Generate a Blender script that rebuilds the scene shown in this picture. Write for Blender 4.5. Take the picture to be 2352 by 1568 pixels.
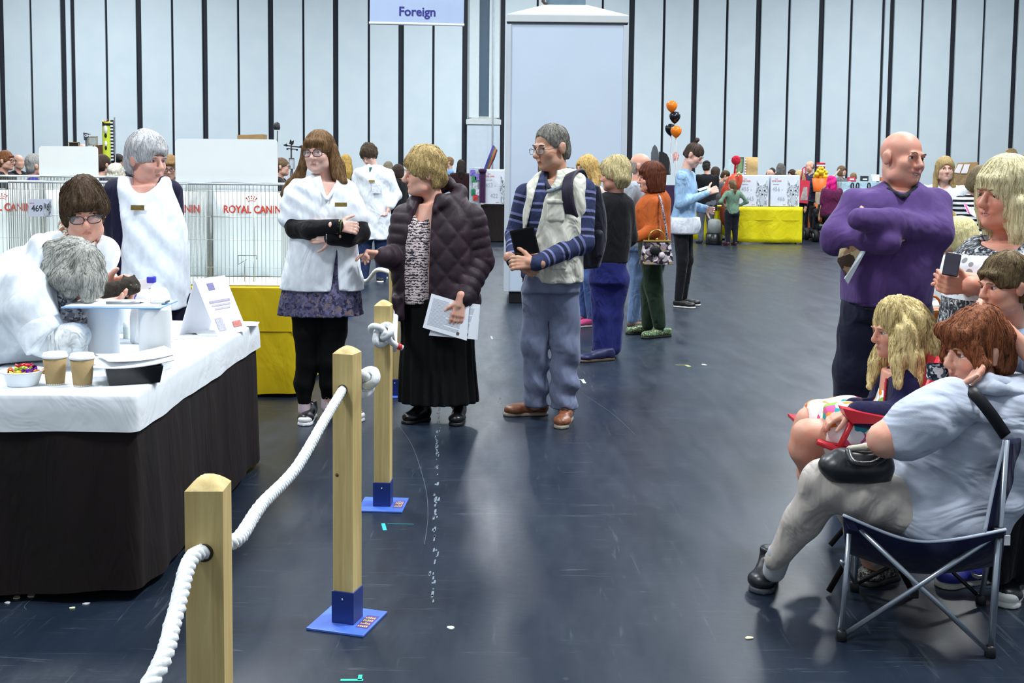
import bpy, bmesh, math, random
import numpy as np
from mathutils import Vector, Matrix, Euler

for _o in list(bpy.data.objects): bpy.data.objects.remove(_o, do_unlink=True)
random.seed(7)
scene = bpy.context.scene
COL = scene.collection

# ------------------------------------------------------------------ camera
FPX, CX, CY = 2500.0, 1176.0, 574.0          # focal length and principal point in 2352x1568 pixels
CAM_H = 1.49
PITCH, ROLL = math.radians(4.21), math.radians(0.57)
cam_d = bpy.data.cameras.new('camera'); cam = bpy.data.objects.new('camera', cam_d); COL.objects.link(cam)
cam_d.sensor_width = 36.0; cam_d.sensor_fit = 'HORIZONTAL'
cam_d.lens = FPX / 2352.0 * 36.0
cam_d.shift_y = (CY - 784.0) / 2352.0
cam_d.clip_end = 300; cam_d.clip_start = 0.05
_R = Matrix.Rotation(math.pi/2 - PITCH, 3, 'X') @ Matrix.Rotation(ROLL, 3, 'Z')
cam.matrix_world = Matrix.Translation((0, 0, CAM_H)) @ _R.to_4x4()
scene.camera = cam

# ------------------------------------------------------------------ light
world = bpy.data.worlds.new('hall_world'); scene.world = world; world.use_nodes = True
_bg = world.node_tree.nodes['Background']
_bg.inputs[0].default_value = (0.80, 0.91, 1.0, 1); _bg.inputs[1].default_value = 0.43
scene.view_settings.view_transform = 'Standard'; scene.view_settings.look = 'None'
scene.view_settings.gamma = 1.0; scene.view_settings.exposure = 0.16
scene.view_settings.use_curve_mapping = False
def hall_lamp(x, y, z, size, power, tilt=(0, 0, 0)):
    l = bpy.data.lights.new('hall_lamp', 'AREA'); l.shape = 'SQUARE'; l.size = size; l.energy = power
    l.color = (0.93, 0.97, 1.0)
    o = bpy.data.objects.new('hall_lamp', l); COL.objects.link(o); o.location = (x, y, z); o.rotation_euler = tilt
for _x, _y, _e in ((-4.5, 1.0, 560), (4.5, 4.5, 1000), (-4.5, 9.0, 800), (5.5, 12.5, 900), (-7, 20, 900), (7, 21, 900), (-13, 29, 740), (0, 29.5, 740), (13, 30, 740)):
    hall_lamp(_x, _y, 9.0, 1.8, _e)

# ------------------------------------------------------------------ pixel <-> place
def ray(px, py): return _R @ Vector(((px-CX)/FPX, -(py-CY)/FPX, -1.0))
def P3(px, py, D):                             # the point at depth Y = D behind pixel (px, py)
    d = ray(px, py); t = D/d.y
    return Vector((d.x*t, D, CAM_H + d.z*t))
def GND(px, py, z=0.0):
    d = ray(px, py); t = (z-CAM_H)/d.z
    return Vector((d.x*t, d.y*t, z))
def mpp(D): return D/FPX                        # metres per pixel at depth D (close to the axis)

# ------------------------------------------------------------------ materials
def lin(c):
    c = c/255.0
    return c/12.92 if c <= 0.04045 else ((c+0.055)/1.055)**2.4
def rgb(h):
    if isinstance(h, str):
        h = h.lstrip('#'); h = tuple(int(h[i:i+2], 16) for i in (0, 2, 4))
    return (lin(h[0]), lin(h[1]), lin(h[2]), 1.0)
MATS = {}
class NT:
    def __init__(s, name):
        s.m = bpy.data.materials.new(name); s.m.use_nodes = True; s.t = s.m.node_tree
        s.b = s.t.nodes['Principled BSDF']; MATS[name] = s.m
    def n(s, typ, **kw):
        x = s.t.nodes.new(typ)
        for k, v in kw.items():
            if k.startswith('i_'): x.inputs[k[2:].replace('_', ' ')].default_value = v
            else: setattr(x, k, v)
        return x
    def l(s, a, b): s.t.links.new(a, b)
    def coord(s, scale=(1, 1, 1), rot=(0, 0, 0), loc=(0, 0, 0), out='Object'):
        tc = s.n('ShaderNodeTexCoord'); mp = s.n('ShaderNodeMapping')
        mp.inputs['Scale'].default_value = scale; mp.inputs['Rotation'].default_value = rot; mp.inputs['Location'].default_value = loc
        s.l(tc.outputs[out], mp.inputs[0]); return mp.outputs[0]
    def ramp(s, fac, stops, interp='LINEAR'):
        r = s.n('ShaderNodeValToRGB'); r.color_ramp.interpolation = interp
        el = r.color_ramp.elements
        while len(el) < len(stops): el.new(0.5)
        for e, (p, c) in zip(el, stops): e.position = p; e.color = rgb(c) if not (isinstance(c, tuple) and len(c) == 4) else c
        s.l(fac, r.inputs[0]); return r.outputs[0]
    def noise(s, vec, scale=5, detail=3, rough=0.5, dist=0.0):
        x = s.n('ShaderNodeTexNoise'); x.inputs['Scale'].default_value = scale; x.inputs['Detail'].default_value = detail
        x.inputs['Roughness'].default_value = rough; x.inputs['Distortion'].default_value = dist
        if vec is not None: s.l(vec, x.inputs['Vector'])
        return x.outputs['Fac']
    def mix(s, fac, a, b, mode='MIX'):
        x = s.n('ShaderNodeMix'); x.data_type = 'RGBA'; x.blend_type = mode
        for i, v in ((6, a), (7, b)):
            if isinstance(v, (tuple, list, str)): x.inputs[i].default_value = rgb(v) if not (isinstance(v, tuple) and len(v) == 4) else v
            else: s.l(v, x.inputs[i])
        if isinstance(fac, (int, float)): x.inputs[0].default_value = fac
        else: s.l(fac, x.inputs[0])
        return x.outputs[2]
    def math(s, op, a, b=None):
        x = s.n('ShaderNodeMath'); x.operation = op
        for i, v in ((0, a), (1, b)):
            if v is None: continue
            if isinstance(v, (int, float)): x.inputs[i].default_value = v
            else: s.l(v, x.inputs[i])
        return x.outputs[0]
    def col(s, v):
        if isinstance(v, (tuple, list, str)): s.b.inputs['Base Color'].default_value = rgb(v) if not (isinstance(v, tuple) and len(v) == 4) else v
        else: s.l(v, s.b.inputs['Base Color'])
        return s
    def rough(s, r, spec=None, metal=None):
        if isinstance(r, (int, float)): s.b.inputs['Roughness'].default_value = r
        else: s.l(r, s.b.inputs['Roughness'])
        if spec is not None: s.b.inputs['Specular IOR Level'].default_value = spec
        if metal is not None: s.b.inputs['Metallic'].default_value = metal
        return s
    def bump(s, h, strength=0.3, dist=0.01):
        x = s.n('ShaderNodeBump'); x.inputs['Strength'].default_value = strength; x.inputs['Distance'].default_value = dist
        s.l(h, x.inputs['Height']); s.l(x.outputs[0], s.b.inputs['Normal']); return s
def M(name, c='#888888', r=0.6, spec=0.4, metal=0.0, var=0.12, nscale=8, bump=0.0, bscale=60, bdist=0.004):
    """plain material with mild procedural variation"""
    if name in MATS: return MATS[name]
    s = NT(name); v = s.coord()
    base = rgb(c)
    if var > 0:
        dk = tuple(x*(1-var) for x in base[:3])+(1,); lt = tuple(min(1, x*(1+var)) for x in base[:3])+(1,)
        s.col(s.ramp(s.noise(v, nscale, 3), [(0.3, dk), (0.7, lt)]))
    else: s.col(base)
    s.rough(r, spec, metal)
    if bump > 0: s.bump(s.noise(v, bscale, 3), bump, bdist)
    return s.m
def cloth(name, c, r=0.85, fold=0.6, fscale=7, var=0.08, weave=350, stretch=(1, 1, 0.55), spec=0.2):
    """woven cloth: soft creases plus a fine weave"""
    if name in MATS: return MATS[name]
    s = NT(name); v = s.coord(stretch); base = rgb(c)
    dk = tuple(x*(1-var) for x in base[:3])+(1,); lt = tuple(min(1, x*(1+var)) for x in base[:3])+(1,)
    s.col(s.ramp(s.noise(v, 30, 2), [(0.35, dk), (0.65, lt)])); s.rough(r, spec)
    a = s.noise(v, fscale, 2, 0.45, 1.6); w = s.noise(s.coord(), weave, 1)
    h = s.math('ADD', a, s.math('MULTIPLY', w, 0.012))
    s.bump(h, fold, 0.05)
    s.b.inputs['Sheen Weight'].default_value = 0.08
    return s.m

# ------------------------------------------------------------------ objects
def tag(o, label=None, cat=None, group=None, kind=None):
    if label: o['label'] = label
    if cat: o['category'] = cat
    if group: o['group'] = group
    if kind: o['kind'] = kind
    return o
def thing(name, loc, label, cat, group=None, rz=0.0):
    o = bpy.data.objects.new(name, None); COL.objects.link(o); o.location = loc; o.rotation_euler = (0, 0, rz)
    o.empty_display_size = 0.1
    return tag(o, label, cat, group)
def link(name, me, mat=None, parent=None, loc=None, rot=None):
    o = bpy.data.objects.new(name, me); COL.objects.link(o)
    if mat is not None and len(me.materials) == 0:
        for m_ in (mat if isinstance(mat, (list, tuple)) else [mat]): me.materials.append(m_)
    if parent is not None: o.parent = parent
    if loc is not None: o.location = loc
    if rot is not None: o.rotation_euler = rot
    return o
class MB:
    """collects simple shapes into one mesh"""
    def __init__(s): s.v = []; s.f = []; s.sm = []
    def add(s, vs, fs, smooth=False, mt=None):
        o = len(s.v)
        for v in vs:
            v = Vector(v); s.v.append(tuple(mt @ v if mt is not None else v))
        for f in fs: s.f.append([i+o for i in f]); s.sm.append(smooth)
        return s
    def box(s, lo, hi, mt=None):
        (x0, y0, z0), (x1, y1, z1) = lo, hi
        vs = [(x0, y0, z0), (x1, y0, z0), (x1, y1, z0), (x0, y1, z0), (x0, y0, z1), (x1, y0, z1), (x1, y1, z1), (x0, y1, z1)]
        return s.add(vs, [(0, 3, 2, 1), (4, 5, 6, 7), (0, 1, 5, 4), (1, 2, 6, 5), (2, 3, 7, 6), (3, 0, 4, 7)], False, mt)
    def bbox(s, lo, hi, r=0.005, mt=None):
        """box with chamfered edges"""
        lo = Vector(lo); hi = Vector(hi); c = (lo+hi)/2; h = (hi-lo)/2; r = min(r, h.x*0.9, h.y*0.9, h.z*0.9)
        bm = bmesh.new(); bmesh.ops.create_cube(bm, size=2)
        for v in bm.verts: v.co = Vector((v.co.x*h.x, v.co.y*h.y, v.co.z*h.z))
        bmesh.ops.bevel(bm, geom=list(bm.edges), offset=r, segments=2, affect='EDGES', profile=0.5)
        bm.verts.index_update()
        vs = [v.co+c for v in bm.verts]; fs = [[v.index for v in f.verts] for f in bm.faces]; bm.free()
        return s.add(vs, fs, False, mt)
    def lathe(s, prof, n=20, center=(0, 0, 0), smooth=True, mt=None, cap=True):
        vs = []; fs = []; cx, cy, cz = center
        for r, z in prof:
            for k in range(n):
                a = 2*math.pi*k/n; vs.append((cx+r*math.cos(a), cy+r*math.sin(a), cz+z))
        m = len(prof)
        for i in range(m-1):
            for k in range(n):
                k2 = (k+1) % n; fs.append((i*n+k, i*n+k2, (i+1)*n+k2, (i+1)*n+k))
        if cap:
            fs.append(list(range(n))[::-1]); fs.append([(m-1)*n+k for k in range(n)])
        return s.add(vs, fs, smooth, mt)
    def tube(s, pts, r, n=8, cap=True, smooth=True):
        pts = [Vector(p) for p in pts]; rs = r if isinstance(r, (list, tuple)) else [r]*len(pts)
        vs = []; fs = []; up = None
        for i, p in enumerate(pts):
            t = (pts[min(i+1, len(pts)-1)]-pts[max(i-1, 0)]).normalized()
            if up is None:
                up = Vector((0, 0, 1)) if abs(t.z) < 0.9 else Vector((1, 0, 0))
            u = (up - t*up.dot(t)).normalized(); w = t.cross(u); up = u
            for k in range(n):
                a = 2*math.pi*k/n; vs.append(p+u*(rs[i]*math.cos(a))+w*(rs[i]*math.sin(a)))
        for i in range(len(pts)-1):
            for k in range(n):
                k2 = (k+1) % n; fs.append((i*n+k, i*n+k2, (i+1)*n+k2, (i+1)*n+k))
        if cap: fs.append(list(range(n))[::-1]); fs.append([(len(pts)-1)*n+k for k in range(n)])
        return s.add(vs, fs, smooth)
    def prism(s, poly, axis_from, axis_to, mt=None):
        """polygon of 3-D points extruded by a vector"""
        n = len(poly); d = Vector(axis_to)-Vector(axis_from)
        vs = [Vector(p) for p in poly]+[Vector(p)+d for p in poly]
        fs = [list(range(n))[::-1], list(range(n, 2*n))]+[(i, (i+1) % n, (i+1) % n+n, i+n) for i in range(n)]
        return s.add(vs, fs, False, mt)
    def grid(s, fn, nu, nv, smooth=True, closed_u=False):
        vs = [fn(i/(nu-1 if not closed_u else nu), j/(nv-1)) for i in range(nu) for j in range(nv)]; fs = []
        for i in range(nu if closed_u else nu-1):
            for j in range(nv-1):
                a = i*nv+j; b = ((i+1) % nu)*nv+j; fs.append((a, b, b+1, a+1))
        return s.add(vs, fs, smooth)
    def mesh(s, name='mesh'):
        me = bpy.data.meshes.new(name); me.from_pydata([tuple(v) for v in s.v], [], s.f); me.update()
        me.polygons.foreach_set('use_smooth', s.sm)
        return me
    def build(s, name, mat, parent=None, loc=None, rot=None, fix=True):
        me = s.mesh(name)
        if fix:
            bm = bmesh.new(); bm.from_mesh(me); bmesh.ops.recalc_face_normals(bm, faces=bm.faces); bm.to_mesh(me); bm.free()
        return link(name, me, mat, parent, loc, rot)
def solidify(o, t, offset=-1):
    m = o.modifiers.new('thickness', 'SOLIDIFY'); m.thickness = t; m.offset = offset; return o
_TXT = {}
def text(body, size, mat, parent=None, loc=(0, 0, 0), rot=(math.pi/2, 0, 0), bold=0.0, name='lettering', align='CENTER', sx=1.0, ext=0.0008):
    key = (body, round(bold/size, 4), round(ext/size, 5), align, mat.name)
    if key not in _TXT:
        c = bpy.data.curves.new(name, 'FONT'); c.body = body; c.size = 1.0; c.extrude = ext/size; c.offset = bold/size
        c.align_x = align; c.align_y = 'BOTTOM_BASELINE'; c.resolution_u = 3
        t = bpy.data.objects.new('tmp', c); me = bpy.data.meshes.new_from_object(t)
        bpy.data.objects.remove(t); me.materials.clear(); me.materials.append(mat); _TXT[key] = me
    o = link(name, _TXT[key], None, parent, loc, rot); o.scale = (size*sx, size, size)
    return o
def crom(pts, n):
    """Catmull-Rom through points"""
    pts = [Vector(p) for p in pts]; out = []
    for i in range(len(pts)-1):
        p0 = pts[max(i-1, 0)]; p1 = pts[i]; p2 = pts[i+1]; p3 = pts[min(i+2, len(pts)-1)]
        for k in range(n):
            t = k/n; t2 = t*t; t3 = t2*t
            out.append(0.5*((2*p1)+(p2-p0)*t+(2*p0-5*p1+4*p2-p3)*t2+(3*p1-p0-3*p2+p3)*t3))
    out.append(pts[-1]); return out
# ================================================================== setting
def floor_mat():
    s = NT('painted_floor'); v = s.coord()
    n1 = s.noise(v, 0.55, 4, 0.6); n2 = s.noise(s.coord((1, 0.25, 1)), 5, 5, 0.65)
    base = s.mix(s.math('MULTIPLY', s.math('ADD', n1, n2), 0.5), '#0e1521', '#222e3e')
    # pale scuffs and scratches
    sc = s.noise(s.coord((0.5, 7, 1), (0, 0, 0.5)), 3.0, 6, 0.7, 2.5)
    scf = s.ramp(sc, [(0.60, (0, 0, 0, 1)), (0.80, (1, 1, 1, 1))])
    sc2 = s.noise(s.coord((9, 0.6, 1), (0, 0, -0.25)), 2.0, 6, 0.7, 1.5)
    scf2 = s.ramp(sc2, [(0.62, (0, 0, 0, 1)), (0.80, (1, 1, 1, 1))])
    sp = s.n('ShaderNodeTexVoronoi'); sp.inputs['Scale'].default_value = 5.0; s.l(s.coord((1, 1, 0)), sp.inputs['Vector'])
    spf = s.ramp(sp.outputs['Distance'], [(0.03, (1, 1, 1, 1)), (0.055, (0, 0, 0, 1))])
    m1 = s.math('MAXIMUM', s.math('MULTIPLY', scf, 0.42), s.math('MULTIPLY', scf2, 0.34))
    m1 = s.math('MAXIMUM', m1, s.math('MULTIPLY', spf, 0.10))
    s.col(s.mix(m1, base, '#7d8890'))
    rr = s.ramp(n2, [(0.3, (0.27, 0.27, 0.27, 1)), (0.75, (0.45, 0.45, 0.45, 1))])
    s.rough(rr, 0.42)
    s.bump(s.math('ADD', s.noise(v, 25, 4), s.noise(v, 2.0, 2)), 0.06, 0.01)
    return s.m
floor = MB().box((-32, -6, -0.2), (32, 42, 0.0)).build('floor', floor_mat()); tag(floor, 'dark blue-grey scuffed exhibition hall floor', None, kind='structure')

WL, WR = P3(0, 300, 35.4), P3(2352, 300, 37.4)      # the far wall runs through these two points
_wd = (WR-WL); _wd.z = 0; _wd.normalize(); _wn = Vector((-_wd.y, _wd.x, 0))
if _wn.y < 0: _wn = -_wn
def on_wall(px, py=200):
    d = ray(px, py); o = Vector((0, 0, CAM_H)); t = (WL-o).dot(_wn)/d.dot(_wn); return o+d*t
def wall_x(px): return (on_wall(px)-WL).dot(_wd)
wall = thing('wall_back', (WL.x, WL.y, 0), 'tall pale wall of upright panels at the far end of the hall', None)
wall.rotation_euler = (0, 0, math.atan2(_wd.y, _wd.x)); del_cat = wall.pop('category', None); tag(wall, kind='structure')
MB().box((-16, 0.10, 0), (50, 0.3, 12)).build('wall_backing', M('wall_dark_gap', '#20242e', 0.7), wall)
def panel_mat():
    s = NT('wall_panel_white'); v = s.coord(out='Object')
    s.col(s.ramp(s.noise(v, 1.5, 3), [(0.3, '#cfdee6'), (0.7, '#d6e4ea')])); s.rough(0.55, 0.3)
    s.bump(s.noise(s.coord((6, 6, 0.4)), 3, 2), 0.1, 0.02); return s.m
PAN = panel_mat()
gaps = [(5, 12), (73, 5), (147, 12), (169, 9), (246, 5), (320, 12), (397, 5), (471, 12), (548, 5), (622, 12), (697, 5), (771, 12), (847, 5), (921, 12), (995, 5), (1067, 11), (1154, 10),
        (1233, 5), (1310, 12), (1382, 5), (1449, 13), (1523, 6), (1595, 13), (1667, 6), (1739, 13), (1809, 6), (1883, 13), (1951, 6), (2024, 7), (2044, 11), (2113, 6), (2185, 13), (2255, 6), (2328, 13)]
xs = [(wall_x(p), w*36.3/FPX) for p, w in gaps]
step = (xs[5][0]-xs[3][0])
step2 = xs[-1][0]-xs[-2][0]
for k in range(1, 12):                                # panels go on to both sides of the frame
    xs.append((xs[-1][0]+step2, 0.13 if k % 2 else 0.075))
d0 = xs[2][0]-xs[0][0]
for k in range(1, 10): xs.insert(0, (xs[0][0]-d0/2, 0.075 if k % 2 else 0.17))
for i in range(len(xs)-1):
    a = xs[i][0]+xs[i][1]/2; b = xs[i+1][0]-xs[i+1][1]/2
    if b-a < 0.05: continue
    if abs(xs[i][0]-wall_x(1067)) < 0.01: continue     # the recess
    MB().bbox((a, 0.0, 0), (b, 0.09, 12), 0.012).build('panel', PAN, wall)
# recess with a pier in it
ra, rb = wall_x(1073), wall_x(1149)
MB().box((ra, 0.05, 3.0), (rb, 0.09, 12)).build('recess_back', M('recess_white', '#bccad2', 0.6, var=.02), wall)
MB().prism([(ra, 0.05, 3.2), (wall_x(1097), 0.05, 3.2), (wall_x(1100), -0.10, 3.2), (wall_x(1078), -0.12, 3.2)], (0, 0, 0), (0, 0, 8.8)).build('fin', M('fin_white', '#d3dfe2', 0.6, var=.02), wall)
MB().prism([(wall_x(1127), 0.05, 3.2), (rb, 0.05, 3.2), (wall_x(1146), -0.12, 3.2), (wall_x(1123), -0.10, 3.2)], (0, 0, 0), (0, 0, 8.8)).build('fin', M('fin_white'), wall)
MB().box((wall_x(1099), -0.02, 3.2), (wall_x(1125), 0.04, 12)).build('slate_strip', M('slate_strip', '#4b6172', 0.6, var=.03), wall)
pier_top = (on_wall(1110, 275)).z
MB().bbox((ra, -0.18, 0), (rb, 0.08, pier_top-0.18), 0.02).build('pier', M('pier_paint', '#c3d0dc', 0.6, var=0.03), wall)
MB().bbox((ra-0.03, -0.22, pier_top-0.17), (rb+0.03, 0.08, pier_top), 0.015).build('pier_band', M('pier_band', '#c9d2d3', 0.6, var=0.03), wall)
MB().prism([(ra, -0.2, pier_top), (rb, -0.2, pier_top), (wall_x(1127), 0.0, pier_top+0.12), (wall_x(1097), 0.0, pier_top+0.12)], (0, 0, 0), (0, 0.06, 0)).build('pier_cap', M('pier_cap', '#b9bdb8', 0.6), wall)
MB().tube([(wall_x(1132), -0.26, 0), (wall_x(1132), -0.26, 12)], 0.025, 8).build('conduit', M('conduit_grey', '#c8d2d8', 0.4), wall)

# big clad column in mid hall
colD = GND(1180, 697).y
cl = P3(1163, 640, colD).x; cr = P3(1428, 640, colD).x; ct = P3(1300, 56, colD).z; cb2 = P3(1300, 45, colD).z
column = thing('column', ((cl+cr)/2, colD+0.6, 0), 'square grey-white clad column with sloped cap and black plinth', None); column.pop('category', None); tag(column, kind='structure')
hw = (cr-cl)/2; hd = 0.6
cm = M('column_cladding', '#bccadb', 0.5, 0.35, var=0.02, nscale=2)
MB().bbox((-hw+0.03, -hd+0.03, 0), (hw-0.03, hd-0.03, 0.13), 0.01).build('plinth', M('plinth_black', '#0d0e12', 0.5), column)
MB().bbox((-hw, -hd, 0.13), (hw, hd, ct+0.06), 0.015).build('cladding', cm, column)
for sx in (-1, 1):
    MB().bbox((sx*hw-0.03, -hd-0.012, 0.13), (sx*hw+0.03, -hd+0.03, ct), 0.006).build('corner_trim', M('corner_trim', '#b9c2cb', 0.45, var=0.02), column)
zt = P3(1300, 52, colD).z; zu = P3(1300, 34, colD).z; z3 = P3(1300, 11, colD+.36).z
MB().box((-hw-0.02, -hd-0.02, zt-0.012), (hw+0.02, hd+0.02, zt)).build('shadow_gap', M('plinth_black'), column)
MB().bbox((-hw-0.025, -hd-0.025, zt), (hw+0.025, hd+0.025, zu), 0.008).build('cap_band', M('cap_band', '#bcc2c4', 0.5, var=0.02), column)
MB().add([(-hw-.02, -hd-.02, zu), (hw+.02, -hd-.02, zu), (hw+.02, hd+.02, zu), (-hw-.02, hd+.02, zu), (-.24, -.24, z3), (.24, -.24, z3), (.24, .24, z3), (-.24, .24, z3)],
         [(0, 1, 5, 4), (1, 2, 6, 5), (2, 3, 7, 6), (3, 0, 4, 7), (4, 5, 6, 7), (3, 2, 1, 0)]).build('sloped_cap', M('sloped_cap', '#b2b4ae', 0.55, var=0.03), column)
MB().box((-.22, -.22, z3-.02), (.22, .22, 12)).build('steel_post', M('steel_slate', '#5c7382', 0.5), column)
cable = MB().tube([(-.26, -.24, z3+.6), (-.26, -.24, z3+.03), (-.22, -.23, z3)], 0.02, 6).build('cable', M('cable_brown', '#4a3a34', 0.6), column)

# hanging sign
sD = 11.0
s0, s1 = P3(849, 54, sD), P3(1065, 60, sD)
sw = (s1-s0).length; sign = thing('hanging_sign', (s0+s1)/2, 'pale blue hanging banner reading Foreign above the crowd', 'sign')
sign.rotation_euler = (0, math.atan2(s0.z-s1.z, s1.x-s0.x)*0.6, 0)
MB().bbox((-sw/2, -0.006, 0), (sw/2, 0.006, 0.6), 0.003).build('banner', M('sign_blue', '#a9bbda', 0.6, var=0.02), sign)
MB().tube([(-sw/2-.005, 0, 0.008), (sw/2+.005, 0, 0.008)], 0.014, 10).build('bottom_rail', M('sign_rail', '#eef8fc', 0.4, var=0), sign)
for k in (-1, 1): MB().tube([(k*sw*.42, 0, 0.6), (k*sw*.42, 0, 8)], 0.004, 6).build('cord', M('cord_grey', '#777777'), sign)
text('Foreign', 0.125, M('sign_navy', '#2f2f86', 0.6, var=0), sign, (0.005, -0.0075, 0.088), bold=0.0028, sx=0.98)

# little strips of tape and litter on the floor
def tape(px0, py0, px1, py1, w, c, name, label):
    a = GND(px0, py0); b = GND(px1, py1); d = b-a; n = Vector((-d.y, d.x, 0)).normalized()*w/2
    o = MB().prism([a-n-a, b-n-a, b+n-a, a+n-a], (0, 0, 0), (0, 0, 0.0012)).build('tape_mark', M('tape_'+name, c, 0.5, var=0.1), None, (a.x, a.y, 0.0003))
    tag(o, label, 'tape', 'tape marks on the hall floor')
for a in ((880, 1202, 884, 1218, .016, '#2ba8ad', 'teal', 'short upright teal tape dash in front of the second blue base plate'), (890, 1203, 950, 1204, .004, '#2f8f96', 'teal2', 'thin teal line beside the short teal tape dash'),
          (782, 1562, 834, 1562, .012, '#23b39c', 'green', 'green tape strip on the floor at the bottom edge'), (828, 1550, 826, 1562, .012, '#23b39c', 'green', 'short green tape end meeting the green floor strip'),
          (1325, 872, 1341, 871, .01, '#b9ddc8', 'mint', 'thin mint tape line right of the tan shoes'), (1337, 871, 1343, 880, .022, '#bfe8d2', 'mint', 'mint tape tab at the end of the thin mint line'),
          (1552, 838, 1578, 838, .012, '#9a9c5a', 'olive', 'olive tape line on the open floor'), (1575, 838, 1584, 842, .03, '#8f9358', 'olive', 'olive tape tab at the end of the olive line'),
          (1114, 713, 1150, 713, .008, '#8894a0', 'grey', 'pale grey tape line left of the column foot'), (1128, 777, 1160, 779, .008, '#98a4ae', 'grey', 'pale grey tape line right of the printed sheets'),
          (1128, 772, 1131, 779, .014, '#aab4bc', 'grey3', 'tiny grey tape tick right of the printed sheets')):
    tape(*a)
def crumb(px, py, r, c, label):
    p = GND(px, py); rng = random.Random(int(px*7+py)); n = 7
    poly = [(r*math.cos(2*math.pi*k/n)*rng.uniform(.6, 1.2)*1.4, r*math.sin(2*math.pi*k/n)*rng.uniform(.6, 1.2), 0) for k in range(n)]
    tag(MB().prism(poly, (0, 0, 0), (0, 0, 0.003)).build('litter_scrap', M('litter_'+c, c, 0.8), None, (p.x, p.y, 0.0005), (0, 0, rng.uniform(0, 3))), label, 'litter', 'litter scraps on the hall floor')
for a in ((1036, 1443, .012, '#c9d0d6', 'white scrap on the floor right of the near blue base plate'), (1722, 1466, .011, '#c2c2a4', 'cream scrap on the floor left of the folding chair'), (40, 1372, .014, '#d8d2ae', 'cream crumb under the brown table skirt, left'),
          (72, 1368, .016, '#d6d0b4', 'larger cream crumb under the brown table skirt'), (18, 1385, .01, '#d6dbe0', 'white crumb at the left edge below the table'), (198, 1387, .008, '#cfd6da', 'white crumb below the table corner'),
          (167, 1397, .008, '#cfd6aa', 'pale green crumb below the table corner'), (564, 1240, .008, '#c8d0d6', 'white speck right of the near wooden post'), (1618, 838, .02, '#aab0b0', 'pale scrap on the open floor beside the olive tape')):
    crumb(*a)

rg = random.Random(12); a = GND(1008, 930); b = GND(994, 1395); mb = MB()
for k in range(90):
    t_ = rg.random(); c = a.lerp(b, t_**1.3)+Vector((rg.gauss(0, .006), 0, 0)); l_ = rg.uniform(.004, .03); w_ = rg.uniform(.0015, .005)
    mb.prism([(c.x-a.x-w_, c.y-a.y-l_, 0), (c.x-a.x+w_, c.y-a.y-l_*.8, 0), (c.x-a.x+w_*.8, c.y-a.y+l_, 0), (c.x-a.x-w_, c.y-a.y+l_*.9, 0)], (0, 0, 0), (0, 0, .0008))
tag(mb.build('chalk_line', M('chalk', '#6c7986', .9), None, (a.x, a.y, .0004)), 'broken pale chalk line running down the floor by the posts', 'floor mark', kind='stuff')
for pts, lb in (([(905, 965), (945, 1020), (975, 1110), (983, 1180), (975, 1250)], 'thin pale curved scratch right of the second base plate'), ([(60, 1400), (75, 1375), (240, 1270), (290, 1225)], 'pale scratch across the floor below the table corner'), ([(1300, 880), (1400, 945), (1460, 1000)], 'thin straight scratch right of the tan shoes')):
    pp = crom([GND(*q) for q in pts], 6); o_ = pp[0]; mb = MB()
    for p_, q_ in zip(pp[:-1], pp[1:]):
        n = Vector((-(q_-p_).y, (q_-p_).x, 0)).normalized()*.0013; mb.prism([p_-o_-n, q_-o_-n, q_-o_+n, p_-o_+n], (0, 0, 0), (0, 0, .0006))
    tag(mb.build('floor_scratch', M('scratch', '#414c59', .8), None, (o_.x, o_.y, .0004)), lb, 'scratch')
# ================================================================== judging table in front
TZ = 0.72
tn = GND(300, 903, TZ); tf = GND(583, 738, TZ)
TX1 = (tn.x+tf.x)/2; TX0 = TX1-0.66; TY0 = tn.y; TY1 = tf.y
def perim(x0, x1, y0, y1, r, n):
    """points and outward normals round a rounded rectangle"""
    out = []
    seq = [((x0+r, y0), (x1-r, y0), (0, -1)), ((x1, y0+r), (x1, y1-r), (1, 0)), ((x1-r, y1), (x0+r, y1), (0, 1)), ((x0, y1-r), (x0, y0+r), (-1, 0))]
    cs = [(x1-r, y0+r, -90), (x1-r, y1-r, 0), (x0+r, y1-r, 90), (x0+r, y0+r, 180)]
    for (a, b, nn), (cx, cy, a0) in zip(seq, cs):
        L = math.hypot(b[0]-a[0], b[1]-a[1]); k = max(2, int(L*n))
        for i in range(k): t = i/k; out.append((a[0]+(b[0]-a[0])*t, a[1]+(b[1]-a[1])*t, nn[0], nn[1]))
        for i in range(5):
            an = math.radians(a0+90*i/5); out.append((cx+r*math.cos(an), cy+r*math.sin(an), math.cos(an), math.sin(an)))
    return out
def skirt(pr, levels, fold, rng, off=0.0, zw=.008):
    """levels: list of (z, outward); cloth wall hanging round a perimeter"""
    ph = [rng.uniform(0, 6.28) for _ in range(6)]; N = len(pr)
    def fn(u, v):
        i = int(round(u*N)) % N; x, y, nx, ny = pr[i]; k = v*(len(levels)-1); a = int(min(k, len(levels)-2)); t = k-a
        z = levels[a][0]*(1-t)+levels[a+1][0]*t; o = levels[a][1]*(1-t)+levels[a+1][1]*t
        s_ = x*1.0+y*1.0
        w = math.sin(s_*17+ph[0])*0.5+math.sin(s_*29+ph[1]+2*math.sin(s_*3))*0.35+math.sin(s_*7.3+ph[2])*0.5
        o += fold*w*v
        z += (zw*math.sin(s_*9+ph[3]))*(v**3)
        return (x+nx*(o+off), y+ny*(o+off), z)
    return MB().grid(fn, N, len(levels)*3, True, True)
rng = random.Random(4)
jt = thing('judging_table', ((TX0+TX1)/2, (TY0+TY1)/2, 0), 'trestle table with dark brown floor-length skirt in the left foreground', 'table')
jx, jy = jt.location.x, jt.location.y
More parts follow.
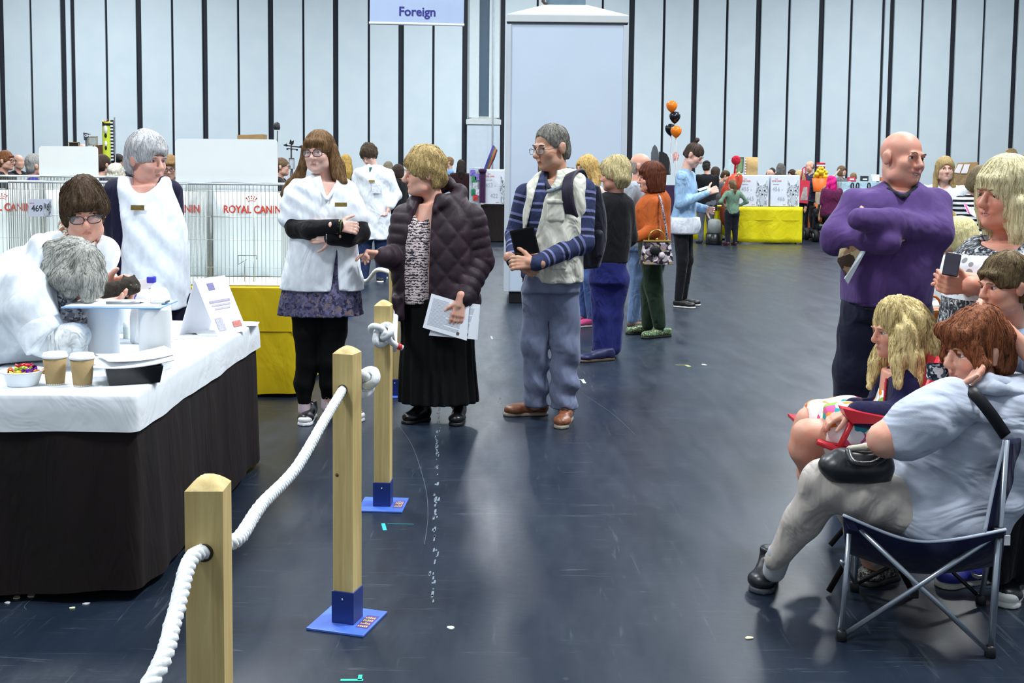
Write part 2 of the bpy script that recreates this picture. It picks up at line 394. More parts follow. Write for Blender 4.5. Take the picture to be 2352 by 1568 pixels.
hx, hy = (TX1-TX0)/2, (TY1-TY0)/2
MB().bbox((-hx, -hy, TZ-0.03), (hx, hy, TZ-0.006), 0.004).build('tabletop', M('ply', '#a58b62', 0.6), jt)
for sx in (-1, 1):
    for sy in (-1, 1): MB().tube([(sx*(hx-.08), sy*(hy-.12), 0), (sx*(hx-.08), sy*(hy-.12), TZ-.03)], 0.014, 8).build('leg', M('steel_leg', '#70757a', 0.35, metal=0.9), jt)
br = NT('brown_skirt'); v = br.coord((1, 1, 0.25)); br.col(br.ramp(br.noise(v, 6, 3), [(0.3, '#0f0909'), (0.7, '#1c1212')])); br.rough(0.75, 0.3); br.bump(br.noise(v, 9, 3, .5, 1.0), 0.5, 0.03)
skirt(perim(-hx-.008, hx+.008, -hy-.008, hy+.008, .03, 26), [(TZ-.02, 0), (.5, .012), (.25, .02), (0.035, .028)], 0.014, rng).build('skirt', br.m, jt)
wp = NT('white_paper_cover'); v = wp.coord(); wp.col('#e9eff4'); wp.rough(0.45, 0.4); wp.bump(wp.noise(v, 5, 3, .5, 1.2), 0.35, 0.03)
tc = thing('paper_tablecloth', (jx, jy, TZ-0.004), 'white paper table cover folded down over the brown skirt', 'tablecloth')
pr = perim(-hx-.014, hx+.014, -hy-.014, hy+.014, .018, 22)
mb = skirt(pr, [(0.004, -.012), (0.0, 0.004), (-.05, .012), (-.125, .014)], 0.0045, rng, 0, .002)
MB_top = [(x-nx*.012, y-ny*.012, 0.004) for x, y, nx, ny in pr]
mb.add(MB_top, [list(range(len(MB_top)))], False)
mb.build('cover', wp.m, tc)
def on_table(px, py): return GND(px, py, TZ+0.0005)

# paper towel rolls, clipboard, pen
paper_w = M('paper_white', '#eef3f6', 0.7, var=0.02, bump=0.15, bscale=90)
def towel_roll(px, py, label, h=0.235, r=0.058):
    p = on_table(px, py); t = thing('paper_towel_roll', (p.x, p.y+r*0.6, TZ+.001), label, 'paper towel', 'paper towel rolls under the clipboard')
    prof = [(0.02, 0), (r, 0), (r+.0008, .01), (r+.0008, h-.01), (r, h), (0.02, h), (0.02, h-.02), (.02, .02), (.02, 0)]
    MB().lathe(prof, 28, cap=False).build('paper', paper_w, t); MB().lathe([(.0205, .001), (.0205, h-.001), (.0185, h-.001), (.0185, .001), (.0205, .001)], 20, cap=False).build('core', M('card_core', '#b39a75', .8), t)
    return t
r1 = towel_roll(232, 838, 'white paper towel roll left under the clipboard'); r2 = towel_roll(350, 850, 'white paper towel roll right under the clipboard')
cz = TZ+.237; ccx = (r1.location.x+r2.location.x)/2-.03; ccy = (r1.location.y+r2.location.y)/2
cb = thing('clipboard', (ccx, ccy, cz), 'blue clipboard with white form lying across two paper towel rolls', 'clipboard', rz=math.atan2(r2.location.y-r1.location.y, r2.location.x-r1.location.x)+.42)
MB().bbox((-.185, -.115, 0), (.185, .115, .006), .002).build('board', M('clip_blue', '#8fb7e6', .4, var=.03), cb)
MB().bbox((-.175, -.108, .0062), (.165, .108, .009), .001).build('form', M('form_white', '#f1f4f8', .7, var=.01), cb)
MB().bbox((.12, -.03, .009), (.18, .03, .018), .003).build('clip', M('chrome', '#b9bec4', .2, metal=1.0, var=0), cb)
pen = thing('pen', (ccx+.03, ccy-.05, cz+.0152), 'silver pen lying on the clipboard form', 'pen', rz=.12)
MB().tube([(-.065, 0, 0), (.02, 0, 0), (.06, 0, 0)], [.0052, .0055, .005], 10).build('barrel', M('pen_silver', '#9aa0a6', .35, metal=.6), pen)
MB().tube([(.06, 0, 0), (.075, 0, 0)], [.004, .001], 8).build('tip', M('pen_dark', '#33363a', .4), pen)
# spray bottle
p = on_table(290, 800); sb = thing('spray_bottle', (p.x, p.y+.16, TZ), 'white spray bottle with blue trigger head between the towel rolls', 'spray bottle')
MB().lathe([(.03, 0), (.038, .006), (.038, .11), (.034, .14), (.018, .175), (.014, .18), (.014, .195)], 20).build('bottle', M('bottle_white', '#dfe9ee', .3, var=.02), sb)
MB().lathe([(.019, .182), (.019, .212), (.012, .215)], 16).build('collar', M('spray_blue', '#3a3fc4', .35, var=.03), sb)
MB().prism([(-.012, -.014, .214), (.03, -.014, .222), (.075, -.014, .262), (.055, -.014, .285), (.0, -.014, .275), (-.045, -.014, .285), (-.05, -.014, .262), (-.015, -.014, .25)], (0, 0, 0), (0, .028, 0)).build('spray_head', M('spray_white', '#eef1f6', .35, var=0), sb)
MB().prism([(-.03, -.008, .262), (-.02, -.008, .24), (-.045, -.008, .205), (-.055, -.008, .212)], (0, 0, 0), (0, .016, 0)).build('trigger', M('spray_blue'), sb)
MB().bbox((.04, -.017, .262), (.075, .017, .292), .006).build('nozzle', M('spray_blue'), sb)
p = on_table(222, 790); wb = thing('pump_bottle', (p.x, p.y+.34, TZ), 'small white pump bottle behind the left towel roll', 'bottle')
MB().lathe([(.026, 0), (.03, .005), (.03, .13), (.012, .15), (.012, .165)], 16).build('bottle', M('bottle_white'), wb)
MB().lathe([(.010, .165), (.010, .2), (.016, .203), (.016, .235), (.004, .24)], 14).build('pump', M('spray_white'), wb)
p = on_table(271, 785); vb = thing('vial', (p.x, p.y+.1, TZ), 'tiny clear vial with white cap beside the spray bottle', 'bottle')
MB().lathe([(.012, 0), (.013, .003), (.013, .05), (.009, .055)], 12).build('glass', M('vial_glass', '#c6d2cf', .1, var=0), vb); MB().lathe([(.012, .053), (.012, .075), (.004, .077)], 12).build('cap', M('spray_white'), vb)
# white bowl on its side behind the clipboard
p = P3(350, 694, 4.75); wr = thing('paper_bowl', (p.x, 4.75, TZ), 'upturned white dish behind the clipboard', 'dish')
MB().lathe([(.085, 0), (.088, .01), (.075, .20), (.06, .235), (.0, .24)], 24).build('dish', paper_w, wr)
# cups
kraft = M('kraft_cup', '#a48d63', .8, var=.06, bump=.3, bscale=200); lidw = M('cup_lid', '#eef4f6', .4, var=0)
def cup(px, py, label, h=.098, dz=None):
    p = on_table(px, py); t = thing('paper_cup', (p.x, p.y+.034, TZ+.001), label, 'cup', 'kraft paper coffee cups on the judging table')
    MB().lathe([(.030, .0), (.031, .002), (.041, h), (.039, h), (.030, .006), (.0, .006)], 26, cap=False).build('sleeve', kraft, t)
    MB().lathe([(.0298, -.0005), (.0312, .004), (.0312, .0005)], 24).build('base', lidw, t)
    MB().lathe([(.0425, h-.003), (.0435, h), (.0435, h+.004), (.0405, h+.006), (.039, h+.014), (.036, h+.014), (.035, h+.009), (0, h+.009)], 26).build('lid', lidw, t)
cup(118, 886, 'brown paper cup with white lid next to the sweets bowl'); cup(181, 889, 'brown paper cup with white lid next to the black tray'); cup(471, 741, 'brown paper cup standing behind the white tent card')
# bowl of sweets
p = on_table(38, 890); bw = thing('sweets_bowl', (p.x, p.y+.05, TZ), 'white foam bowl of wrapped sweets at the left table edge', 'bowl')
MB().lathe([(.048, 0), (.052, .004), (.064, .042), (.073, .05), (.073, .054), (.066, .053), (.058, .042), (.046, .01), (0, .008)], 28, cap=False).build('bowl', M('foam_white', '#e8eef2', .6, var=.02), bw)
sweets = [('#d8262c', 0, .01, .078, .4, 'red foil wrapped sweet on top of the bowl'), ('#7a2bb5', .03, -.015, .066, 1.2, 'purple foil wrapped sweet in the bowl'), ('#e4c832', .0, -.035, .06, .1, 'yellow foil wrapped sweet at the bowl front'), ('#e2702c', -.036, -.015, .062, 2, 'orange foil wrapped sweet left in the bowl'),
          ('#e58a2c', .047, -.002, .058, .8, 'amber foil wrapped sweet at the bowl rim'), ('#b8308c', .02, .022, .072, 2.4, 'magenta foil wrapped sweet behind the red one'), ('#9cb43a', .012, -.02, .073, .2, 'lime foil wrapped sweet amid the bowl'), ('#a8321f', -.02, .03, .063, 1.5, 'dark red foil wrapped sweet at the bowl back')]
for c, x, y, z, a, lb in sweets:
    t = thing('wrapped_sweet', (bw.location.x+x, bw.location.y+y, TZ+z-.012), lb, 'sweet', 'wrapped sweets in the foam bowl', rz=a)
    fm = M('foil_'+c, c, .2, .6, .5, var=.3, nscale=90)
    MB().lathe([(.001, -.016), (.008, -.012), (.0105, 0), (.008, .012), (.001, .016)], 10, mt=Matrix.Rotation(math.pi/2, 4, 'Y')).build('candy', fm, t)
    for k in (-1, 1): MB().lathe([(.002, 0), (.006, .006), (.011, .013)], 7, cap=False, mt=Matrix.Translation((k*.014, 0, 0)) @ Matrix.Rotation(k*math.pi/2, 4, 'Y')).build('twist', fm, t)
# black tray with papers
p0 = on_table(254, 886); tr = thing('black_tray', (p0.x-.015, p0.y+.06, TZ+.001), 'black plastic tray holding printed sheets at the table front', 'tray', rz=.42)
def tub(w, d, h, t, fl):
    m_ = MB(); o = [(-w, -d), (w, -d), (w, d), (-w, d)]; i = [(-w+t, -d+t), (w-t, -d+t), (w-t, d-t), (-w+t, d-t)]
    vs = [(x, y, 0) for x, y in o]+[(x*fl, y*fl, h) for x, y in o]+[(x*fl, y*fl, h) for x, y in i]+[(x, y, t) for x, y in i]
    fs = [(3, 2, 1, 0), (12, 13, 14, 15)]
    for k in range(4):
        k2 = (k+1) % 4; fs += [(k, k2, k2+4, k+4), (k+4, k2+4, k2+8, k+8), (k+8, k2+8, k2+12, k+12)]
    return m_.add(vs, fs)
tub(.085, .062, .06, .004, 1.14).build('tub', M('black_plastic', '#121418', .3, .5, var=.05), tr, (.07, 0, 0))
MB().bbox((-.03, -.079, .056), (.17, .079, .061), .002).build('rim', M('black_plastic'), tr) if False else None
def sheet(name, loc, rz, w, d, label, cat, group, mat, curl=.0, rx=0.0, ry=0.0, thick=.0012, lines=0, parent=None):
    t = thing(name, loc, label, cat, group, rz); t.rotation_euler = (rx, ry, rz)
    f = lambda u, v: ((u-.5)*w, (v-.5)*d, curl*((u-.5)**2*4))
    o = MB().grid(f, 9, 3, True).build('page', mat, t); solidify(o, thick, 1)
    if lines:
        mb = MB()
        for k in range(lines):
            y = d*.4-k*d*.8/lines; mb.box((-w*.42, y, curl*.2+thick+.0003), (w*(.42 if k % 4 else .2), y+d*.012, curl*.2+thick+.0006))
        mb.build('print', M('ink_grey', '#8f939b', .8, var=0), t)
    return t
trp = Vector((tr.location.x+.07*math.cos(.42), tr.location.y+.07*math.sin(.42), TZ))
sheet('printed_sheet', trp+Vector((-.005, .02, .070)), .36, .27, .20, 'printed sheet lying skewed across the black tray', 'paper', 'printed sheets on the judging table', M('form_white'), .012, .03, -.05, .004)
sheet('printed_sheet', trp+Vector((.0, .045, .084)), .62, .25, .17, 'topmost printed sheet with a ring logo on the black tray', 'paper', 'printed sheets on the judging table', M('form_white'), .01, .02, -.03, .001, 5)
for px, py, rz, lb in ((75, 850, .3, 'stack of papers behind the sweets bowl'), (470, 768, -.2, 'flat printed sheet under the tent card'), (398, 778, .5, 'printed sheet left of the tent card'), (540, 748, .15, 'printed sheet at the far table corner')):
    p = on_table(px, py); sheet('printed_sheet', (p.x, p.y+.05, TZ+.0012), rz, .2, .14, lb, 'paper', 'printed sheets on the judging table', M('form_white'), 0, 0, 0, .001, 4)
# tent card
N0 = P3(447, 641, GND(500, 772, TZ).y); a = GND(500, 773, TZ); b = GND(410, 771, TZ); dv = Vector((.085, .20, 0))
te = thing('tent_card', (N0.x, N0.y, TZ+.001), 'white folded tent card with small print standing on the table', 'tent card')
def slab(p, q, d, t, name, mat):
    n = (q-p).cross(d).normalized()*t; o = Vector(te.location)
    return MB().prism([p-o, q-o, q+d-o, p+d-o], (0, 0, 0), n).build(name, mat, te)
slab(a, N0, dv, .0015, 'front_leaf', M('card_white', '#eef0f6', .5, var=.02)); slab(b, N0, dv, -.0015, 'back_leaf', M('card_white')); 
slab(b+Vector((.004, 0, .001)), a+Vector((-.004, 0, .001)), dv, .001, 'base_leaf', M('card_white'))
nrm = (N0-a).cross(dv).normalized(); nrm = -nrm if nrm.x < 0 else nrm; up = (N0-a); o_ = Vector(te.location)
def on_leaf(u, v): return a+dv*u+up*v-o_+nrm*.002
for (u0, u1, v0, v1, c, nm) in ((.3, .5, .78, .90, '#8b86b8', 'emblem'), (.16, .84, .56, .60, '#b9b3cc', 'print_line'), (.2, .8, .50, .53, '#c9c4d4', 'print_line'), (.25, .75, .44, .47, '#cdc8d6', 'print_line'), (.12, .35, .08, .30, '#c3c2cc', 'print_block'), (.62, .9, .10, .20, '#d98a80', 'logo_print')):
    MB().add([on_leaf(u0, v0), on_leaf(u1, v0), on_leaf(u1, v1), on_leaf(u0, v1)], [(0, 1, 2, 3)]).build(nm, M('ink_'+c, c, .7, var=.2, nscale=120), te, fix=False)

# ================================================================== wooden posts and ropes
wd = NT('pale_pine'); v = wd.coord((1, 1, .06)); wd.col(wd.ramp(wd.noise(v, 40, 4, .6, .6), [(.3, '#b89f66'), (.55, '#cbb57a'), (.75, '#d9c78e')])); wd.rough(.55, .35); wd.bump(wd.noise(v, 60, 3), .1, .004)
blue_d = M('socket_blue', '#1c3276', .4, .5, var=.04); blue_l = M('plate_blue', '#4a6fd0', .4, .5, var=.04)
def post(px, py, rz, label, hole=True, gx=None):
    g = GND(px, py) if gx is None else Vector(gx); t = thing('rope_post', (g.x, g.y, 0), label, 'post', 'wooden rope barrier posts', math.radians(rz))
    h = .035; H = .895
    m_ = MB(); m_.add([(-h, -h, .03), (h, -h, .03), (h, h, .03), (-h, h, .03), (-h, -h, H), (h, -h, H), (h, h, H), (-h, h, H)], [(3, 2, 1, 0), (0, 1, 5, 4), (1, 2, 6, 5), (2, 3, 7, 6), (3, 0, 4, 7)])
    def fn(u, w):
        x = u*2-1; y = w*2-1; return (x*h, y*h, H+.024*(1-max(abs(x), abs(y))**1.6))
    m_.grid(fn, 9, 9)
    m_.build('timber', wd.m, t)
    if hole:
        for sy in (-1, 1):
            MB().lathe([(.017, 0), (.0165, .003), (.011, .0012), (0, .0012)], 18, cap=False, mt=Matrix.Translation((0, sy*(h+.0001), H-.115)) @ Matrix.Rotation(sy*-math.pi/2, 4, 'X')).build('rope_hole', M('hole_dark', '#3a2f1c', .8), t)
    MB().bbox((-h-.004, -h-.004, .008), (h+.004, h+.004, .115), .002).build('socket', blue_d, t)
    MB().bbox((-.1, -.1, 0), (.1, .1, .008), .002).build('base_plate', blue_l, t)
    MB().lathe([(.004, 0), (.004, .002), (0, .003)], 10, mt=Matrix.Translation((0.0, -h-.004, .09)) @ Matrix.Rotation(math.pi/2, 4, 'X')).build('screw', M('chrome'), t)
    st = MB().box((.05, -.05, .0081), (.092, .05, .0086)).build('sticker', M('sticker_purple', '#5b3f8e', .5), t)
    rg = random.Random(3); mb = MB()
    for k in range(4):
        y = -.042+k*.022
        for j in range(5):
            x = .054+j*.007; mb.box((x, y, .0087), (x+.0045, y+rg.uniform(.007, .015), .0089))
    mb.build('sticker_print', M('sticker_yellow', '#d8c65a', .5), t)
    return t
rot1 = 3
post1 = post(0, 0, 2, 'nearest wooden rope post, cut off by the lower edge', gx=(GND(478, 1098, .91).x, GND(478, 1098, .91).y, 0))
post2 = post(798, 1427, -16, 'wooden rope post with full blue base plate in the foreground')
post3 = post(880, 1161, -3, 'wooden rope post with a big white knot and red-tipped rope end')
post4 = post(906, 908, 8, 'wooden rope post half hidden behind the black skirt')
post5 = post(784, 727, 10, 'far wooden rope post behind the woman with crossed arms')
knot_m = M('timber_knot', '#5a3f22', .7)
MB().lathe([(.006, 0), (.006, .0008), (0, .001)], 10, mt=Matrix.Translation((-.02, -.0352, .50)) @ Matrix.Rotation(math.pi/2, 4, 'X')).build('timber_knot', knot_m, post2)
rp = NT('white_rope'); v = rp.coord(); rp.col(rp.ramp(rp.noise(v, 120, 3), [(.3, '#d3d9dc'), (.7, '#f2f6f7')])); rp.rough(.9, .1); rp.bump(rp.noise(v, 400, 2), .3, .002)
def rope(pts, label, r=.0145, n=10, pitch=.055):
    path = crom(pts, n); t = thing('rope', path[0], label, 'rope', 'white barrier ropes'); o0 = path[0]
    # resample evenly
    L = [0]
    for i in range(1, len(path)): L.append(L[-1]+(path[i]-path[i-1]).length)
    m = max(12, int(L[-1]/.0075)); res = []; j = 0
    for k in range(m+1):
        s_ = L[-1]*k/m
        while j < len(L)-2 and L[j+1] < s_: j += 1
        tt = (s_-L[j])/max(1e-6, L[j+1]-L[j]); res.append(path[j].lerp(path[j+1], tt))
    for st in range(3):
        pp = []; up = None
        for i, p in enumerate(res):
            tg = (res[min(i+1, m)]-res[max(i-1, 0)]).normalized()
            if up is None: up = Vector((0, 0, 1)) if abs(tg.z) < .9 else Vector((1, 0, 0))
            u = (up-tg*up.dot(tg)).normalized(); w = tg.cross(u); up = u
            a_ = L[-1]*i/m/pitch*2*math.pi+st*2*math.pi/3
            pp.append(p-o0+u*(r*.5*math.cos(a_))+w*(r*.5*math.sin(a_)))
        MB().tube(pp, r*.58, 7).build('strand', rp.m, t)
    return t
def hole_at(pt, side): return pt.matrix_basis @ Vector((0, side*.036, .78))
h1n, h1f = hole_at(post1, -1), hole_at(post1, 1); h2n, h2f = hole_at(post2, -1), hole_at(post2, 1)
h3n, h3f = hole_at(post3, -1), hole_at(post3, 1); h4n, h4f = hole_at(post4, -1), hole_at(post4, 1)
e0 = P3(345, 1568, 1.62)
rope([Vector((e0.x-.09, 1.4, e0.z-.12)), e0, P3(400, 1420, 1.76), P3(435, 1290, 1.9), h1n+Vector((0, .012, 0))], 'white twisted rope running off the lower left edge')
rope([h1f+Vector((0, -.01, 0)), h1f+Vector((.03, .06, -.02)), P3(600, 1160, 2.38), P3(680, 1075, 2.72), P3(745, 965, 3.1), h2n+Vector((0, .012, 0))], 'white twisted rope sagging between the two nearest posts')
rope([P3(893, 735, h3f.y+.03), P3(905, 800, h3f.y+.3), P3(906, 770, h3f.y+.7), P3(911, 690, h4n.y-.1), h4n+Vector((.01, 0, 0))], 'white rope hanging between the knotted post and the post behind the skirt')
rope([P3(785, 560, 10.75), P3(810, 630, 10.2), P3(840, 645, 9.2), P3(866, 620, 8.0), h4f+Vector((-.02, 0, .03))], 'white rope behind the woman with crossed arms')
def knot(c, label, s=.05, tail=None):
    t = thing('rope_knot', c, label, 'knot', 'knots in the barrier rope'); pp = []
    for k in range(49):
        a_ = 2*math.pi*k/48; pp.append(Vector(((math.sin(a_)+2*math.sin(2*a_))*s*.30, -math.sin(3*a_)*s*.42, (math.cos(a_)-2*math.cos(2*a_))*s*.30)))
    MB().tube(pp, .0145, 8).build('knot_loop', rp.m, t)
    if tail:
        path = crom([Vector(q)-Vector(c) for q in tail], 8); MB().tube(path, .0135, 8).build('tail', rp.m, t)
        d = (path[-1]-path[-3]).normalized(); MB().tube([path[-1]-d*.012, path[-1]+d*.008], .0142, 10).build('red_tape', M('tape_red', '#d23a3c', .4), t)
        MB().tube([path[-1]+d*.008, path[-1]+d*.016], .012, 8).build('frayed_end', rp.m, t)
    return t
knot(h2f+Vector((.035, .03, .01)), 'white rope knot behind the foreground post', .052)
kc = h3n+Vector((0, -.03, .0)); knot(kc, 'big white rope knot on the front of the third post', .055, [kc+Vector((0, 0, -.02)), P3(887, 765, kc.y-.02), P3(896, 782, kc.y), P3(908, 792, kc.y+.02), P3(917, 796, kc.y+.03)])

# ================================================================== yellow cage table and wire cages, left
yl = NT('yellow_cloth'); v = yl.coord((1, 1, .5)); yl.col(yl.ramp(yl.noise(v, 3, 3), [(.3, '#b99a00'), (.7, '#cdb40a')])); yl.rough(.6, .3); yl.bump(yl.noise(v, 4, 3, .5, 1.5), .4, .04)
YD = GND(600, 912).y; yx1 = P3(678, 800, YD).x
yt = thing('yellow_table', (yx1-1.6, YD+.45, 0), 'long table under a yellow floor-length cloth carrying the cages', 'table')
MB().bbox((-1.6, -.42, .68), (1.58, .42, .705), .004).build('tabletop', M('ply'), yt)
for sx in (-1.5, 0, 1.45):
    for sy in (-.36, .36): MB().tube([(sx, sy, 0), (sx, sy, .69)], .014, 8).build('leg', M('steel_leg'), yt)
mb = skirt(perim(-1.62, 1.60, -.44, .44, .05, 16), [(.712, 0), (.5, .004), (.25, .01), (0.02, .02)], .01, random.Random(8)); pr = perim(-1.62, 1.60, -.44, .44, .05, 16)
mb.add([(x, y, .712) for x, y, a_, b_ in pr], [list(range(len(pr)))]); mb.build('yellow_cloth', yl.m, yt)
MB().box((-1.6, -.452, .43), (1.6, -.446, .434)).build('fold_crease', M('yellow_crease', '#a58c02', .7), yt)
wire_m = M('wire_chrome', '#aaaca7', .35, metal=.75, var=.1); wire_w = M('wire_pale', '#d9dcd8', .4, metal=.3, var=.05); rail_m = M('rail_grey', '#b8c2cb', .4, metal=.5, var=.05)
liner = M('liner_white', '#e8f1f2', .7, var=.02); red_m = M('brand_red', '#e0452f', .6, var=0)
def crown(parent, loc, s, mat):
    mb = MB()
    for k in range(5):
        a_ = math.radians(150-30*k); x, z = 1.0*math.cos(a_)*1.1, .95*math.sin(a_)*.75
        mb.lathe([(.13, 0), (.13, .04)], 10, mt=Matrix.Translation((x, 0, z)) @ Matrix.Rotation(math.pi/2, 4, 'X'))
        if 0 < k < 4:
            mb.lathe([(.11, 0), (.11, .04)], 10, mt=Matrix.Translation((x*.72, 0, z-.36)) @ Matrix.Rotation(math.pi/2, 4, 'X'))
    for k in range(10):
        x0 = -.7+k*.14; f = lambda x: -.05-.22*(x/.7)**2+.02
        mb.add([(x0, -.04, f(x0)-.12), (x0+.14, -.04, f(x0+.14)-.12), (x0+.14, -.04, f(x0+.14)), (x0, -.04, f(x0))], [(0, 1, 2, 3)])
    for sx in (-1, 1): mb.add([(sx*.98, -.04, .42), (sx*.7, -.04, -.1), (sx*.62, -.04, .02), (sx*.86, -.04, .45)], [(0, 1, 2, 3)])
    o = mb.build('crown_print', mat, parent, loc); o.scale = (s, s, s); return o
def cage(x0, x1, D, z0, z1, dep, label, logo=True, door=True, back=True, lx=None):
    t = thing('wire_cage', ((x0+x1)/2, D, z0), label, 'cage', 'show cages on the yellow table'); w = (x1-x0)/2-.009; H = z1-z0
    def wires(y, name):
        mb = MB(); n = int(2*w/.026)
        for k in range(n+1):
            x = -w+2*w*k/n; mb.tube([(x, y, .01), (x, y, H-.008)], .0014, 5, False)
        o = mb.build(name, wire_m, t, fix=False); return o
    tag(wires(0, 'front_wires'), kind='stuff'); tag(wires(dep, 'back_wires'), kind='stuff')
    for z in (.004, .12, .30, .45, H-.05):
        MB().tube([(-w, .002, z), (w, .002, z)], .0018, 6).build('cross_wire', wire_w, t)
    for z in (.004, H-.006):
        for y in (0, dep): MB().tube([(-w, y, z), (w, y, z)], .006 if z > .1 else .004, 8).build('rail', rail_m, t)
        for x in (-w, w): MB().tube([(x, 0, z), (x, dep, z)], .005, 8).build('rail', rail_m, t)
    for x in (-w, w):
        mb = MB(); n = int(dep/.03)
        for k in range(n+1): mb.tube([(x, dep*k/n, .01), (x, dep*k/n, H-.008)], .0014, 5, False)
        tag(mb.build('side_wires', wire_m, t, fix=False), kind='stuff')
    mb = MB()
    for k in range(int(2*w/.04)): mb.tube([(-w+k*.04, 0, H-.005), (-w+k*.04, dep, H-.005)], .0014, 4, False)
    tag(mb.build('top_wires', wire_m, t, fix=False), kind='stuff')
    lm = MB().grid(lambda u, v_: (-w+.012+(2*w-.024)*u, dep-.03+.004*math.sin(u*23), .012+(H-.08)*v_), 24, 4).build('liner', liner, t); solidify(lm, .003)
    MB().box((-w+.01, .02, .001), (w-.01, dep-.035, .006)).build('tray_floor', liner, t)
    if door:
        MB().tube([(-w*.52, -.004, .45), (w*.42, -.004, .45), (w*.42, -.004, .03), (-w*.52, -.004, .03), (-w*.52, -.004, .45)], .0022, 6).build('door_frame', wire_m, t)
        for x in (.06, .12): MB().tube([(x, -.006, .028), (x, -.006, .2)], .0026, 6).build('door_rod', wire_m, t)
        MB().tube([(.02, -.006, .20), (.02, -.006, .14), (.075, -.006, .175), (.02, -.006, .14), (.02, -.006, .2), (.14, -.006, .2), (.14, -.006, .175)], .003, 6).build('latch', M('latch_steel', '#7c7d78', .35, metal=.8), t)
    if logo:
        x = .09 if lx is None else lx
        text('ROYAL CANIN', .0745, red_m, t, (x, dep-.036, .455), bold=.0018, sx=.82, name='liner_lettering'); crown(t, (x-.005, dep-.037, .545), .038, red_m)
    return t
CD = YD+.10; m1 = mpp(CD); zc0 = .716; zc1 = P3(540, 421, CD).z
cx = [P3(p, 500, CD).x for p in (-190, 18, 226, 430, 650)]
for i, lb in enumerate(('wire show cage cut off by the left edge', 'wire show cage with the 469 number card', 'wire show cage behind the white-haired woman', 'wire show cage next to the woman with crossed arms')):
    cage(cx[i], cx[i+1], CD, zc0, zc1, .56, lb, lx=-.012 if i == 3 else .02)
p = P3(93, 478, CD-.02); nc = thing('number_card', (p.x, CD-.02, p.z-.055), 'white card numbered 469 with a small cat picture hung on the cage', 'card')
MB().bbox((-.078, 0, 0), (.075, .002, .115), .001).build('card', M('number_card', '#d9dff0', .6, var=.02), nc)
text('469', .058, M('ink_black', '#23242a', .7, var=0), nc, (-.022, -.001, .035), sx=.85); MB().box((-.07, -.0008, .085), (-.04, 0, .09)).build('logo_print', M('ink_pink', '#d98a9a', .7), nc); LATE = (nc,)
BACK = CD+1.35
bx = [P3(p, 430, BACK).x for p in (-60, 90, 240, 330)]
bt = thing('cage_row_table', ((bx[0]+bx[-1])/2, BACK+.3, 0), 'second cage table hidden behind the front row of cages', 'table')
MB().bbox((-(bx[-1]-bx[0])/2-.05, -.35, .68), ((bx[-1]-bx[0])/2+.05, .38, .705), .004).build('tabletop', M('ply'), bt)
for sx in (-.6, .6):
    for sy in (-.3, .3): MB().tube([(sx, sy, 0), (sx, sy, .69)], .014, 8).build('leg', M('steel_leg'), bt)
for i, lb in enumerate(('rear wire cage at the far left of the second row', 'rear wire cage in front of the small white board', 'rear wire cage left of the white-haired woman')):
    cage(bx[i], bx[i+1], BACK, .706, P3(150, 404, BACK).z, .56, lb, logo=False, door=False)
brd = M('board_white', '#f8fdff', .35, .4, var=.01)
def board(px0, px1, py0, D, zb, label):
    a = P3(px0, py0, D); b = P3(px1, py0, D); w = b.x-a.x; H = a.z-zb; r = .03; n = 6
    poly = [(0, 0, 0), (w, 0, 0)]+[(w-r+r*math.cos(math.radians(90*k/n)), 0, H-r+r*math.sin(math.radians(90*k/n))) for k in range(n+1)]+[(r-r*math.sin(math.radians(90*k/n)), 0, H-r+r*math.cos(math.radians(90*k/n))) for k in range(n+1)]
    t = MB().prism(poly, (0, 0, 0), (0, .012, 0)).build('screen_board', brd, None, (a.x, D, zb)); tag(t, label, 'board', 'white rounded screen boards behind the cages')
board(402, 637, 318, CD+.60, .716, 'large white rounded board behind the cages'); board(89, 224, 335, BACK+.62, .706, 'small white rounded board at the left behind the cages')

# ================================================================== far yellow table with number posters, right
RD = GND(1760, 560).y
ra_, rb_ = P3(1693, 500, RD).x, P3(1843, 500, RD).x; rz_ = P3(1770, 475, RD).z
rt = thing('far_yellow_table', ((ra_+rb_)/2, RD+.4, 0), 'far table under a bright yellow cloth carrying number posters', 'table'); w = (rb_-ra_)/2
MB().bbox((-w-.4, -.36, rz_-.03), (w-.02, .36, rz_-.006), .004).build('tabletop', M('ply'), rt)
for sx in (-w-.3, w-.1):
    for sy in (-.3, .3): MB().tube([(sx, sy, 0), (sx, sy, rz_-.02)], .014, 8).build('leg', M('steel_leg'), rt)
def fy(u, v_):
    x = -w-.42+(2*w+.42)*u; z = rz_*(1-v_)+.03*v_; k = max(0, 1-(x+w+.42)/.75); y = -.4+.16*k*k-.02*math.sin(u*20)*v_
    z += .28*k*k*k*v_
    return (x, y, z)
yl2 = NT('yellow_bright'); v = yl2.coord((1, 1, 1)); yl2.col(yl2.ramp(yl2.noise(v, 2, 3), [(.3, '#cfc000'), (.7, '#e0d40c')])); yl2.rough(.6, .3); yl2.bump(yl2.noise(v, 3, 3, .5, 1.5), .4, .05)
mb = MB().grid(fy, 40, 10); mb.add([(-w-.42, -.24, rz_), (w, -.4, rz_), (w, .4, rz_), (-w-.42, .4, rz_)], [(0, 1, 2, 3)]); mb.add([(w, -.4, rz_), (w, .4, rz_), (w, .4, .03), (w, -.4, .03)], [(0, 1, 2, 3)])
o = mb.build('yellow_cloth', yl2.m, rt, fix=False); solidify(o, .004)
def fy2(u, v_): return (-w-.42-.55*u, -.24+.55*u+.02*math.sin(u*18), (rz_+.02)*(1-v_)+.05*v_)
o = MB().grid(fy2, 12, 6).build('side_cloth', yl2.m, rt, fix=False); solidify(o, .004)
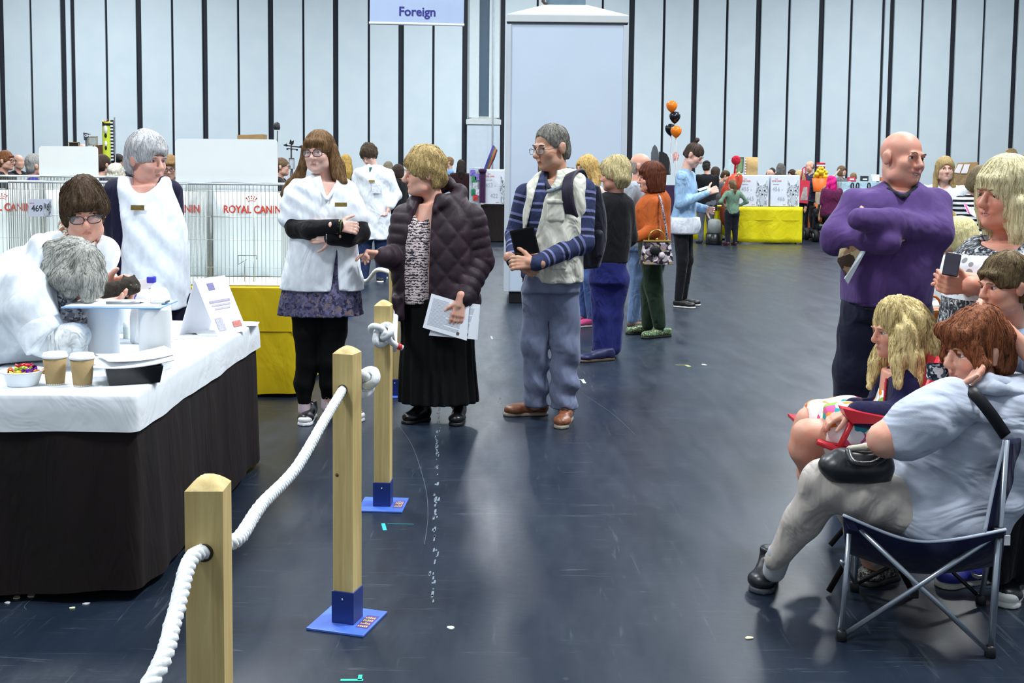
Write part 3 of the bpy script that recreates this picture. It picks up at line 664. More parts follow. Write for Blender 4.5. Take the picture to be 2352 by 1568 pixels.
MB().box((-w+.2, -.408, rz_*.63), (w, -.402, rz_*.63+.012)).build('fold_crease', M('yellow_crease2', '#b8ab02', .7), rt)
def catprint(parent, ox, oz, w_, h_, y):
    """tabby cat drawing printed on a poster, flat ink"""
    s = NT('cat_ink') if 'cat_ink' not in MATS else None
    if s:
        vv = s.coord((1, 1, 1)); s.col(s.ramp(s.noise(s.coord((1, 1, .45)), 42, 5, .7, 1.5), [(.36, '#2e3238'), (.46, '#8a939c'), (.56, '#dfe6ec')])); s.rough(.7)
    pts = [(.12, .0), (.06, .18), (.14, .34), (.02, .45), (.0, .6), (.08, .74), (.06, .98), (.2, .86), (.34, .8), (.5, .8), (.66, .83), (.86, 1.0), (.92, .78), (1.0, .62), (.96, .46), (.84, .36), (.92, .2), (.88, 0)]
    MB().prism([(ox+x*w_, y, oz+z*h_) for x, z in pts], (0, 0, 0), (0, .003, 0)).build('cat_print', MATS['cat_ink'], parent)
    dk = M('cat_dark', '#23262b', .7, var=0); pw = M('cat_pale', '#c3ccd2', .7, var=.1)
    for sx in (.32, .68):
        MB().lathe([(.055*w_, 0), (.055*w_, .002)], 10, mt=Matrix.Translation((ox+sx*w_, y-.006, oz+.6*h_)) @ Matrix.Rotation(math.pi/2, 4, 'X')).build('cat_pupil_print', dk, parent)
    MB().prism([(ox+.42*w_, y-.004, oz+.47*h_), (ox+.58*w_, y-.004, oz+.47*h_), (ox+.5*w_, y-.004, oz+.41*h_)], (0, 0, 0), (0, .002, 0)).build('cat_nose_print', dk, parent)
    MB().prism([(ox+.4*w_, y-.004, oz+.05*h_), (ox+.62*w_, y-.004, oz+.05*h_), (ox+.7*w_, y-.004, oz+.3*h_), (ox+.5*w_, y-.004, oz+.38*h_), (ox+.34*w_, y-.004, oz+.28*h_)], (0, 0, 0), (0, .002, 0)).build('cat_chest_print', pw, parent)
catprint(LATE[0], .022, .003, .05, .1, -.003)
ink = M('pencil_ink', '#a9b3c0', .8, var=0); red2 = M('brand_red_far', '#d86a66', .7, var=0)
def poster(px0, px1, py0, py1, D, top, bot, label, cat=True):
    a = P3(px0, py1, D); b = P3(px1, py0, D); W = b.x-a.x; H = b.z-a.z; a.z += .012
    t = thing('number_poster', (a.x, D, a.z), label, 'poster', 'white numbered cage posters')
    MB().bbox((0, 0, 0), (W-.01, .45, H), .01).build('cage_box', M('poster_white', '#dfe6f0', .5, var=.03), t)
    text('ROYAL CANIN', .06*W, red2, t, (.16*W+.04*W, -.004, .80*H), bold=.001, sx=.8, name='poster_logo'); crown(t, (.19*W, -.004, .875*H), .045*W, red2)
    MB().box((.08*W, -.003, .70*H), (.28*W, -.001, .715*H)).build('print_line', M('ink_grey'), t)
    text(top, .2*W, ink, t, (.24*W, -.004, .5*H), sx=.85, name='handwriting'); text(bot, .2*W, ink, t, (.36*W, -.004, .19*H), sx=.85, name='handwriting')
    MB().box((.42*W, -.003, .05*H), (.52*W, -.001, .065*H)).build('print_line', red2, t)
    if cat: catprint(t, .545*W, .0, .43*W, .86*H, -.006)
    return t
poster(1698, 1768, 404, 475, RD+.05, '455 -', '445', 'left poster with cat picture and numbers 455 to 445'); poster(1769, 1839, 404, 475, RD+.05, '456 -', '466', 'right poster with cat picture and numbers 456 to 466')
BD = GND(1120, 556).y
ba, bb_ = P3(1092, 500, BD).x, P3(1185, 500, BD).x
bt2 = thing('brown_table', ((ba+bb_)/2, BD+.4, 0), 'far table with a dark brown skirt left of the column', 'table'); w = (bb_-ba)/2; z_ = P3(1120, 470, BD).z
MB().bbox((-w, -.36, z_-.03), (w, .36, z_), .004).build('tabletop', M('ply'), bt2)
skirt(perim(-w-.01, w+.01, -.37, .37, .03, 8), [(z_+.004, 0), (.4, .01), (.02, .02)], .01, random.Random(3)).build('skirt', br.m, bt2)
poster(1110, 1180, 392, 470, BD, '453 -', '422', 'poster numbered 453 to 422 left of the column')
p = P3(1108, 466, BD-.12); pl = thing('plum_scarf', (p.x, BD-.14, p.z), 'plum velvet scarf hanging beside the 453 poster', 'scarf')
MB().grid(lambda u, v_: (.06*math.cos(6.28*u)*(1+.15*math.sin(19*u)), .04*math.sin(6.28*u), v_*.66+.0), 20, 6, True, True).build('cloth', cloth('plum_velvet', '#3c2044'), pl)
MB().lathe([(.075, .62), (.09, .68), (.03, .7)], 12).build('folded_top', MATS['plum_velvet'], pl)
# ================================================================== figure kit: bodies and clothes as blended volumes
def A(v): return np.array((v[0], v[1], v[2]), dtype=np.float32)
def smin(a, b, k):
    if k <= 0: return np.minimum(a, b)
    h = np.clip(.5+.5*(b-a)/k, 0, 1); return b+(a-b)*h-k*h*(1-h)
class Cone:
    """tapered limb segment"""
    def __init__(s, a, b, ra, rb, fl=None): s.a, s.b, s.ra, s.rb = A(a), A(b), ra, rb
    def box(s): return np.minimum(s.a-s.ra, s.b-s.rb), np.maximum(s.a+s.ra, s.b+s.rb)
    def __call__(s, P):
        ba = s.b-s.a; l2 = float(ba@ba)+1e-12; pa = P-s.a; t = np.clip((pa@ba)/l2, 0, 1)
        d = pa-t[:, None]*ba; return np.sqrt(np.einsum('ij,ij->i', d, d))-(s.ra+(s.rb-s.ra)*t)
class Ell:
    def __init__(s, c, r, R=None): s.c, s.r = A(c), A(r); s.R = None if R is None else np.array(R, dtype=np.float32)
    def box(s):
        m = float(s.r.max()) if s.R is not None else s.r; return s.c-m, s.c+m
    def __call__(s, P):
        q = P-s.c
        if s.R is not None: q = q@s.R
        u = q/s.r; w = u/s.r; k0 = np.sqrt(np.einsum('ij,ij->i', u, u)); k1 = np.sqrt(np.einsum('ij,ij->i', w, w))+1e-9
        return k0*(k0-1)/k1
class Box:
    def __init__(s, c, h, r=.01, R=None): s.c, s.h, s.r = A(c), A(h), r; s.R = None if R is None else np.array(R, dtype=np.float32)
    def box(s):
        m = float(np.sqrt((s.h**2).sum()))+s.r if s.R is not None else s.h+s.r; return s.c-m, s.c+m
    def __call__(s, P):
        q = P-s.c
        if s.R is not None: q = q@s.R
        q = np.abs(q)-(s.h-s.r); return np.sqrt((np.maximum(q, 0)**2).sum(1))+np.minimum(q.max(1), 0)-s.r
class Loft:
    """superelliptic sections along an axis: rows of (centre, half width, half depth)"""
    def __init__(s, rows, u=(1, 0, 0), n=2.4, axis=None, pleat=None):
        C = np.array([A(r[0]) for r in rows]); a = np.array([r[1] for r in rows]); b = np.array([r[2] for r in rows])
        w = C[-1]-C[0] if axis is None else A(axis); w = w/np.linalg.norm(w); t = (C-C[0])@w
        o = np.argsort(t); C, a, b, t = C[o], a[o], b[o], t[o]
        tt = np.linspace(t[0], t[-1], 40)
        def sm(y):                                    # smooth monotone-ish resampling
            m = np.gradient(y, t) if len(t) > 2 else np.full(len(t), (y[-1]-y[0])/(t[-1]-t[0]))
            i = np.clip(np.searchsorted(t, tt)-1, 0, len(t)-2); h = t[i+1]-t[i]; x = (tt-t[i])/h
            return (1+2*x)*(1-x)**2*y[i]+x*(1-x)**2*h*m[i]+x*x*(3-2*x)*y[i+1]+x*x*(x-1)*h*m[i+1]
        s.o, s.w, s.t = C[0]-w*t[0] if False else C[0], w.astype(np.float32), tt
        c0 = C[0]; s.c0 = c0-w*0
        s.base = c0; s.t0 = t[0]
        s.cx = np.stack([sm(C[:, k]) for k in range(3)], 1); s.a, s.bb = sm(a), sm(b)
        u = A(u); u = u-w*(u@w); s.u = u/np.linalg.norm(u); s.v = np.cross(s.w, s.u); s.n = n; s.pleat = pleat
    def box(s):
        m = np.maximum(s.a, s.bb)[:, None]; return (s.cx-m).min(0)-.02, (s.cx+m).max(0)+.02
    def __call__(s, P):
        q0 = (P-s.cx[0])@s.w+s.t[0]; T = np.clip(q0, s.t[0], s.t[-1])
        c = np.stack([np.interp(T, s.t, s.cx[:, k]) for k in range(3)], 1); a = np.interp(T, s.t, s.a); b = np.interp(T, s.t, s.bb)
        q = P-c; x = (q@s.u)/a; y = (q@s.v)/b
        if s.pleat is not None:
            an = np.arctan2(y, x); f = s.pleat(an, (T-s.t[0])/(s.t[-1]-s.t[0])); x = x/f; y = y/f
        rho = (np.abs(x)**s.n+np.abs(y)**s.n)**(1/s.n)
        d = (rho-1)*np.minimum(a, b); e = np.maximum(s.t[0]-q0, q0-s.t[-1])
        return np.where(e > 0, np.where(d > 0, np.sqrt(np.maximum(d, 0)**2+e*e), e), np.maximum(d, e))
class Half:
    """half space n.(p-c) > 0 removed when subtracted"""
    def __init__(s, c, n): s.c, s.n = A(c), A(Vector(n).normalized())
    def box(s): return None
    def __call__(s, P): return -((P-s.c)@s.n)
def surface(f, lo, hi, h):
    """surface nets over a two-level grid"""
    lo = np.asarray(lo, dtype=np.float32)-2.5*h; hi = np.asarray(hi, dtype=np.float32)+2.5*h
    q = 4; nb = np.maximum(np.ceil((hi-lo)/(q*h)).astype(int), 1); S = q*h
    gx = [lo[k]+S*np.arange(nb[k]+1, dtype=np.float32) for k in range(3)]
    X, Y, Z = np.meshgrid(*gx, indexing='ij'); cv = f(np.stack([X.ravel(), Y.ravel(), Z.ravel()], 1)).reshape(X.shape)
    n = nb*q+1
    ab = np.abs(cv); act = np.zeros(nb, bool)
    for dx in (0, 1):
        for dy in (0, 1):
            for dz in (0, 1): act |= ab[dx:dx+nb[0], dy:dy+nb[1], dz:dz+nb[2]] < S*1.5
    s0 = cv[:-1, :-1, :-1] < 0
    for dx in (0, 1):
        for dy in (0, 1):
            for dz in (0, 1): act |= (cv[dx:dx+nb[0], dy:dy+nb[1], dz:dz+nb[2]] < 0) != s0
    V = np.full(n, 1.0, dtype=np.float32)
    rep = np.repeat(np.repeat(np.repeat(np.where(s0, -1.0, 1.0).astype(np.float32), q, 0), q, 1), q, 2); V[:-1, :-1, :-1] = rep
    am = np.zeros(n, bool); ra_ = np.repeat(np.repeat(np.repeat(act, q, 0), q, 1), q, 2)
    am[:-1, :-1, :-1] |= ra_; am[1:, :-1, :-1] |= ra_; am[:-1, 1:, :-1] |= ra_; am[:-1, :-1, 1:] |= ra_
    am[1:, 1:, :-1] |= ra_; am[1:, :-1, 1:] |= ra_; am[:-1, 1:, 1:] |= ra_; am[1:, 1:, 1:] |= ra_
    idx = np.argwhere(am); pts = lo+h*idx.astype(np.float32)
    vals = np.concatenate([f(pts[i:i+12000]) for i in range(0, len(pts), 12000)]) if len(pts) else np.zeros(0)
    V[am] = vals
    ins = V < 0
    c = [ins[dx:n[0]-1+dx, dy:n[1]-1+dy, dz:n[2]-1+dz] for dx in (0, 1) for dy in (0, 1) for dz in (0, 1)]
    anyi = c[0].copy(); alli = c[0].copy()
    for k in c[1:]: anyi |= k; alli &= k
    cell = np.argwhere(anyi & ~alli)
    if len(cell) == 0: return np.zeros((0, 3)), np.zeros((0, 4), int)
    cid = np.full(n-1, -1, int); cid[cell[:, 0], cell[:, 1], cell[:, 2]] = np.arange(len(cell))
    acc = np.zeros((len(cell), 3)); cnt = np.zeros(len(cell))
    cor = [(dx, dy, dz) for dx in (0, 1) for dy in (0, 1) for dz in (0, 1)]
    cvs = {o: V[cell[:, 0]+o[0], cell[:, 1]+o[1], cell[:, 2]+o[2]] for o in cor}
    for i, a in enumerate(cor):
        for b in cor[i+1:]:
            if sum(abs(a[k]-b[k]) for k in range(3)) != 1: continue
            va, vb = cvs[a], cvs[b]; m = (va < 0) != (vb < 0); t = np.where(m, va/(va-vb+1e-12), 0)
            e = np.array(a)+(np.array(b)-np.array(a))*t[:, None]; acc += np.where(m[:, None], e, 0); cnt += m
    verts = lo+h*(cell+acc/cnt[:, None])
    quads = []
    for ax in range(3):
        o1, o2 = (ax+1) % 3, (ax+2) % 3
        sl0 = [slice(None)]*3; sl1 = [slice(None)]*3; sl0[ax] = slice(0, n[ax]-1); sl1[ax] = slice(1, n[ax])
        cr = ins[tuple(sl0)] != ins[tuple(sl1)]; e = np.argwhere(cr)
        ok = (e[:, o1] > 0) & (e[:, o2] > 0) & (e[:, o1] < n[o1]-1) & (e[:, o2] < n[o2]-1); e = e[ok]
        if len(e) == 0: continue
        def g(d1, d2):
            w = e.copy(); w[:, o1] += d1; w[:, o2] += d2; return cid[w[:, 0], w[:, 1], w[:, 2]]
        Q = np.stack([g(-1, -1), g(0, -1), g(0, 0), g(-1, 0)], 1)
        flip = ~ins[e[:, 0], e[:, 1], e[:, 2]]; Q[flip] = Q[flip][:, ::-1]; quads.append(Q)
    return verts, np.concatenate(quads)
_WOB = {}
def wob(P, seed, freq):
    """cheap smooth pseudo-noise in -1..1"""
    if (seed, freq) not in _WOB:
        rg = np.random.RandomState(seed); L = []
        for k in range(5):
            d = rg.normal(size=3); d /= np.linalg.norm(d); L.append(((d*freq*rg.uniform(.6, 1.5)).astype(np.float32), np.float32(rg.uniform(0, 6.28))))
        _WOB[(seed, freq)] = (np.stack([a for a, b in L], 1), np.array([b for a, b in L], dtype=np.float32))
    K, ph = _WOB[(seed, freq)]
    return np.sin(P@K+ph).sum(1)/np.float32(3.0)
def blend(prims, k):
    bx = []
    for p in prims:
        b = p.box(); bx.append(b)
    def f(P):
        d = None; pl, ph = P.min(0)-(.05+2*k), P.max(0)+(.05+2*k)
        for p, b in zip(prims, bx):
            if b is not None and ((b[0] > ph).any() or (b[1] < pl).any()): continue
            if b is None or not isinstance(p, Loft) or len(P) < 400:
                q = p(P); d = q if d is None else smin(d, q, k); continue
            lo, hi = b; e = np.maximum(np.maximum(lo-P, P-hi), 0); far = np.sqrt((e*e).sum(1)); m = far < .06+k
            if d is None: d = np.where(m, 1.0, far+.02).astype(np.float32); d[m] = p(P[m]); continue
            d = np.minimum(d, far+.02)
            if m.any(): d[m] = smin(d[m], p(P[m]), k)
        return d if d is not None else np.full(len(P), .08, dtype=np.float32)
    lo = np.min([b[0] for b in bx if b is not None], 0); hi = np.max([b[1] for b in bx if b is not None], 0)
    return f, lo, hi
def mesh_np(name, V, Q, smooth=True):
    me = bpy.data.meshes.new(name); me.vertices.add(len(V)); me.vertices.foreach_set('co', np.asarray(V, dtype=np.float32).ravel())
    n = len(Q); me.loops.add(n*4); me.loops.foreach_set('vertex_index', np.asarray(Q, dtype=np.int32).ravel())
    me.polygons.add(n); me.polygons.foreach_set('loop_start', np.arange(n, dtype=np.int32)*4); me.polygons.foreach_set('loop_total', np.full(n, 4, dtype=np.int32))
    me.polygons.foreach_set('use_smooth', np.full(n, smooth, dtype=bool)); me.update(calc_edges=True); return me

FACE = np.array([0, 0, 0])
class Head:
    """head frame: origin at mid head, +y the way the face looks, z up, s scale (1 = 0.235 m from chin to crown)"""
    def __init__(s, c, yaw=0, pitch=0, roll=0, size=1.0):
        y, p, r = math.radians(yaw), math.radians(pitch), math.radians(roll)
        # yaw 0 looks at the camera (-Y), +90 looks image-left (-X)
        R = Matrix.Rotation(math.pi-y, 3, 'Z') @ Matrix.Rotation(-p, 3, 'X') @ Matrix.Rotation(r, 3, 'Y')
        s.M = R; s.c = Vector(c); s.s = size; s.R = np.array(R, dtype=np.float32)
    def w(s, x, y, z): return s.c+s.M @ (Vector((x, y, z))*s.s)
    def loc(s, P): return ((P-A(s.c))@s.R)/s.s
    def E(s, c, r): return Ell(s.w(*c), [k*s.s for k in r], s.R)
    def C(s, a, b, ra, rb): return Cone(s.w(*a), s.w(*b), ra*s.s, rb*s.s)
def head_parts(H, neck_to, neck_r=.052, jaw=1.0, nose=1.0, face_w=1.0, smile=0.0, fine=True, fat=0.0):
    fw = face_w; P_ = [H.E((0, -.012, .032), (.074*fw, .096, .086)), H.E((0, .028, -.04), (.062*fw, .062, .078)), H.E((0, .05, -.085), (.036*jaw*fw, .036, .028)), H.E((0, .062, -.098), (.02*jaw, .022, .016))]
    if fat: P_ += [H.E((0, .02, -.085), (.062*fw+fat, .05, .035))]
    for sx in (-1, 1):
        P_ += [H.E((sx*.036*fw, .058, -.028), (.028, .028, .027)), H.E((sx*.045*fw, .02, -.072), (.022, .04, .026))]
    nk = [Cone(H.w(0, -.022, -.05), neck_to, neck_r*H.s*.98, neck_r*H.s*1.08)]
    soft, lo, hi = blend(P_+nk, .022*H.s)
    fe = []
    if fine:
        fe += [H.C((0, .094, .006), (0, .111*nose, -.028), .008, .0125*nose), H.E((0, .103*nose, -.034), (.017, .014, .011)), H.C((-.03, .086, .02), (.03, .086, .02), .010, .010)]
        fe += [H.C((-.02-smile*.006, .083, -.062+smile*.006), (0, .093, -.063), .0055, .0065), H.C((.02+smile*.006, .083, -.062+smile*.006), (0, .093, -.063), .0055, .0065), H.C((-.014, .086, -.070), (.014, .086, -.070), .0062, .0062)]
        fe += [H.C((0, .083, -.096), (0, .078, -.098), .013, .013)]
        lids = [H.C((sx*.019, .087, .0115), (sx*.032, .0905, .0135), .0042, .005) for sx in (-1, 1)]+[H.C((sx*.045, .081, .0105), (sx*.032, .0905, .0135), .0042, .005) for sx in (-1, 1)]+[H.C((sx*.020, .085, -.0075), (sx*.044, .080, -.0065), .0042, .0042) for sx in (-1, 1)]
    for sx in (-1, 1):
        fe += [H.E((sx*.079*fw, -.008, -.008), (.010, .021, .031)), H.E((sx*.083*fw, -.014, .006), (.008, .016, .018))]
    fine_f, lo2, hi2 = blend(fe, .006*H.s) if fe else (None, None, None)
    socks = [H.E((sx*.032, .103, .004), (.019, .018, .0115)) for sx in (-1, 1)]
    mouth = H.C((-.021, .098-.004*smile, -.0665), (.021, .098-.004*smile, -.0665), .0022+.003*smile, .0022+.003*smile)
    def f(P):
        d = soft(P)
        if fine_f is not None:
            L = H.loc(P); near = (np.abs(L) < .17).all(1)
            if near.any():
                Pn = P[near]; dn = smin(d[near], fine_f(Pn), .012*H.s)
                if fine:
                    for s_ in socks: dn = -smin(-dn, s_(Pn), .010*H.s)
                    for s_ in lids: dn = smin(dn, s_(Pn), .004*H.s)
                    dn = -smin(-dn, mouth(Pn), .003*H.s)
                d[near] = dn
        return d
    lo = np.minimum(lo, lo2); hi = np.maximum(hi, hi2)
    return f, lo, hi
def hand_parts(wrist, direc, palm_n, thumb_side, size=1.0, curl=35, spread=.5, thumb_curl=20, bends=None):
    """palm plus five fingers; direc = wrist to knuckles, palm_n = way the palm faces, thumb_side = +1/-1 along cross(direc, palm_n)"""
    w = Vector(wrist); d = Vector(direc).normalized(); n = Vector(palm_n); n = (n-d*n.dot(d)).normalized(); sd = d.cross(n)*thumb_side
    k = size; prims = []
    prims.append(Cone(w-d*.03*k, w+d*.03*k+sd*.006*k, .030*k, .026*k))
    for o in (-.028, -.010, .010, .027): prims.append(Cone(w+d*.02*k+sd*o*.55*k, w+d*.088*k+sd*o*k, .016*k, .0125*k))
    L = {.030: .070, .010: .079, -.010: .074, -.029: .058}; bd = bends or [curl]*4
    for (o, ln), cu in zip(L.items(), bd):
        p = w+d*.088*k+sd*o*k; dirv = (d+sd*o*spread*4).normalized(); r = .0098*k; ax = dirv.cross(n).normalized()
        ang = 0
        for j, (fr, rr) in enumerate(((.45, .0095), (.31, .0085), (.24, .0075))):
            ang = cu*(1.0 if j == 0 else 1.15 if j == 1 else .7)
            dirv = Matrix.Rotation(math.radians(ang), 3, ax) @ dirv if (Matrix.Rotation(math.radians(5), 3, ax) @ dirv).dot(n) > dirv.dot(n) else Matrix.Rotation(-math.radians(ang), 3, ax) @ dirv
            q = p+dirv*ln*fr*k; prims.append(Cone(p, q, (r if j == 0 else prims[-1].rb), rr*k)); p = q
    p = w+d*.025*k+sd*.024*k; dirv = (d*.62+sd*.75+n*.18).normalized(); q = p+dirv*.044*k; prims.append(Cone(p, q, .0165*k, .0115*k))
    dirv = (dirv+d*.5*math.sin(math.radians(thumb_curl*2))+n*.5*math.sin(math.radians(thumb_curl))).normalized(); q2 = q+dirv*.032*k; prims.append(Cone(q, q2, .0115*k, .0098*k))
    dirv = (dirv+d*.25+n*.3*math.sin(math.radians(thumb_curl))).normalized(); prims.append(Cone(q2, q2+dirv*.026*k, .0098*k, .0082*k))
    return prims

def skin_mat(name, c):
    if name in MATS: return MATS[name]
    s = NT(name); v = s.coord(); b = rgb(c)
    rd = (min(1, b[0]*1.05), b[1]*.78, b[2]*.74, 1)
    s.col(s.mix(s.ramp(s.noise(v, 22, 4), [(.4, (0, 0, 0, 1)), (.75, (1, 1, 1, 1))]), b, rd)); s.rough(.5, .4)
    s.b.inputs['Subsurface Weight'].default_value = .12; s.b.inputs['Subsurface Radius'].default_value = (.010, .004, .002)
    s.bump(s.noise(v, 120, 3), .12, .003); return s.m
def hair_mat(name, c, c2=None, streak=1.0, rough=.62, sc=(55, 55, 7)):
    if name in MATS: return MATS[name]
    s = NT(name); v = s.coord(sc); b = rgb(c); d = rgb(c2) if c2 else tuple(x*.45 for x in b[:3])+(1,); l = tuple(min(1, x*1.25+.01) for x in b[:3])+(1,)
    n = s.noise(v, 2.2, 4, .6, 1.2); s.col(s.ramp(n, [(.32, d), (.5, b), (.68, l)])); s.rough(rough, .25)
    s.bump(n, .7*streak, .010); return s.m
class Fig:
    """one person: joints are given as (pixel x, pixel y, depth offset in metres)"""
    def __init__(s, D, label, base_px=None, fine=1.07, name='person', group=None, size=1.0):
        s.D = D; s.k = mpp(D); s.fine = fine; s.sz = size
        p = P3(base_px, 600, D) if base_px else None
        s.base = Vector((p.x, D, 0)); s.o = thing(name, s.base, label, 'person', group)
        s.body = []; s.hands = []; s.head = None; s.objs = {}
    def p(s, x, y, dy=0.0): return P3(x, y, s.D+dy)
    def chain(s, pts, sc=1.0):
        out = []
        for a, b in zip(pts[:-1], pts[1:]):
            pa = s.p(*a[:3]) if len(a) == 4 else a[0]; pb = s.p(*b[:3]) if len(b) == 4 else b[0]
            out.append(Cone(pa, pb, a[-1]*sc, b[-1]*sc))
        return out
    def loft(s, rows, n=2.4, u=(1, 0, 0), dy=0.0, grow=0.0, axis=(0, 0, 1), pleat=None):
        """rows: (py, x left, x right, half depth[, dy])"""
        R_ = []
        for r in rows:
            y = dy+(r[4] if len(r) > 4 else 0); a = s.p(r[1], r[0], y); b = s.p(r[2], r[0], y); R_.append(((a+b)/2, (b-a).length/2+grow, r[3]+grow))
        return Loft(R_, u, n, axis, pleat)
    def make(s, name, prims, mat, k=.03, h=None, cut=None, ck=.004, disp=None, along=None, keep=None, parent=None, post=None, label=None):
        """blend volumes into one mesh; cut = volumes taken away"""
        h = (h or .009)*s.fine*1.1
        f, lo, hi = blend(prims, k); cb = [c.box() for c in cut] if cut else None
        def g(P):
            d = f(P)
            if disp is not None:
                m = np.abs(d) < .035
                if m.any(): d[m] = d[m]-disp(P[m])
            if cut:
                for c, b in zip(cut, cb):
                    if b is None: d = -smin(-d, c(P), ck)
                    else:
                        m = ((P > b[0]-.05) & (P < b[1]+.05)).all(1)
                        if m.any(): d[m] = -smin(-d[m], c(P[m]), ck)
            if post:
                e = fp(P)
                if disp is not None:
                    m = np.abs(e) < .06
                    if m.any(): e[m] = e[m]-disp(P[m])
                d = smin(d, e, k)
            return d
        if post: fp, l2, h2 = blend(post, k); lo = np.minimum(lo, l2); hi = np.maximum(hi, h2)
        V, Q = surface(g, lo-.02, hi+.02, h)
        if len(V) == 0: return None
        if keep is not None:
            m = keep(V[Q].mean(1)); Q = Q[m]
        me = mesh_np(name, V-A(s.base), Q)
        if along is not None:
            at = me.attributes.new('along', 'FLOAT', 'POINT'); at.data.foreach_set('value', np.asarray(along(V), dtype=np.float32))
        o = link(name, me, mat, parent or s.o)
        if parent is not None and parent is not s.o: pass
        if label: o['label'] = label
        return o
    def set_head(s, x, y, hpx, yaw, pitch=0, roll=0, dy=0.0, neck=None, **kw):
        """x, y = pixel of the middle of the head, hpx = crown to chin in pixels"""
        sz = hpx*(s.D+dy)/FPX/.235; s.H = Head(s.p(x, y, dy), yaw, pitch, roll, sz)
        nk = s.p(*neck) if neck is not None else s.H.w(0, -.05, -.2)
        s.hp = head_parts(s.H, nk, fine=s.fine < 1.8, **kw); s.neck_to = nk; return s.H
    def add_hand(s, wrist, d, n, side, **kw):
        """wrist as (px, py, dy)"""
        w = s.p(*wrist) if not isinstance(wrist, Vector) else wrist
        s.hands.append(hand_parts(w, d, n, side, **kw)); return w
    def build_body(s, skin, extra=(), lips='#bd8074', hh=.0058, core_h=.022):
        """head, neck, trunk, limbs and hands in one mesh: fine where skin shows, coarse under the clothes"""
        parts = []; core = list(s.body)+list(extra); hf = max(hh*s.fine, .004)
        fh, lo, hi = s.hp
        if core:
            fc, l2, h2 = blend(core, .03)
            ft = lambda P: smin(fh(P), fc(P), .03)
        else: ft, l2, h2 = fh, lo, hi
        hl = A(s.H.c)-.145*s.H.s; hu = A(s.H.c)+.145*s.H.s
        nlo = np.minimum(hl, A(s.neck_to)-.06); nhi = np.maximum(hu, A(s.neck_to)+.05)
        V, Q = surface(ft, nlo, nhi, hf); bc = V[Q].mean(1); parts.append((V, Q))
        boxes = [(nlo, nhi)]
        for hp in s.hands:
            f1, a, b = blend(hp, .006)
            V, Q = surface(f1, a, b, max(.0048*s.fine, .0035)); parts.append((V, Q))
        if core:
            V, Q = surface(ft, np.minimum(lo, l2), np.maximum(hi, h2), core_h*min(s.fine, 1.4)); c = V[Q].mean(1); m = np.ones(len(Q), bool)
            for a, b in boxes: m &= ~((c > a+core_h*1.3) & (c < b-core_h*1.3)).all(1)
            parts.append((V, Q[m]))
        Vs = np.concatenate([p_[0] for p_ in parts]); off = 0; Qs = []
        for v, q in parts: Qs.append(q+off); off += len(v)
        Qs = np.concatenate(Qs); me = mesh_np('body', Vs-A(s.base), Qs)
        sk = skin if not isinstance(skin, str) else skin_mat('skin_'+skin, skin)
        me.materials.append(sk)
        if s.fine < 1.8:
            me.materials.append(M('lip_'+lips, lips, .45, var=.08)); c = s.H.loc(Vs[Qs].mean(1)); mi = (((c[:, 0]/.020)**2+((c[:, 2]+.0668)/.0072)**2 < 1) & (c[:, 1] > .076)).astype(np.int32)
            me.polygons.foreach_set('material_index', mi)
        s.objs['body'] = link('body', me, None, s.o)
        return s.objs['body']
    def eyes(s, brow='#6a5138', iris='#5a4a3c', closed=False, bh=.0, bt=.0027):
        H = s.H
        for sx in (-1, 1):
            if not closed:
                mb = MB(); M4 = Matrix.Translation(H.w(sx*.032, .0765, .003)-s.base) @ H.M.to_4x4() @ Matrix.Scale(H.s, 4)
                mb.lathe([(.0001, -.011), (.008, -.008), (.011, 0), (.008, .008), (.0001, .011)], 14, mt=M4 @ Matrix.Rotation(-math.pi/2, 4, 'X')); mb.build('eye', M('eye_white', '#d9d2cc', .25, var=0), s.o)
                mb = MB(); mb.lathe([(.0066, .0088), (.0055, .0100), (.0, .0114)], 12, mt=M4 @ Matrix.Rotation(-math.pi/2, 4, 'X')); mb.build('iris', M('iris_'+iris, iris, .2, var=0), s.o)
            pts = [H.w(sx*.016, .099, .021+bh), H.w(sx*.03, .099, .026+bh), H.w(sx*.046, .088, .022+bh)]
            MB().tube([q-s.base for q in crom(pts, 4)], [bt*H.s*(.7+.5*math.sin(3.14*i/8)) for i in range(9)], 6).build('eyebrow', M('brow_'+brow, brow, .8), s.o)
    def glasses(s, c='#2a2530', r=.0021, w=.026, hgt=.019, z=.0, lens=True, y=.108):
        H = s.H; g = bpy.data.objects.new('glasses', None); COL.objects.link(g); g.parent = s.o; fm = M('frame_'+c, c, .35)
        for sx in (-1, 1):
            pp = [H.w(sx*.034+w*math.copysign(abs(math.cos(t))**.7, math.cos(t)), y-.012*(abs(sx*.034+w*math.cos(t))/.06)**2, z+hgt*math.copysign(abs(math.sin(t))**.7, math.sin(t)))-s.base for t in [2*math.pi*i/20 for i in range(21)]]
            MB().tube(pp, r*H.s, 6, False).build('rim', fm, g)
            if lens and s.fine < 1.4:
                lm = MATS.get('lens_glass')
                if lm is None:
                    q = NT('lens_glass'); q.col('#e8ecf4'); q.rough(.03, .5); q.b.inputs['Transmission Weight'].default_value = 0.0; q.b.inputs['Alpha'].default_value = .16; lm = q.m
                MB().add(pp[:-1], [list(range(20))]).build('lens', lm, g, fix=False)
            MB().tube([H.w(sx*.060, y-.014, z+.006)-s.base, H.w(sx*.080, .03, z+.006)-s.base, H.w(sx*.084, -.012, z+.004)-s.base, H.w(sx*.084, -.022, z-.012)-s.base], r*.9*H.s, 6).build('temple', fm, g)
        MB().tube([H.w(-.009, y+.001, z+.004)-s.base, H.w(0, y+.004, z+.007)-s.base, H.w(.009, y+.001, z+.004)-s.base], r*H.s, 6).build('bridge', fm, g)
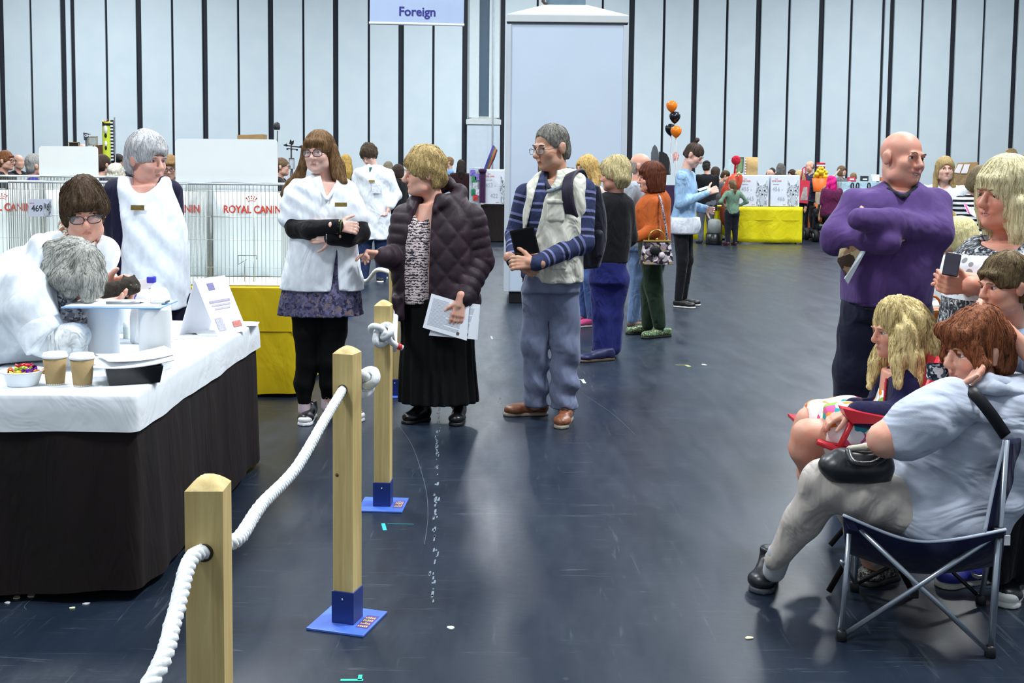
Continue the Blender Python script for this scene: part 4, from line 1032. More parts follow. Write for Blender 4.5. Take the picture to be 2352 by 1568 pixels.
    def hair(s, mat, vol=.012, face=(.060, .075, .098), fz=-.050, fy=.105, cut_z=-.06, cut_back=None, drop=None, wave=(.003, 60), extra=(), h=.0055, side_open=True, fringe=None, top=0.0, k=.012, cuts=(), locks=None, strand_n=650, strand_len=.075, curl=.22):
        """shell round the skull; face = carved oval, drop = length below the ears"""
        H = s.H; pr = [H.E((0, -.014, .034+top*.4), (.074+vol, .096+vol, .086+vol+top))]
        pr += [H.E((0, -.045, -.02), (.066+vol, .062+vol, .085))]
        if drop is not None:
            pr.append(Loft([(H.w(0, -.02, .04), (.074+vol)*H.s, (.085+vol)*H.s), (H.w(0, -.02, -.03), (.08+vol)*H.s, (.082+vol)*H.s), (H.w(0, -.028, -drop), (.072+vol)*H.s, (.066+vol)*H.s)], u=H.M @ Vector((1, 0, 0)), n=2.3))
        if fringe: pr += [H.E((0, .062, .062), (.062, .045, fringe))]
        pr += list(extra)
        cs = [H.E((0, fy, fz), face), Ell(H.w(0, .03, -.14), [.055*H.s, .12*H.s, .075*H.s], H.R)]
        zc = -drop if drop is not None else cut_z
        if drop is None and cut_z is not None:
            n = H.M @ Vector((0, .0, -1)); cs.append(Half(H.w(0, 0, cut_back if cut_back is not None else cut_z), n))
            if cut_back is not None: cs.append(Box(H.w(0, .09, cut_z-.15), [.2*H.s, .115*H.s, .15*H.s], .02*H.s, H.R))
        cs += list(cuts)
        sd = random.randint(0, 9999); amp, fr = wave
        def disp(P):
            L = H.loc(P); an = np.arctan2(L[:, 0], L[:, 1]+.01); return amp*H.s*(.6*np.sin(an*17+wob(P, sd, fr)*2)+wob(P, sd+1, fr))
        o = s.make('hair', pr, mat, k*H.s, h, cs, .006*H.s, disp, post=locks)
        if s.fine < 1.3 and o is not None: s.strands(o, mat, sd, strand_n, strand_len, curl)
        return o
    def strands(s, o, mat, seed, n, ln, curl):
        """loose wisps lying over the hair mass"""
        from mathutils.kdtree import KDTree
        me = o.data; nv = len(me.vertices); co = np.zeros(nv*3, dtype=np.float32); me.vertices.foreach_get('co', co); co = co.reshape(-1, 3); no = np.zeros(nv*3, dtype=np.float32); me.vertices.foreach_get('normal', no); no = no.reshape(-1, 3)
        kd = KDTree(nv)
        for i in range(nv): kd.insert(co[i], i)
        kd.balance(); rg = random.Random(seed); H = s.H; crown = H.w(0, -.03, .13)-s.base; dn = H.M @ Vector((0, 0, -1)); mb = MB()
        for _ in range(n):
            i = rg.randrange(nv); p = Vector(co[i]); nn = Vector(no[i])
            if (H.M.transposed() @ nn).z < -.5: continue
            pts = []; w = Vector((rg.gauss(0, 1), rg.gauss(0, 1), rg.gauss(0, 1)))*curl; L = ln*rg.uniform(.6, 1.4)*H.s; r0 = rg.uniform(.0008, .0017)*H.s
            for k in range(5):
                pts.append(p+nn*r0*.6)
                g = (p-crown); g = (g.normalized() if g.length > .01 else dn)*.7+dn*.55+Vector((0, 0, -.35))+w
                t = g-nn*g.dot(nn)
                if t.length < 1e-4: break
                p = p+t.normalized()*L/4; w = w*.6+Vector((rg.gauss(0, 1), rg.gauss(0, 1), rg.gauss(0, 1)))*curl*.6
                q, j, d = kd.find(p)
                if d > .02: break
                p = p.lerp(q, .9); nn = Vector(no[j])
            if len(pts) >= 4: mb.tube(pts, [r0*(.5, 1, .95, .7, .25)[k] for k in range(len(pts))], 4, False)
        if mb.v: tag(mb.build('hair_strands', mat, s.o, fix=False), kind='stuff')
    def shoe(s, heel, toe, mat, sole='#d8d8d4', w=.044, hgt=.075, boot=0.0, name='shoe', laces=None, toecap=None, sole_h=.018, dyh=0.0, dyt=0.0):
        """heel and toe are ground pixels"""
        a = GND(*heel) if not isinstance(heel, Vector) else heel; b = GND(*toe) if not isinstance(toe, Vector) else toe
        d = (b-a).normalized(); L = (b-a).length; up = Vector((0, 0, 1)); zs = sole_h
        pr = [Cone(a+d*.03+up*(.035+zs), a+d*L*.45+up*(.035+zs*.8), .036, .036), Cone(a+d*L*.4+up*(.03+zs*.7), b-d*.035+up*(.022+zs*.6), .036, .028), Ell(a+d*(L-.06)+up*(.026+zs*.6), [.05, .05, .026]), Cone(a+d*.035+up*.04, a+d*.05+up*(hgt+boot), .034, .036), Cone(a+d*.05+up*hgt, a+d*L*.55+up*.055, .03, .026)]
        if w > .044: pr.append(Ell(a+d*(L*.72)+up*.035, [w, w, .03]))
        f = bpy.data.objects.new(name, None); COL.objects.link(f); f.parent = s.o
        s.make('upper', pr, mat, .02, .0065, [Half(up*zs, (0, 0, -1)), Half(a+d*.045+up*(hgt+boot), (0, 0, 1))], .003, parent=f)
        sp = [Cone(a+d*.032, b-d*.04, .037, .040), Ell(b-d*.05, [.042, .042, .05])]
        s.make('sole', sp, M('sole_'+sole, sole, .5), .02, .0065, [Half(up*(zs+.004), (0, 0, 1)), Half(up*.0005, (0, 0, -1))], .003, parent=f)
        sd = d.cross(up)
        if toecap: s.make('toe_cap', [Ell(b-d*.042+up*(.022+zs*.6), [.043, .043, .028]), ], M('cap_'+toecap, toecap, .4), .01, .0065, [Half(up*.004, (0, 0, -1)), Half(b-d*.05, -d)], .003, parent=f)
        if laces:
            for i in range(5):
                c = a+d*(L*.36+i*.017)+up*(.098-i*.012+zs*.3+boot*.2); MB().tube([c-sd*.022-up*.004-s.base, c+up*.004-s.base, c+sd*.022-up*.004-s.base], .0032, 6).build('lace', M('lace_'+laces, laces, .8), f)
        return f
def plaque(s, c, n, w, h, mat, name='badge', up=(0, 0, 1), t=.003):
    """small flat badge on a garment"""
    n = Vector(n).normalized(); u = Vector(up).cross(n).normalized(); v = n.cross(u); o = c-s.base
    return MB().prism([o-u*w/2-v*h/2, o+u*w/2-v*h/2, o+u*w/2+v*h/2, o-u*w/2+v*h/2], (0, 0, 0), n*t).build(name, mat, s.o)
# ================================================================== people in the middle
def along_fn(chains):
    """distance along the nearest limb chain (list of lists of world points); last entry may be None for height"""
    def f(V):
        best = np.full(len(V), 1e9); out = V[:, 2].copy()
        for ch, rad, off in chains:
            acc = off
            for a, b in zip(ch[:-1], ch[1:]):
                a, b = A(a), A(b); ba = b-a; L = float(np.sqrt(ba@ba)); t = np.clip(((V-a)@ba)/(L*L), 0, 1); d = np.sqrt((((V-a)-t[:, None]*ba)**2).sum(1))-rad
                m = d < np.minimum(best, .0); out[m] = acc+t[m]*L; best[m] = d[m]; acc += L
        return out
    return f
def stripe_mat(name, stops, scale, r=.85, rot=None):
    if name in MATS: return MATS[name]
    s = NT(name); at = s.n('ShaderNodeAttribute'); at.attribute_name = 'along'
    fr = s.math('FRACT', s.math('MULTIPLY', at.outputs['Fac'], scale)); s.col(s.ramp(fr, stops, 'CONSTANT')); s.rough(r, .2)
    s.bump(s.noise(s.coord((1, 1, .6)), 9, 2, .5, 1.5), .5, .04); return s.m
def print_mat(name, cols, scale=40, kind='voronoi', r=.85, stretch=(1, 1, 1), rnd=1.0, fold=.4):
    """patterned cloth: coloured cells or blotches"""
    if name in MATS: return MATS[name]
    s = NT(name); v = s.coord(stretch)
    if kind == 'voronoi':
        x = s.n('ShaderNodeTexVoronoi'); x.inputs['Scale'].default_value = scale; x.inputs['Randomness'].default_value = rnd; nz = s.n('ShaderNodeTexNoise'); nz.inputs['Scale'].default_value = scale*.6
        s.l(v, nz.inputs['Vector']); mx = s.n('ShaderNodeMix'); mx.data_type = 'RGBA'; mx.inputs[0].default_value = .06; s.l(v, mx.inputs[6]); s.l(nz.outputs['Color'], mx.inputs[7]); s.l(mx.outputs[2], x.inputs['Vector'])
        sep = s.n('ShaderNodeSeparateColor'); s.l(x.outputs['Color'], sep.inputs[0]); fac = sep.outputs[0]
    else: fac = s.noise(v, scale, 4, .6, 1.0)
    n = len(cols); st = [((i/n) if kind == 'voronoi' else .28+.44*i/n, c) for i, c in enumerate(cols)]
    s.col(s.ramp(fac, st, 'CONSTANT')); s.rough(r, .2); s.bump(s.noise(s.coord((1, 1, .6)), 8, 2, .5, 1.5), fold, .04); return s.m
def folds(seed, amp=.004, fr=14):
    return lambda P: amp*wob(P*np.array([1, 1, .7], dtype=np.float32), seed, fr)
def drape(seed, amp, fr, d):
    d = np.array(d, dtype=np.float32)
    return lambda P: amp*(np.sin(P@d*fr+2.2*wob(P, seed, 7))*np.clip(.55+.6*wob(P, seed+3, 6), 0, 1.2)+.5*wob(P, seed+5, 14))
white_coat = cloth('white_tunic', '#e6edf5', .7, .55, 6); black_knit = cloth('black_knit', '#0c0d11', .9, .4, 9)
gold = M('badge_gold', '#8a7442', .35, .5, .7, var=.25, nscale=90)

# ---- woman with crossed arms
f = Fig(GND(700, 968).y, 'woman in a white tunic with crossed black-sleeved arms and floral skirt', 735); W4 = f
H = f.set_head(733, 350, 92, 14, 3, 2, neck=(746, 440, .03), face_w=.97)
tor = [(402, 712, 788, .05), (418, 676, 806, .085), (450, 655, 816, .115), (500, 660, 822, .14), (550, 664, 820, .14), (600, 655, 826, .145), (640, 646, 832, .15), (664, 643, 836, .152)]
f.body = [f.loft([(r[0], r[1]+14, r[2]-14, r[3]*.8) for r in tor[1:-1]])]+f.chain([(672, 440, .02, .05), (676, 518, -.06, .045), (776, 519, -.235, .032)])+f.chain([(806, 444, .02, .05), (824, 536, -.05, .045), (764, 545, -.215, .032)])
f.body += f.chain([(700, 700, 0, .07), (708, 830, 0, .05), (698, 940, 0, .03)])+f.chain([(768, 700, 0, .07), (758, 830, 0, .05), (752, 935, .05, .03)])
f.add_hand((774, 519, -.24), (1, .12, -.08), (0, 1, -.3), 1, curl=30, size=.9, thumb_curl=50)
f.add_hand((766, 545, -.21), (-1, .0, -.02), (0, 1, .1), 1, curl=18, size=.95)
f.build_body('#e3c0b2', lips='#c48a80'); f.eyes('#6d4f38', '#41444e'); f.glasses('#3a1f2b', z=-.002)
fr = [Half(f.p(738, 664, 0), (0, 0, -1))] if False else []
vneck = [Loft([(f.p(752, 385, -.1), .055, .2), (f.p(751, 440, -.16), .022, .1), (f.p(750, 462, -.18), .003, .06)], n=2), f.loft([(396, 715, 785, .04), (425, 722, 780, .05)])]
vent = [f.loft([(575, 767, 770, .2), (620, 761, 771, .2), (668, 755, 774, .2), (690, 752, 776, .2)], dy=-.2)]
f.make('tunic', [f.loft(tor, 2.5)]+f.chain([(682, 433, .01, .056), (672, 465, -.02, .064), (668, 500, -.04, .072)])+f.chain([(798, 438, .01, .056), (810, 470, -.01, .062), (820, 502, -.02, .068)]), white_coat, .022, .008, vneck+vent+[Half(f.p(660, 502, -.03), (-.12, 0, -1)) if False else Ell((0, 0, -5), (.1, .1, .1))], disp=drape(1, .0055, 75, (.55, 0, .85)))
for cx_, cy_, sd in ((700, 402, 1), (783, 404, -1)):
    pass
f.make('collar', f.chain([(716, 404, .0, .012), (728, 425, -.07, .013), (749, 458, -.128, .010)])+f.chain([(788, 407, .0, .012), (772, 428, -.07, .013), (752, 458, -.128, .010)])+f.chain([(716, 404, 0, .012), (748, 398, .07, .014), (788, 407, 0, .012)]), white_coat, .015, .006)
f.make('sleeve', f.chain([(670, 502, -.04, .056), (680, 524, -.08, .058), (715, 528, -.17, .054), (776, 519, -.24, .041)]), black_knit, .02, .007, disp=folds(4, .003, 26))
f.make('sleeve', f.chain([(821, 504, -.02, .056), (826, 536, -.06, .058), (800, 546, -.16, .05), (762, 546, -.212, .041)]), black_knit, .02, .007, disp=folds(5, .003, 26))
ruf = lambda an, t: 1+.05*np.clip(1-t*3.2, 0, 1)*np.sin(an*26+2*np.sin(an*5))+.02*np.sin(an*9)*np.clip(1-t*3, 0, 1)
f.make('skirt', [f.loft([(560, 668, 816, .125), (640, 655, 822, .132), (680, 645, 830, .145), (700, 642, 829, .15), (722, 640, 830, .158)], 2.2, pleat=ruf)], print_mat('floral_skirt', ['#45435f', '#5b5977', '#69678a', '#33304a', '#5b5977', '#77696c', '#52506e'], 62), .02, .007)
f.make('leggings', f.chain([(703, 715, 0, .088), (708, 760, 0, .086), (708, 830, 0, .068), (698, 880, .0, .058), (699, 922, .0, .038)])+f.chain([(766, 715, 0, .088), (764, 760, 0, .084), (758, 830, 0, .066), (756, 880, .02, .055), (753, 912, .05, .038)]), M('legging_black', '#07080b', .8, .2, var=.1), .02, .009)
for x, y, dy in ((699, 925, 0), (752, 916, .05)): f.make('sock', f.chain([(x, y-12, dy, .036), (x, y+18, dy, .036)]), M('sock_pale', '#cdbcc6', .9), .01, .008)
snk = M('canvas_black', '#15151a', .35, .5)
f.shoe(GND(699, 977)+Vector((0.0, .25, 0)), GND(698, 979), snk, '#e6e6ea', laces='#1c1c20', toecap='#e9e9ea', boot=.03)
f.shoe(GND(752, 955), GND(835, 968), snk, '#e6e6ea', laces='#1c1c20', toecap='#e9e9ea', boot=.03)
f.hair(hair_mat('hair_auburn', '#7a5c3a', '#4a3422'), .014, face=(.056, .07, .085), fz=-.062, fringe=.030, wave=(.002, 40), cut_z=-.10, cut_back=-.13, strand_n=600, strand_len=.13, curl=.1,
       locks=f.chain([(702, 340, .02, .022), (697, 375, .03, .026), (690, 400, .05, .03), (668, 424, .10, .03), (650, 446, .14, .02)])+f.chain([(764, 338, 0, .026), (770, 370, -.01, .034), (776, 400, -.03, .034), (788, 416, -.05, .026)])+f.chain([(772, 380, .04, .05), (776, 412, .05, .05)]))
plaque(f, f.p(783, 470, -.148), (.1, -1, .25), .068, .024, gold, 'name_badge')
for i, (c_, px_) in enumerate((('#c9b98a', 770), ('#b6a06a', 775), ('#5b6a34', 780))):
    w0 = f.p(px_+4, 519, -.238); MB().tube([w0-f.base+Vector((.004*math.sin(a_), .036*math.cos(a_), .036*math.sin(a_))) for a_ in [2*math.pi*k/14 for k in range(15)]], .0035, 6, False).build('bangle', M('bangle_'+c_, c_, .3, metal=.6), f.o)
w0 = f.p(752, 545, -.215); MB().tube([w0-f.base+Vector((0, .034*math.cos(a_), .034*math.sin(a_))) for a_ in [2*math.pi*k/14 for k in range(15)]], .0035, 6, False).build('bracelet', M('chrome'), f.o)

# ---- woman in the plum quilted jacket
f = Fig(GND(955, 962).y, 'woman in a dark plum quilted jacket and long black skirt holding papers', 1005); W5 = f
H = f.set_head(974, 398, 98, 72, 4, 0, neck=(1002, 478, .02), fat=.008, nose=1.04)
jr = [(448, 972, 1050, .07), (468, 938, 1072, .10), (510, 915, 1092, .145), (570, 905, 1094, .17), (640, 900, 1096, .175), (695, 904, 1100, .172)]
f.body = [f.loft([(r[0], r[1]+22, r[2]-22, r[3]*.78) for r in jr[1:]])]+f.chain([(930, 498, 0, .05), (910, 590, -.05, .045), (878, 586, -.2, .032)])+f.chain([(1080, 500, 0, .05), (1098, 600, .02, .045), (1060, 688, -.17, .032)])
f.body += f.chain([(965, 700, 0, .08), (965, 830, 0, .06), (962, 930, .05, .04)])+f.chain([(1045, 700, 0, .08), (1048, 830, 0, .06), (1048, 930, .0, .04)])
f.add_hand((876, 584, -.2), (-1, -.25, .12), (0.1, -.4, -1), -1, curl=55, bends=[22, 62, 70, 72], size=.98)
f.add_hand((1058, 690, -.19), (-.2, -.16, -1), (-.1, 1, -.1), -1, curl=10, size=.98)
f.build_body('#d8aa96', lips='#c07a70'); f.eyes('#a58a62', '#4a5562')
puff = NT('plum_nylon'); v = puff.coord(); puff.col(puff.ramp(puff.noise(v, 14, 3), [(.3, '#1f141d'), (.7, '#33222e')])); puff.rough(.6, .3); puff.bump(puff.noise(puff.coord((1, 1, .6)), 22, 3, .5, 1.2), .35, .006)
armL = [f.p(930, 496, 0), f.p(912, 590, -.06), f.p(884, 590, -.19)]; armR = [f.p(1082, 498, 0), f.p(1100, 600, .02), f.p(1066, 684, -.15)]
al = along_fn([(armL, .085, 0.0), (armR, .095, 0.0)])
def quilt(P):
    d = np.zeros(len(P)); best = np.full(len(P), 9.0); s_ = np.zeros(len(P))
    for ch in (armL, armR):
        acc = 0
        for a, b in zip(ch[:-1], ch[1:]):
            a, b = A(a), A(b); ba = b-a; L = float(np.sqrt(ba@ba)); t = np.clip(((P-a)@ba)/(L*L), 0, 1); dd = np.sqrt((((P-a)-t[:, None]*ba)**2).sum(1)); m = dd < best; best[m] = dd[m]; s_[m] = acc+t[m]*L; acc += L
    sl = .010*np.abs(np.sin(s_*math.pi/.062))**.6-.004
    u = (P[:, 0]-A(f.base)[0]); bd_ = .011*np.minimum(np.abs(np.sin((u*1.25+P[:, 2])*math.pi/.16)), np.abs(np.sin((u*1.25-P[:, 2])*math.pi/.16)))**.6-.005
    w_ = np.clip((best-.085)/.03, 0, 1); return sl*(1-w_)+bd_*w_
op = f.loft([(440, 952, 1000, .2), (480, 948, 992, .2), (530, 936, 988, .2), (600, 928, 985, .2), (660, 926, 984, .2), (760, 926, 984, .2)], dy=-.2)
f.make('jacket', [f.loft(jr, 2.4), f.loft([(680, 902, 940, .06), (735, 908, 930, .03)], dy=-.13), f.loft([(680, 985, 1100, .16), (700, 990, 1100, .155)])]+[Cone(a, b, ra, rb) for a, b, ra, rb in ((armL[0], armL[1], .078, .07), (armL[1], armL[2], .07, .058), (armR[0], armR[1], .088, .084), (armR[1], armR[2], .082, .06))]
       +f.chain([(1062, 470, -.02, .034), (1058, 440, .04, .036), (1030, 424, .09, .034), (985, 440, .09, .03)])+f.chain([(1050, 455, .02, .04), (1015, 462, -.09, .032), (995, 480, -.13, .026)])+f.chain([(985, 440, .09, .03), (950, 462, .0, .03), (952, 480, -.09, .024)]), puff.m, .03, .0075, [op, f.loft([(405, 968, 1016, .06), (470, 972, 1010, .07)], dy=-.01)], .008, disp=quilt)
topm = NT('woven_print'); v = topm.coord((1, 1, 1)); wv = topm.n('ShaderNodeTexWave'); wv.bands_direction = 'Z'; wv.inputs['Scale'].default_value = 19; wv.inputs['Distortion'].default_value = 7; wv.inputs['Detail'].default_value = 3; wv.inputs['Detail Scale'].default_value = 3
topm.l(v, wv.inputs[0]); nb = topm.noise(topm.coord((55, 55, 40)), 1, 3); topm.col(topm.mix(topm.math('GREATER_THAN', topm.math('ADD', topm.math('MULTIPLY', wv.outputs['Fac'], .35), topm.math('MULTIPLY', nb, 1.1)), .70), '#2b2836', '#d9c8c6')); topm.rough(.8)
f.make('blouse', [f.loft([(478, 935, 1005, .085), (510, 925, 1010, .125), (570, 918, 1010, .15), (640, 915, 1010, .152), (692, 918, 1010, .15)], 2.4)], topm.m, .02, .008, [Ell(f.p(967, 470, -.12), [.062, .12, .098])], disp=folds(11, .004, 20))
pl_ = lambda an, t: 1+(.015+.035*(1-t))*np.sin(an*22+1.5*np.sin(an*4))
f.make('skirt', [f.loft([(680, 915, 1088, .15), (760, 922, 1088, .15), (850, 918, 1092, .17), (920, 917, 1098, .19)], 2.2, pleat=pl_)], M('skirt_black', '#0a0a0d', .85, .2, var=.15), .02, .009)
bootm = M('boot_leather', '#0e0f11', .3, .5, var=.1, bump=.3, bscale=30)
f.shoe(GND(986, 962), GND(926, 972)+Vector((0, -.02, 0)), bootm, '#131416', boot=.09, hgt=.09); f.shoe(GND(1050, 976)+Vector((0.01, .22, 0)), GND(1046, 980), bootm, '#131416', boot=.09, hgt=.09)
f.hair(hair_mat('hair_sandy', '#b8a06c', '#7c6a44', 1.2, sc=(40, 40, 22)), .022, face=(.062, .08, .10), fz=-.058, cut_z=-.03, cut_back=-.085, wave=(.006, 55), top=.012, fringe=.02, cuts=[H.E((0, .055, -.08), (.1, .05, .085))])
e_ = H.w(.083, -.006, -.045); MB().lathe([(.001, -.005), (.005, 0), (.001, .005)], 10, center=tuple(e_-f.base)).build('earring', M('pearl', '#d8d4cc', .2), f.o)
sh1 = [f.p(991, 674, -.19), f.p(1078, 700, -.19), f.p(1072, 782, -.215), f.p(971, 752, -.215)]; sh2 = [f.p(1010, 690, -.18), f.p(1103, 699, -.18), f.p(1097, 780, -.205), f.p(985, 770, -.205)]
for q, lb in ((sh1, 'front printed sheet in the hand of the quilted-jacket woman'), (sh2, 'rear printed sheet in the hand of the quilted-jacket woman')):
    t = thing('printed_sheet', q[0], lb, 'paper', 'printed sheets held by the quilted-jacket woman'); o0 = q[0]
    MB().prism([v_-o0 for v_ in q], (0, 0, 0), (0, .002, 0)).build('page', M('page_white', '#e6ebf5', .7, var=.01), t)
    mb = MB(); U = q[1]-q[0]; Vv = q[3]-q[0]
    for k in range(22):
        a_ = U*.08+Vv*(.1+k*.036); b_ = U*(.9 if k % 6 else .5)+Vv*(.1+k*.036); mb.add([a_+Vector((0, -.001, 0)), b_+Vector((0, -.001, 0)), b_+Vv*.014+Vector((0, -.001, 0)), a_+Vv*.014+Vector((0, -.001, 0))], [(0, 1, 2, 3)])
    mb.build('print', M('print_pale', '#b9bfcb', .8, var=0), t, fix=False)
    a_ = U*.86+Vv*.84; mb = MB().add([a_+Vector((0, -.002, 0)), a_+U*.07+Vector((0, -.002, 0)), a_+U*.07+Vv*.08+Vector((0, -.002, 0)), a_+Vv*.08+Vector((0, -.002, 0))], [(0, 1, 2, 3)]).build('logo_print', M('logo_brown', '#5a4a3c', .8), t, fix=False)

# ---- man with vest and striped top
f = Fig(GND(1240, 962).y, 'grey-haired man in a cream vest over a striped blue top holding a tablet', 1270); W6 = f
H = f.set_head(1266, 338, 101, 50, 10, 0, neck=(1284, 420, .03), nose=1.08, jaw=1.1)
tr_ = [(392, 1246, 1318, .06), (412, 1222, 1340, .10), (460, 1204, 1348, .14), (530, 1200, 1344, .155), (590, 1206, 1340, .16), (640, 1222, 1338, .155)]
sL = [f.p(1208, 446, .03), f.p(1183, 540, .02), f.p(1178, 598, -.18)]; sR = [f.p(1336, 438, .0), f.p(1338, 556, -.06), f.p(1232, 604, -.27)]
f.body = [f.loft([(r[0], r[1]+14, r[2]-14, r[3]*.8) for r in tr_[1:]])]+[Cone(sL[0], sL[1], .05, .042), Cone(sL[1], sL[2], .042, .032), Cone(sR[0], sR[1], .05, .042), Cone(sR[1], sR[2], .042, .032)]
f.body += f.chain([(1232, 650, 0, .08), (1228, 800, 0, .06), (1228, 930, .05, .04)])+f.chain([(1292, 650, 0, .08), (1298, 800, 0, .06), (1296, 940, 0, .04)])
f.add_hand(f.p(1180, 596, -.19), (.75, -.3, -.35), (.3, .8, -.4), 1, curl=28, size=1.08)
f.add_hand(f.p(1228, 604, -.275), (-1, .0, .02), (.0, .9, -.3), -1, curl=30, size=1.08)
f.build_body('#c39a82', lips='#a87463'); f.eyes('#5c5650', '#3c342c', bt=.003); f.glasses('#46464c', r=.0014, w=.024, hgt=.015, z=-.006, y=.116)
al = along_fn([(sL, .075, .02), (sR, .085, .02)])
stm = stripe_mat('striped_blue', [(0, '#2f3757'), (.26, '#6c719e'), (.40, '#1f2539'), (.62, '#6c719e'), (.74, '#2f3757')], 9.0)
f.make('striped_top', [f.loft([(r[0], r[1]+4, r[2]-4, r[3]) for r in tr_], 2.4), Cone(sL[0], sL[1], .068, .058), Cone(sL[1], sL[2], .056, .042), Cone(sR[0], sR[1], .082, .070), Cone(sR[1], sR[2], .068, .046)], stm, .025, .0075, [Loft([(f.p(1270, 370, -.06), .06, .12), (f.p(1262, 440, -.14), .02, .06)], n=2), f.loft([(380, 1250, 1310, .05), (420, 1258, 1306, .05)])], disp=folds(21, .004, 20), along=al)
cl_m = cloth('navy_collar', '#262a40', .8, .3)
f.make('collar', f.chain([(1254, 398, .0, .014), (1250, 415, -.07, .016), (1262, 432, -.125, .012)])+f.chain([(1316, 392, .02, .014), (1300, 415, -.07, .018), (1270, 438, -.13, .012)])+f.chain([(1254, 398, 0, .014), (1286, 386, .09, .016), (1316, 392, .02, .014)]), cl_m, .015, .006)
vest = cloth('cream_vest', '#cfcfc2', .7, .7, 8)
vop = f.loft([(380, 1234, 1292, .25), (412, 1234, 1282, .25), (450, 1226, 1256, .25), (500, 1214, 1244, .25), (545, 1204, 1232, .25), (580, 1206, 1224, .25), (600, 1212, 1222, .25), (660, 1216, 1222, .25)], dy=-.25)
f.make('vest', [f.loft([(386, 1248, 1322, .062), (408, 1222, 1346, .105), (460, 1200, 1352, .15), (530, 1196, 1346, .165), (590, 1203, 1342, .17), (645, 1222, 1338, .165)], 2.4)], vest, .02, .0075,
       [vop, Cone(f.p(1202, 452, .0), f.p(1186, 520, .0), .068, .07), Cone(f.p(1358, 432, -.0), f.p(1352, 540, -.02), .078, .07), f.loft([(376, 1256, 1308, .05), (410, 1258, 1308, .06)])], .008, disp=drape(22, .006, 70, (.9, 0, .35)))
f.make('chest_pocket', [Box(f.p(1276, 486, -.155), [.05, .02, .056], .012)], vest, .01, .006, disp=folds(23, .003, 40)); f.make('pocket_flap', [Box(f.p(1277, 462, -.165), [.054, .016, .014], .007)], vest, .01, .006)
f.make('yoke_tape', f.chain([(1258, 440, -.15, .012), (1290, 430, -.13, .012), (1318, 424, -.09, .012)]), cloth('slate_tape', '#76828c', .7, .2), .005, .005)
for px_ in (1275, 1292): MB().lathe([(.006, 0), (.006, .003), (.002, .004)], 10, mt=Matrix.Translation(f.p(px_, 433 if px_ < 1280 else 430, -.16)-f.base) @ Matrix.Rotation(math.pi/2, 4, 'X')).build('press_stud', M('chrome'), f.o)
f.make('hem_pocket', [Box(f.p(1282, 600, -.165), [.05, .016, .05], .012)], vest, .01, .006, disp=folds(24, .003, 40))
grey_tr = cloth('slate_trousers', '#6d7690', .75, .8, 5)
f.make('trousers', [f.loft([(630, 1204, 1334, .14), (668, 1200, 1330, .14)])]+f.chain([(1236, 660, 0, .098), (1230, 790, .0, .082), (1230, 880, .03, .072), (1229, 925, .05, .075)])+f.chain([(1292, 660, 0, .10), (1298, 790, 0, .09), (1296, 880, .0, .080), (1294, 936, .0, .078)]), grey_tr, .03, .0085, [Half(f.p(1229, 932, .05), (0, 0, -1)), f.loft([(690, 1256, 1258, .3), (960, 1262, 1264, .3)])], disp=drape(25, .009, 45, (.6, 0, .75)))
tan = M('tan_leather', '#7d4a30', .4, .45, var=.25, nscale=30)
f.shoe(GND(1258, 952), GND(1156, 954), tan, '#8b8578', w=.05, laces='#4a2f22'); f.shoe(GND(1288, 983)+Vector((.06, .26, 0)), GND(1286, 986), tan, '#8b8578', w=.05, laces='#4a2f22')
f.hair(hair_mat('hair_grey_short', '#77756e', '#4a4844', .8, sc=(60, 60, 20)), .005, face=(.080, .085, .112), fz=-.036, cut_z=.0, cut_back=-.075, wave=(.002, 60), h=.005, strand_len=.03, cuts=[H.E((0, .06, -.06), (.1, .062, .085))])
q = [f.p(1170, 530, -.24), f.p(1226, 520, -.235), f.p(1240, 580, -.22), f.p(1184, 590, -.225)]
t = thing('tablet', q[0], 'black tablet held against the cream vest', 'tablet'); MB().prism([v_-q[0] for v_ in q], (0, 0, 0), (0, .012, 0)).build('case', M('tablet_black', '#0b0b0d', .35, .5), t)
MB().prism([v_-q[0]+((q[0]+q[2])/2-v_)*.12+Vector((0, -.001, 0)) for v_ in q], (0, 0, 0), (0, .001, 0)).build('screen', M('screen_black', '#050506', .15, .5, var=0), t)
b = thing('backpack', (f.p(1362, 500, .2).x, f.D+.2, f.p(1362, 620, .2).z), 'dark navy backpack on the back of the man in the cream vest', 'backpack'); fo, fb = f.o, f.base; f.o, f.base = b, Vector(b.location)
bpm = cloth('backpack_navy', '#1b1c2a', .6, .5, 10)
f.make('bag', [Loft([(f.p(1350, 425, .16), .07, .10), (f.p(1358, 490, .2), .09, .13), (f.p(1360, 560, .2), .085, .13), (f.p(1355, 612, .18), .06, .11)], n=3)], bpm, .02, .009, disp=folds(31, .004, 20))
f.make('front_pocket', [Box(f.p(1372, 560, .1), [.035, .05, .09], .03)], bpm, .02, .008)
sp_ = crom([f.p(1340, 420, .14), f.p(1330, 394, .03), f.p(1312, 400, -.10), f.p(1303, 430, -.17), f.p(1306, 468, -.17), f.p(1316, 500, -.13)], 4)
o = MB().grid(lambda u, v_: tuple(sp_[int(round(u*20))]-f.base+Vector(((v_-.5)*.062, -.006*math.sin(3.14*v_), .02*(v_-.5)))), 21, 5).build('strap', cloth('strap_plum', '#2c2738', .6, .2), b, fix=False); solidify(o, .012, 0)
MB().tube([f.p(1372, 512, .12)-f.base, f.p(1373, 490, .12)-f.base], .022, 12).build('water_bottle', M('bottle_clear', '#9fb2bd', .1, .5, var=.1), b); MB().tube([f.p(1373, 492, .12)-f.base, f.p(1373, 484, .12)-f.base], .018, 12).build('bottle_cap', M('cap_blue', '#3a78c8', .4), b)
f.o, f.base = fo, fb
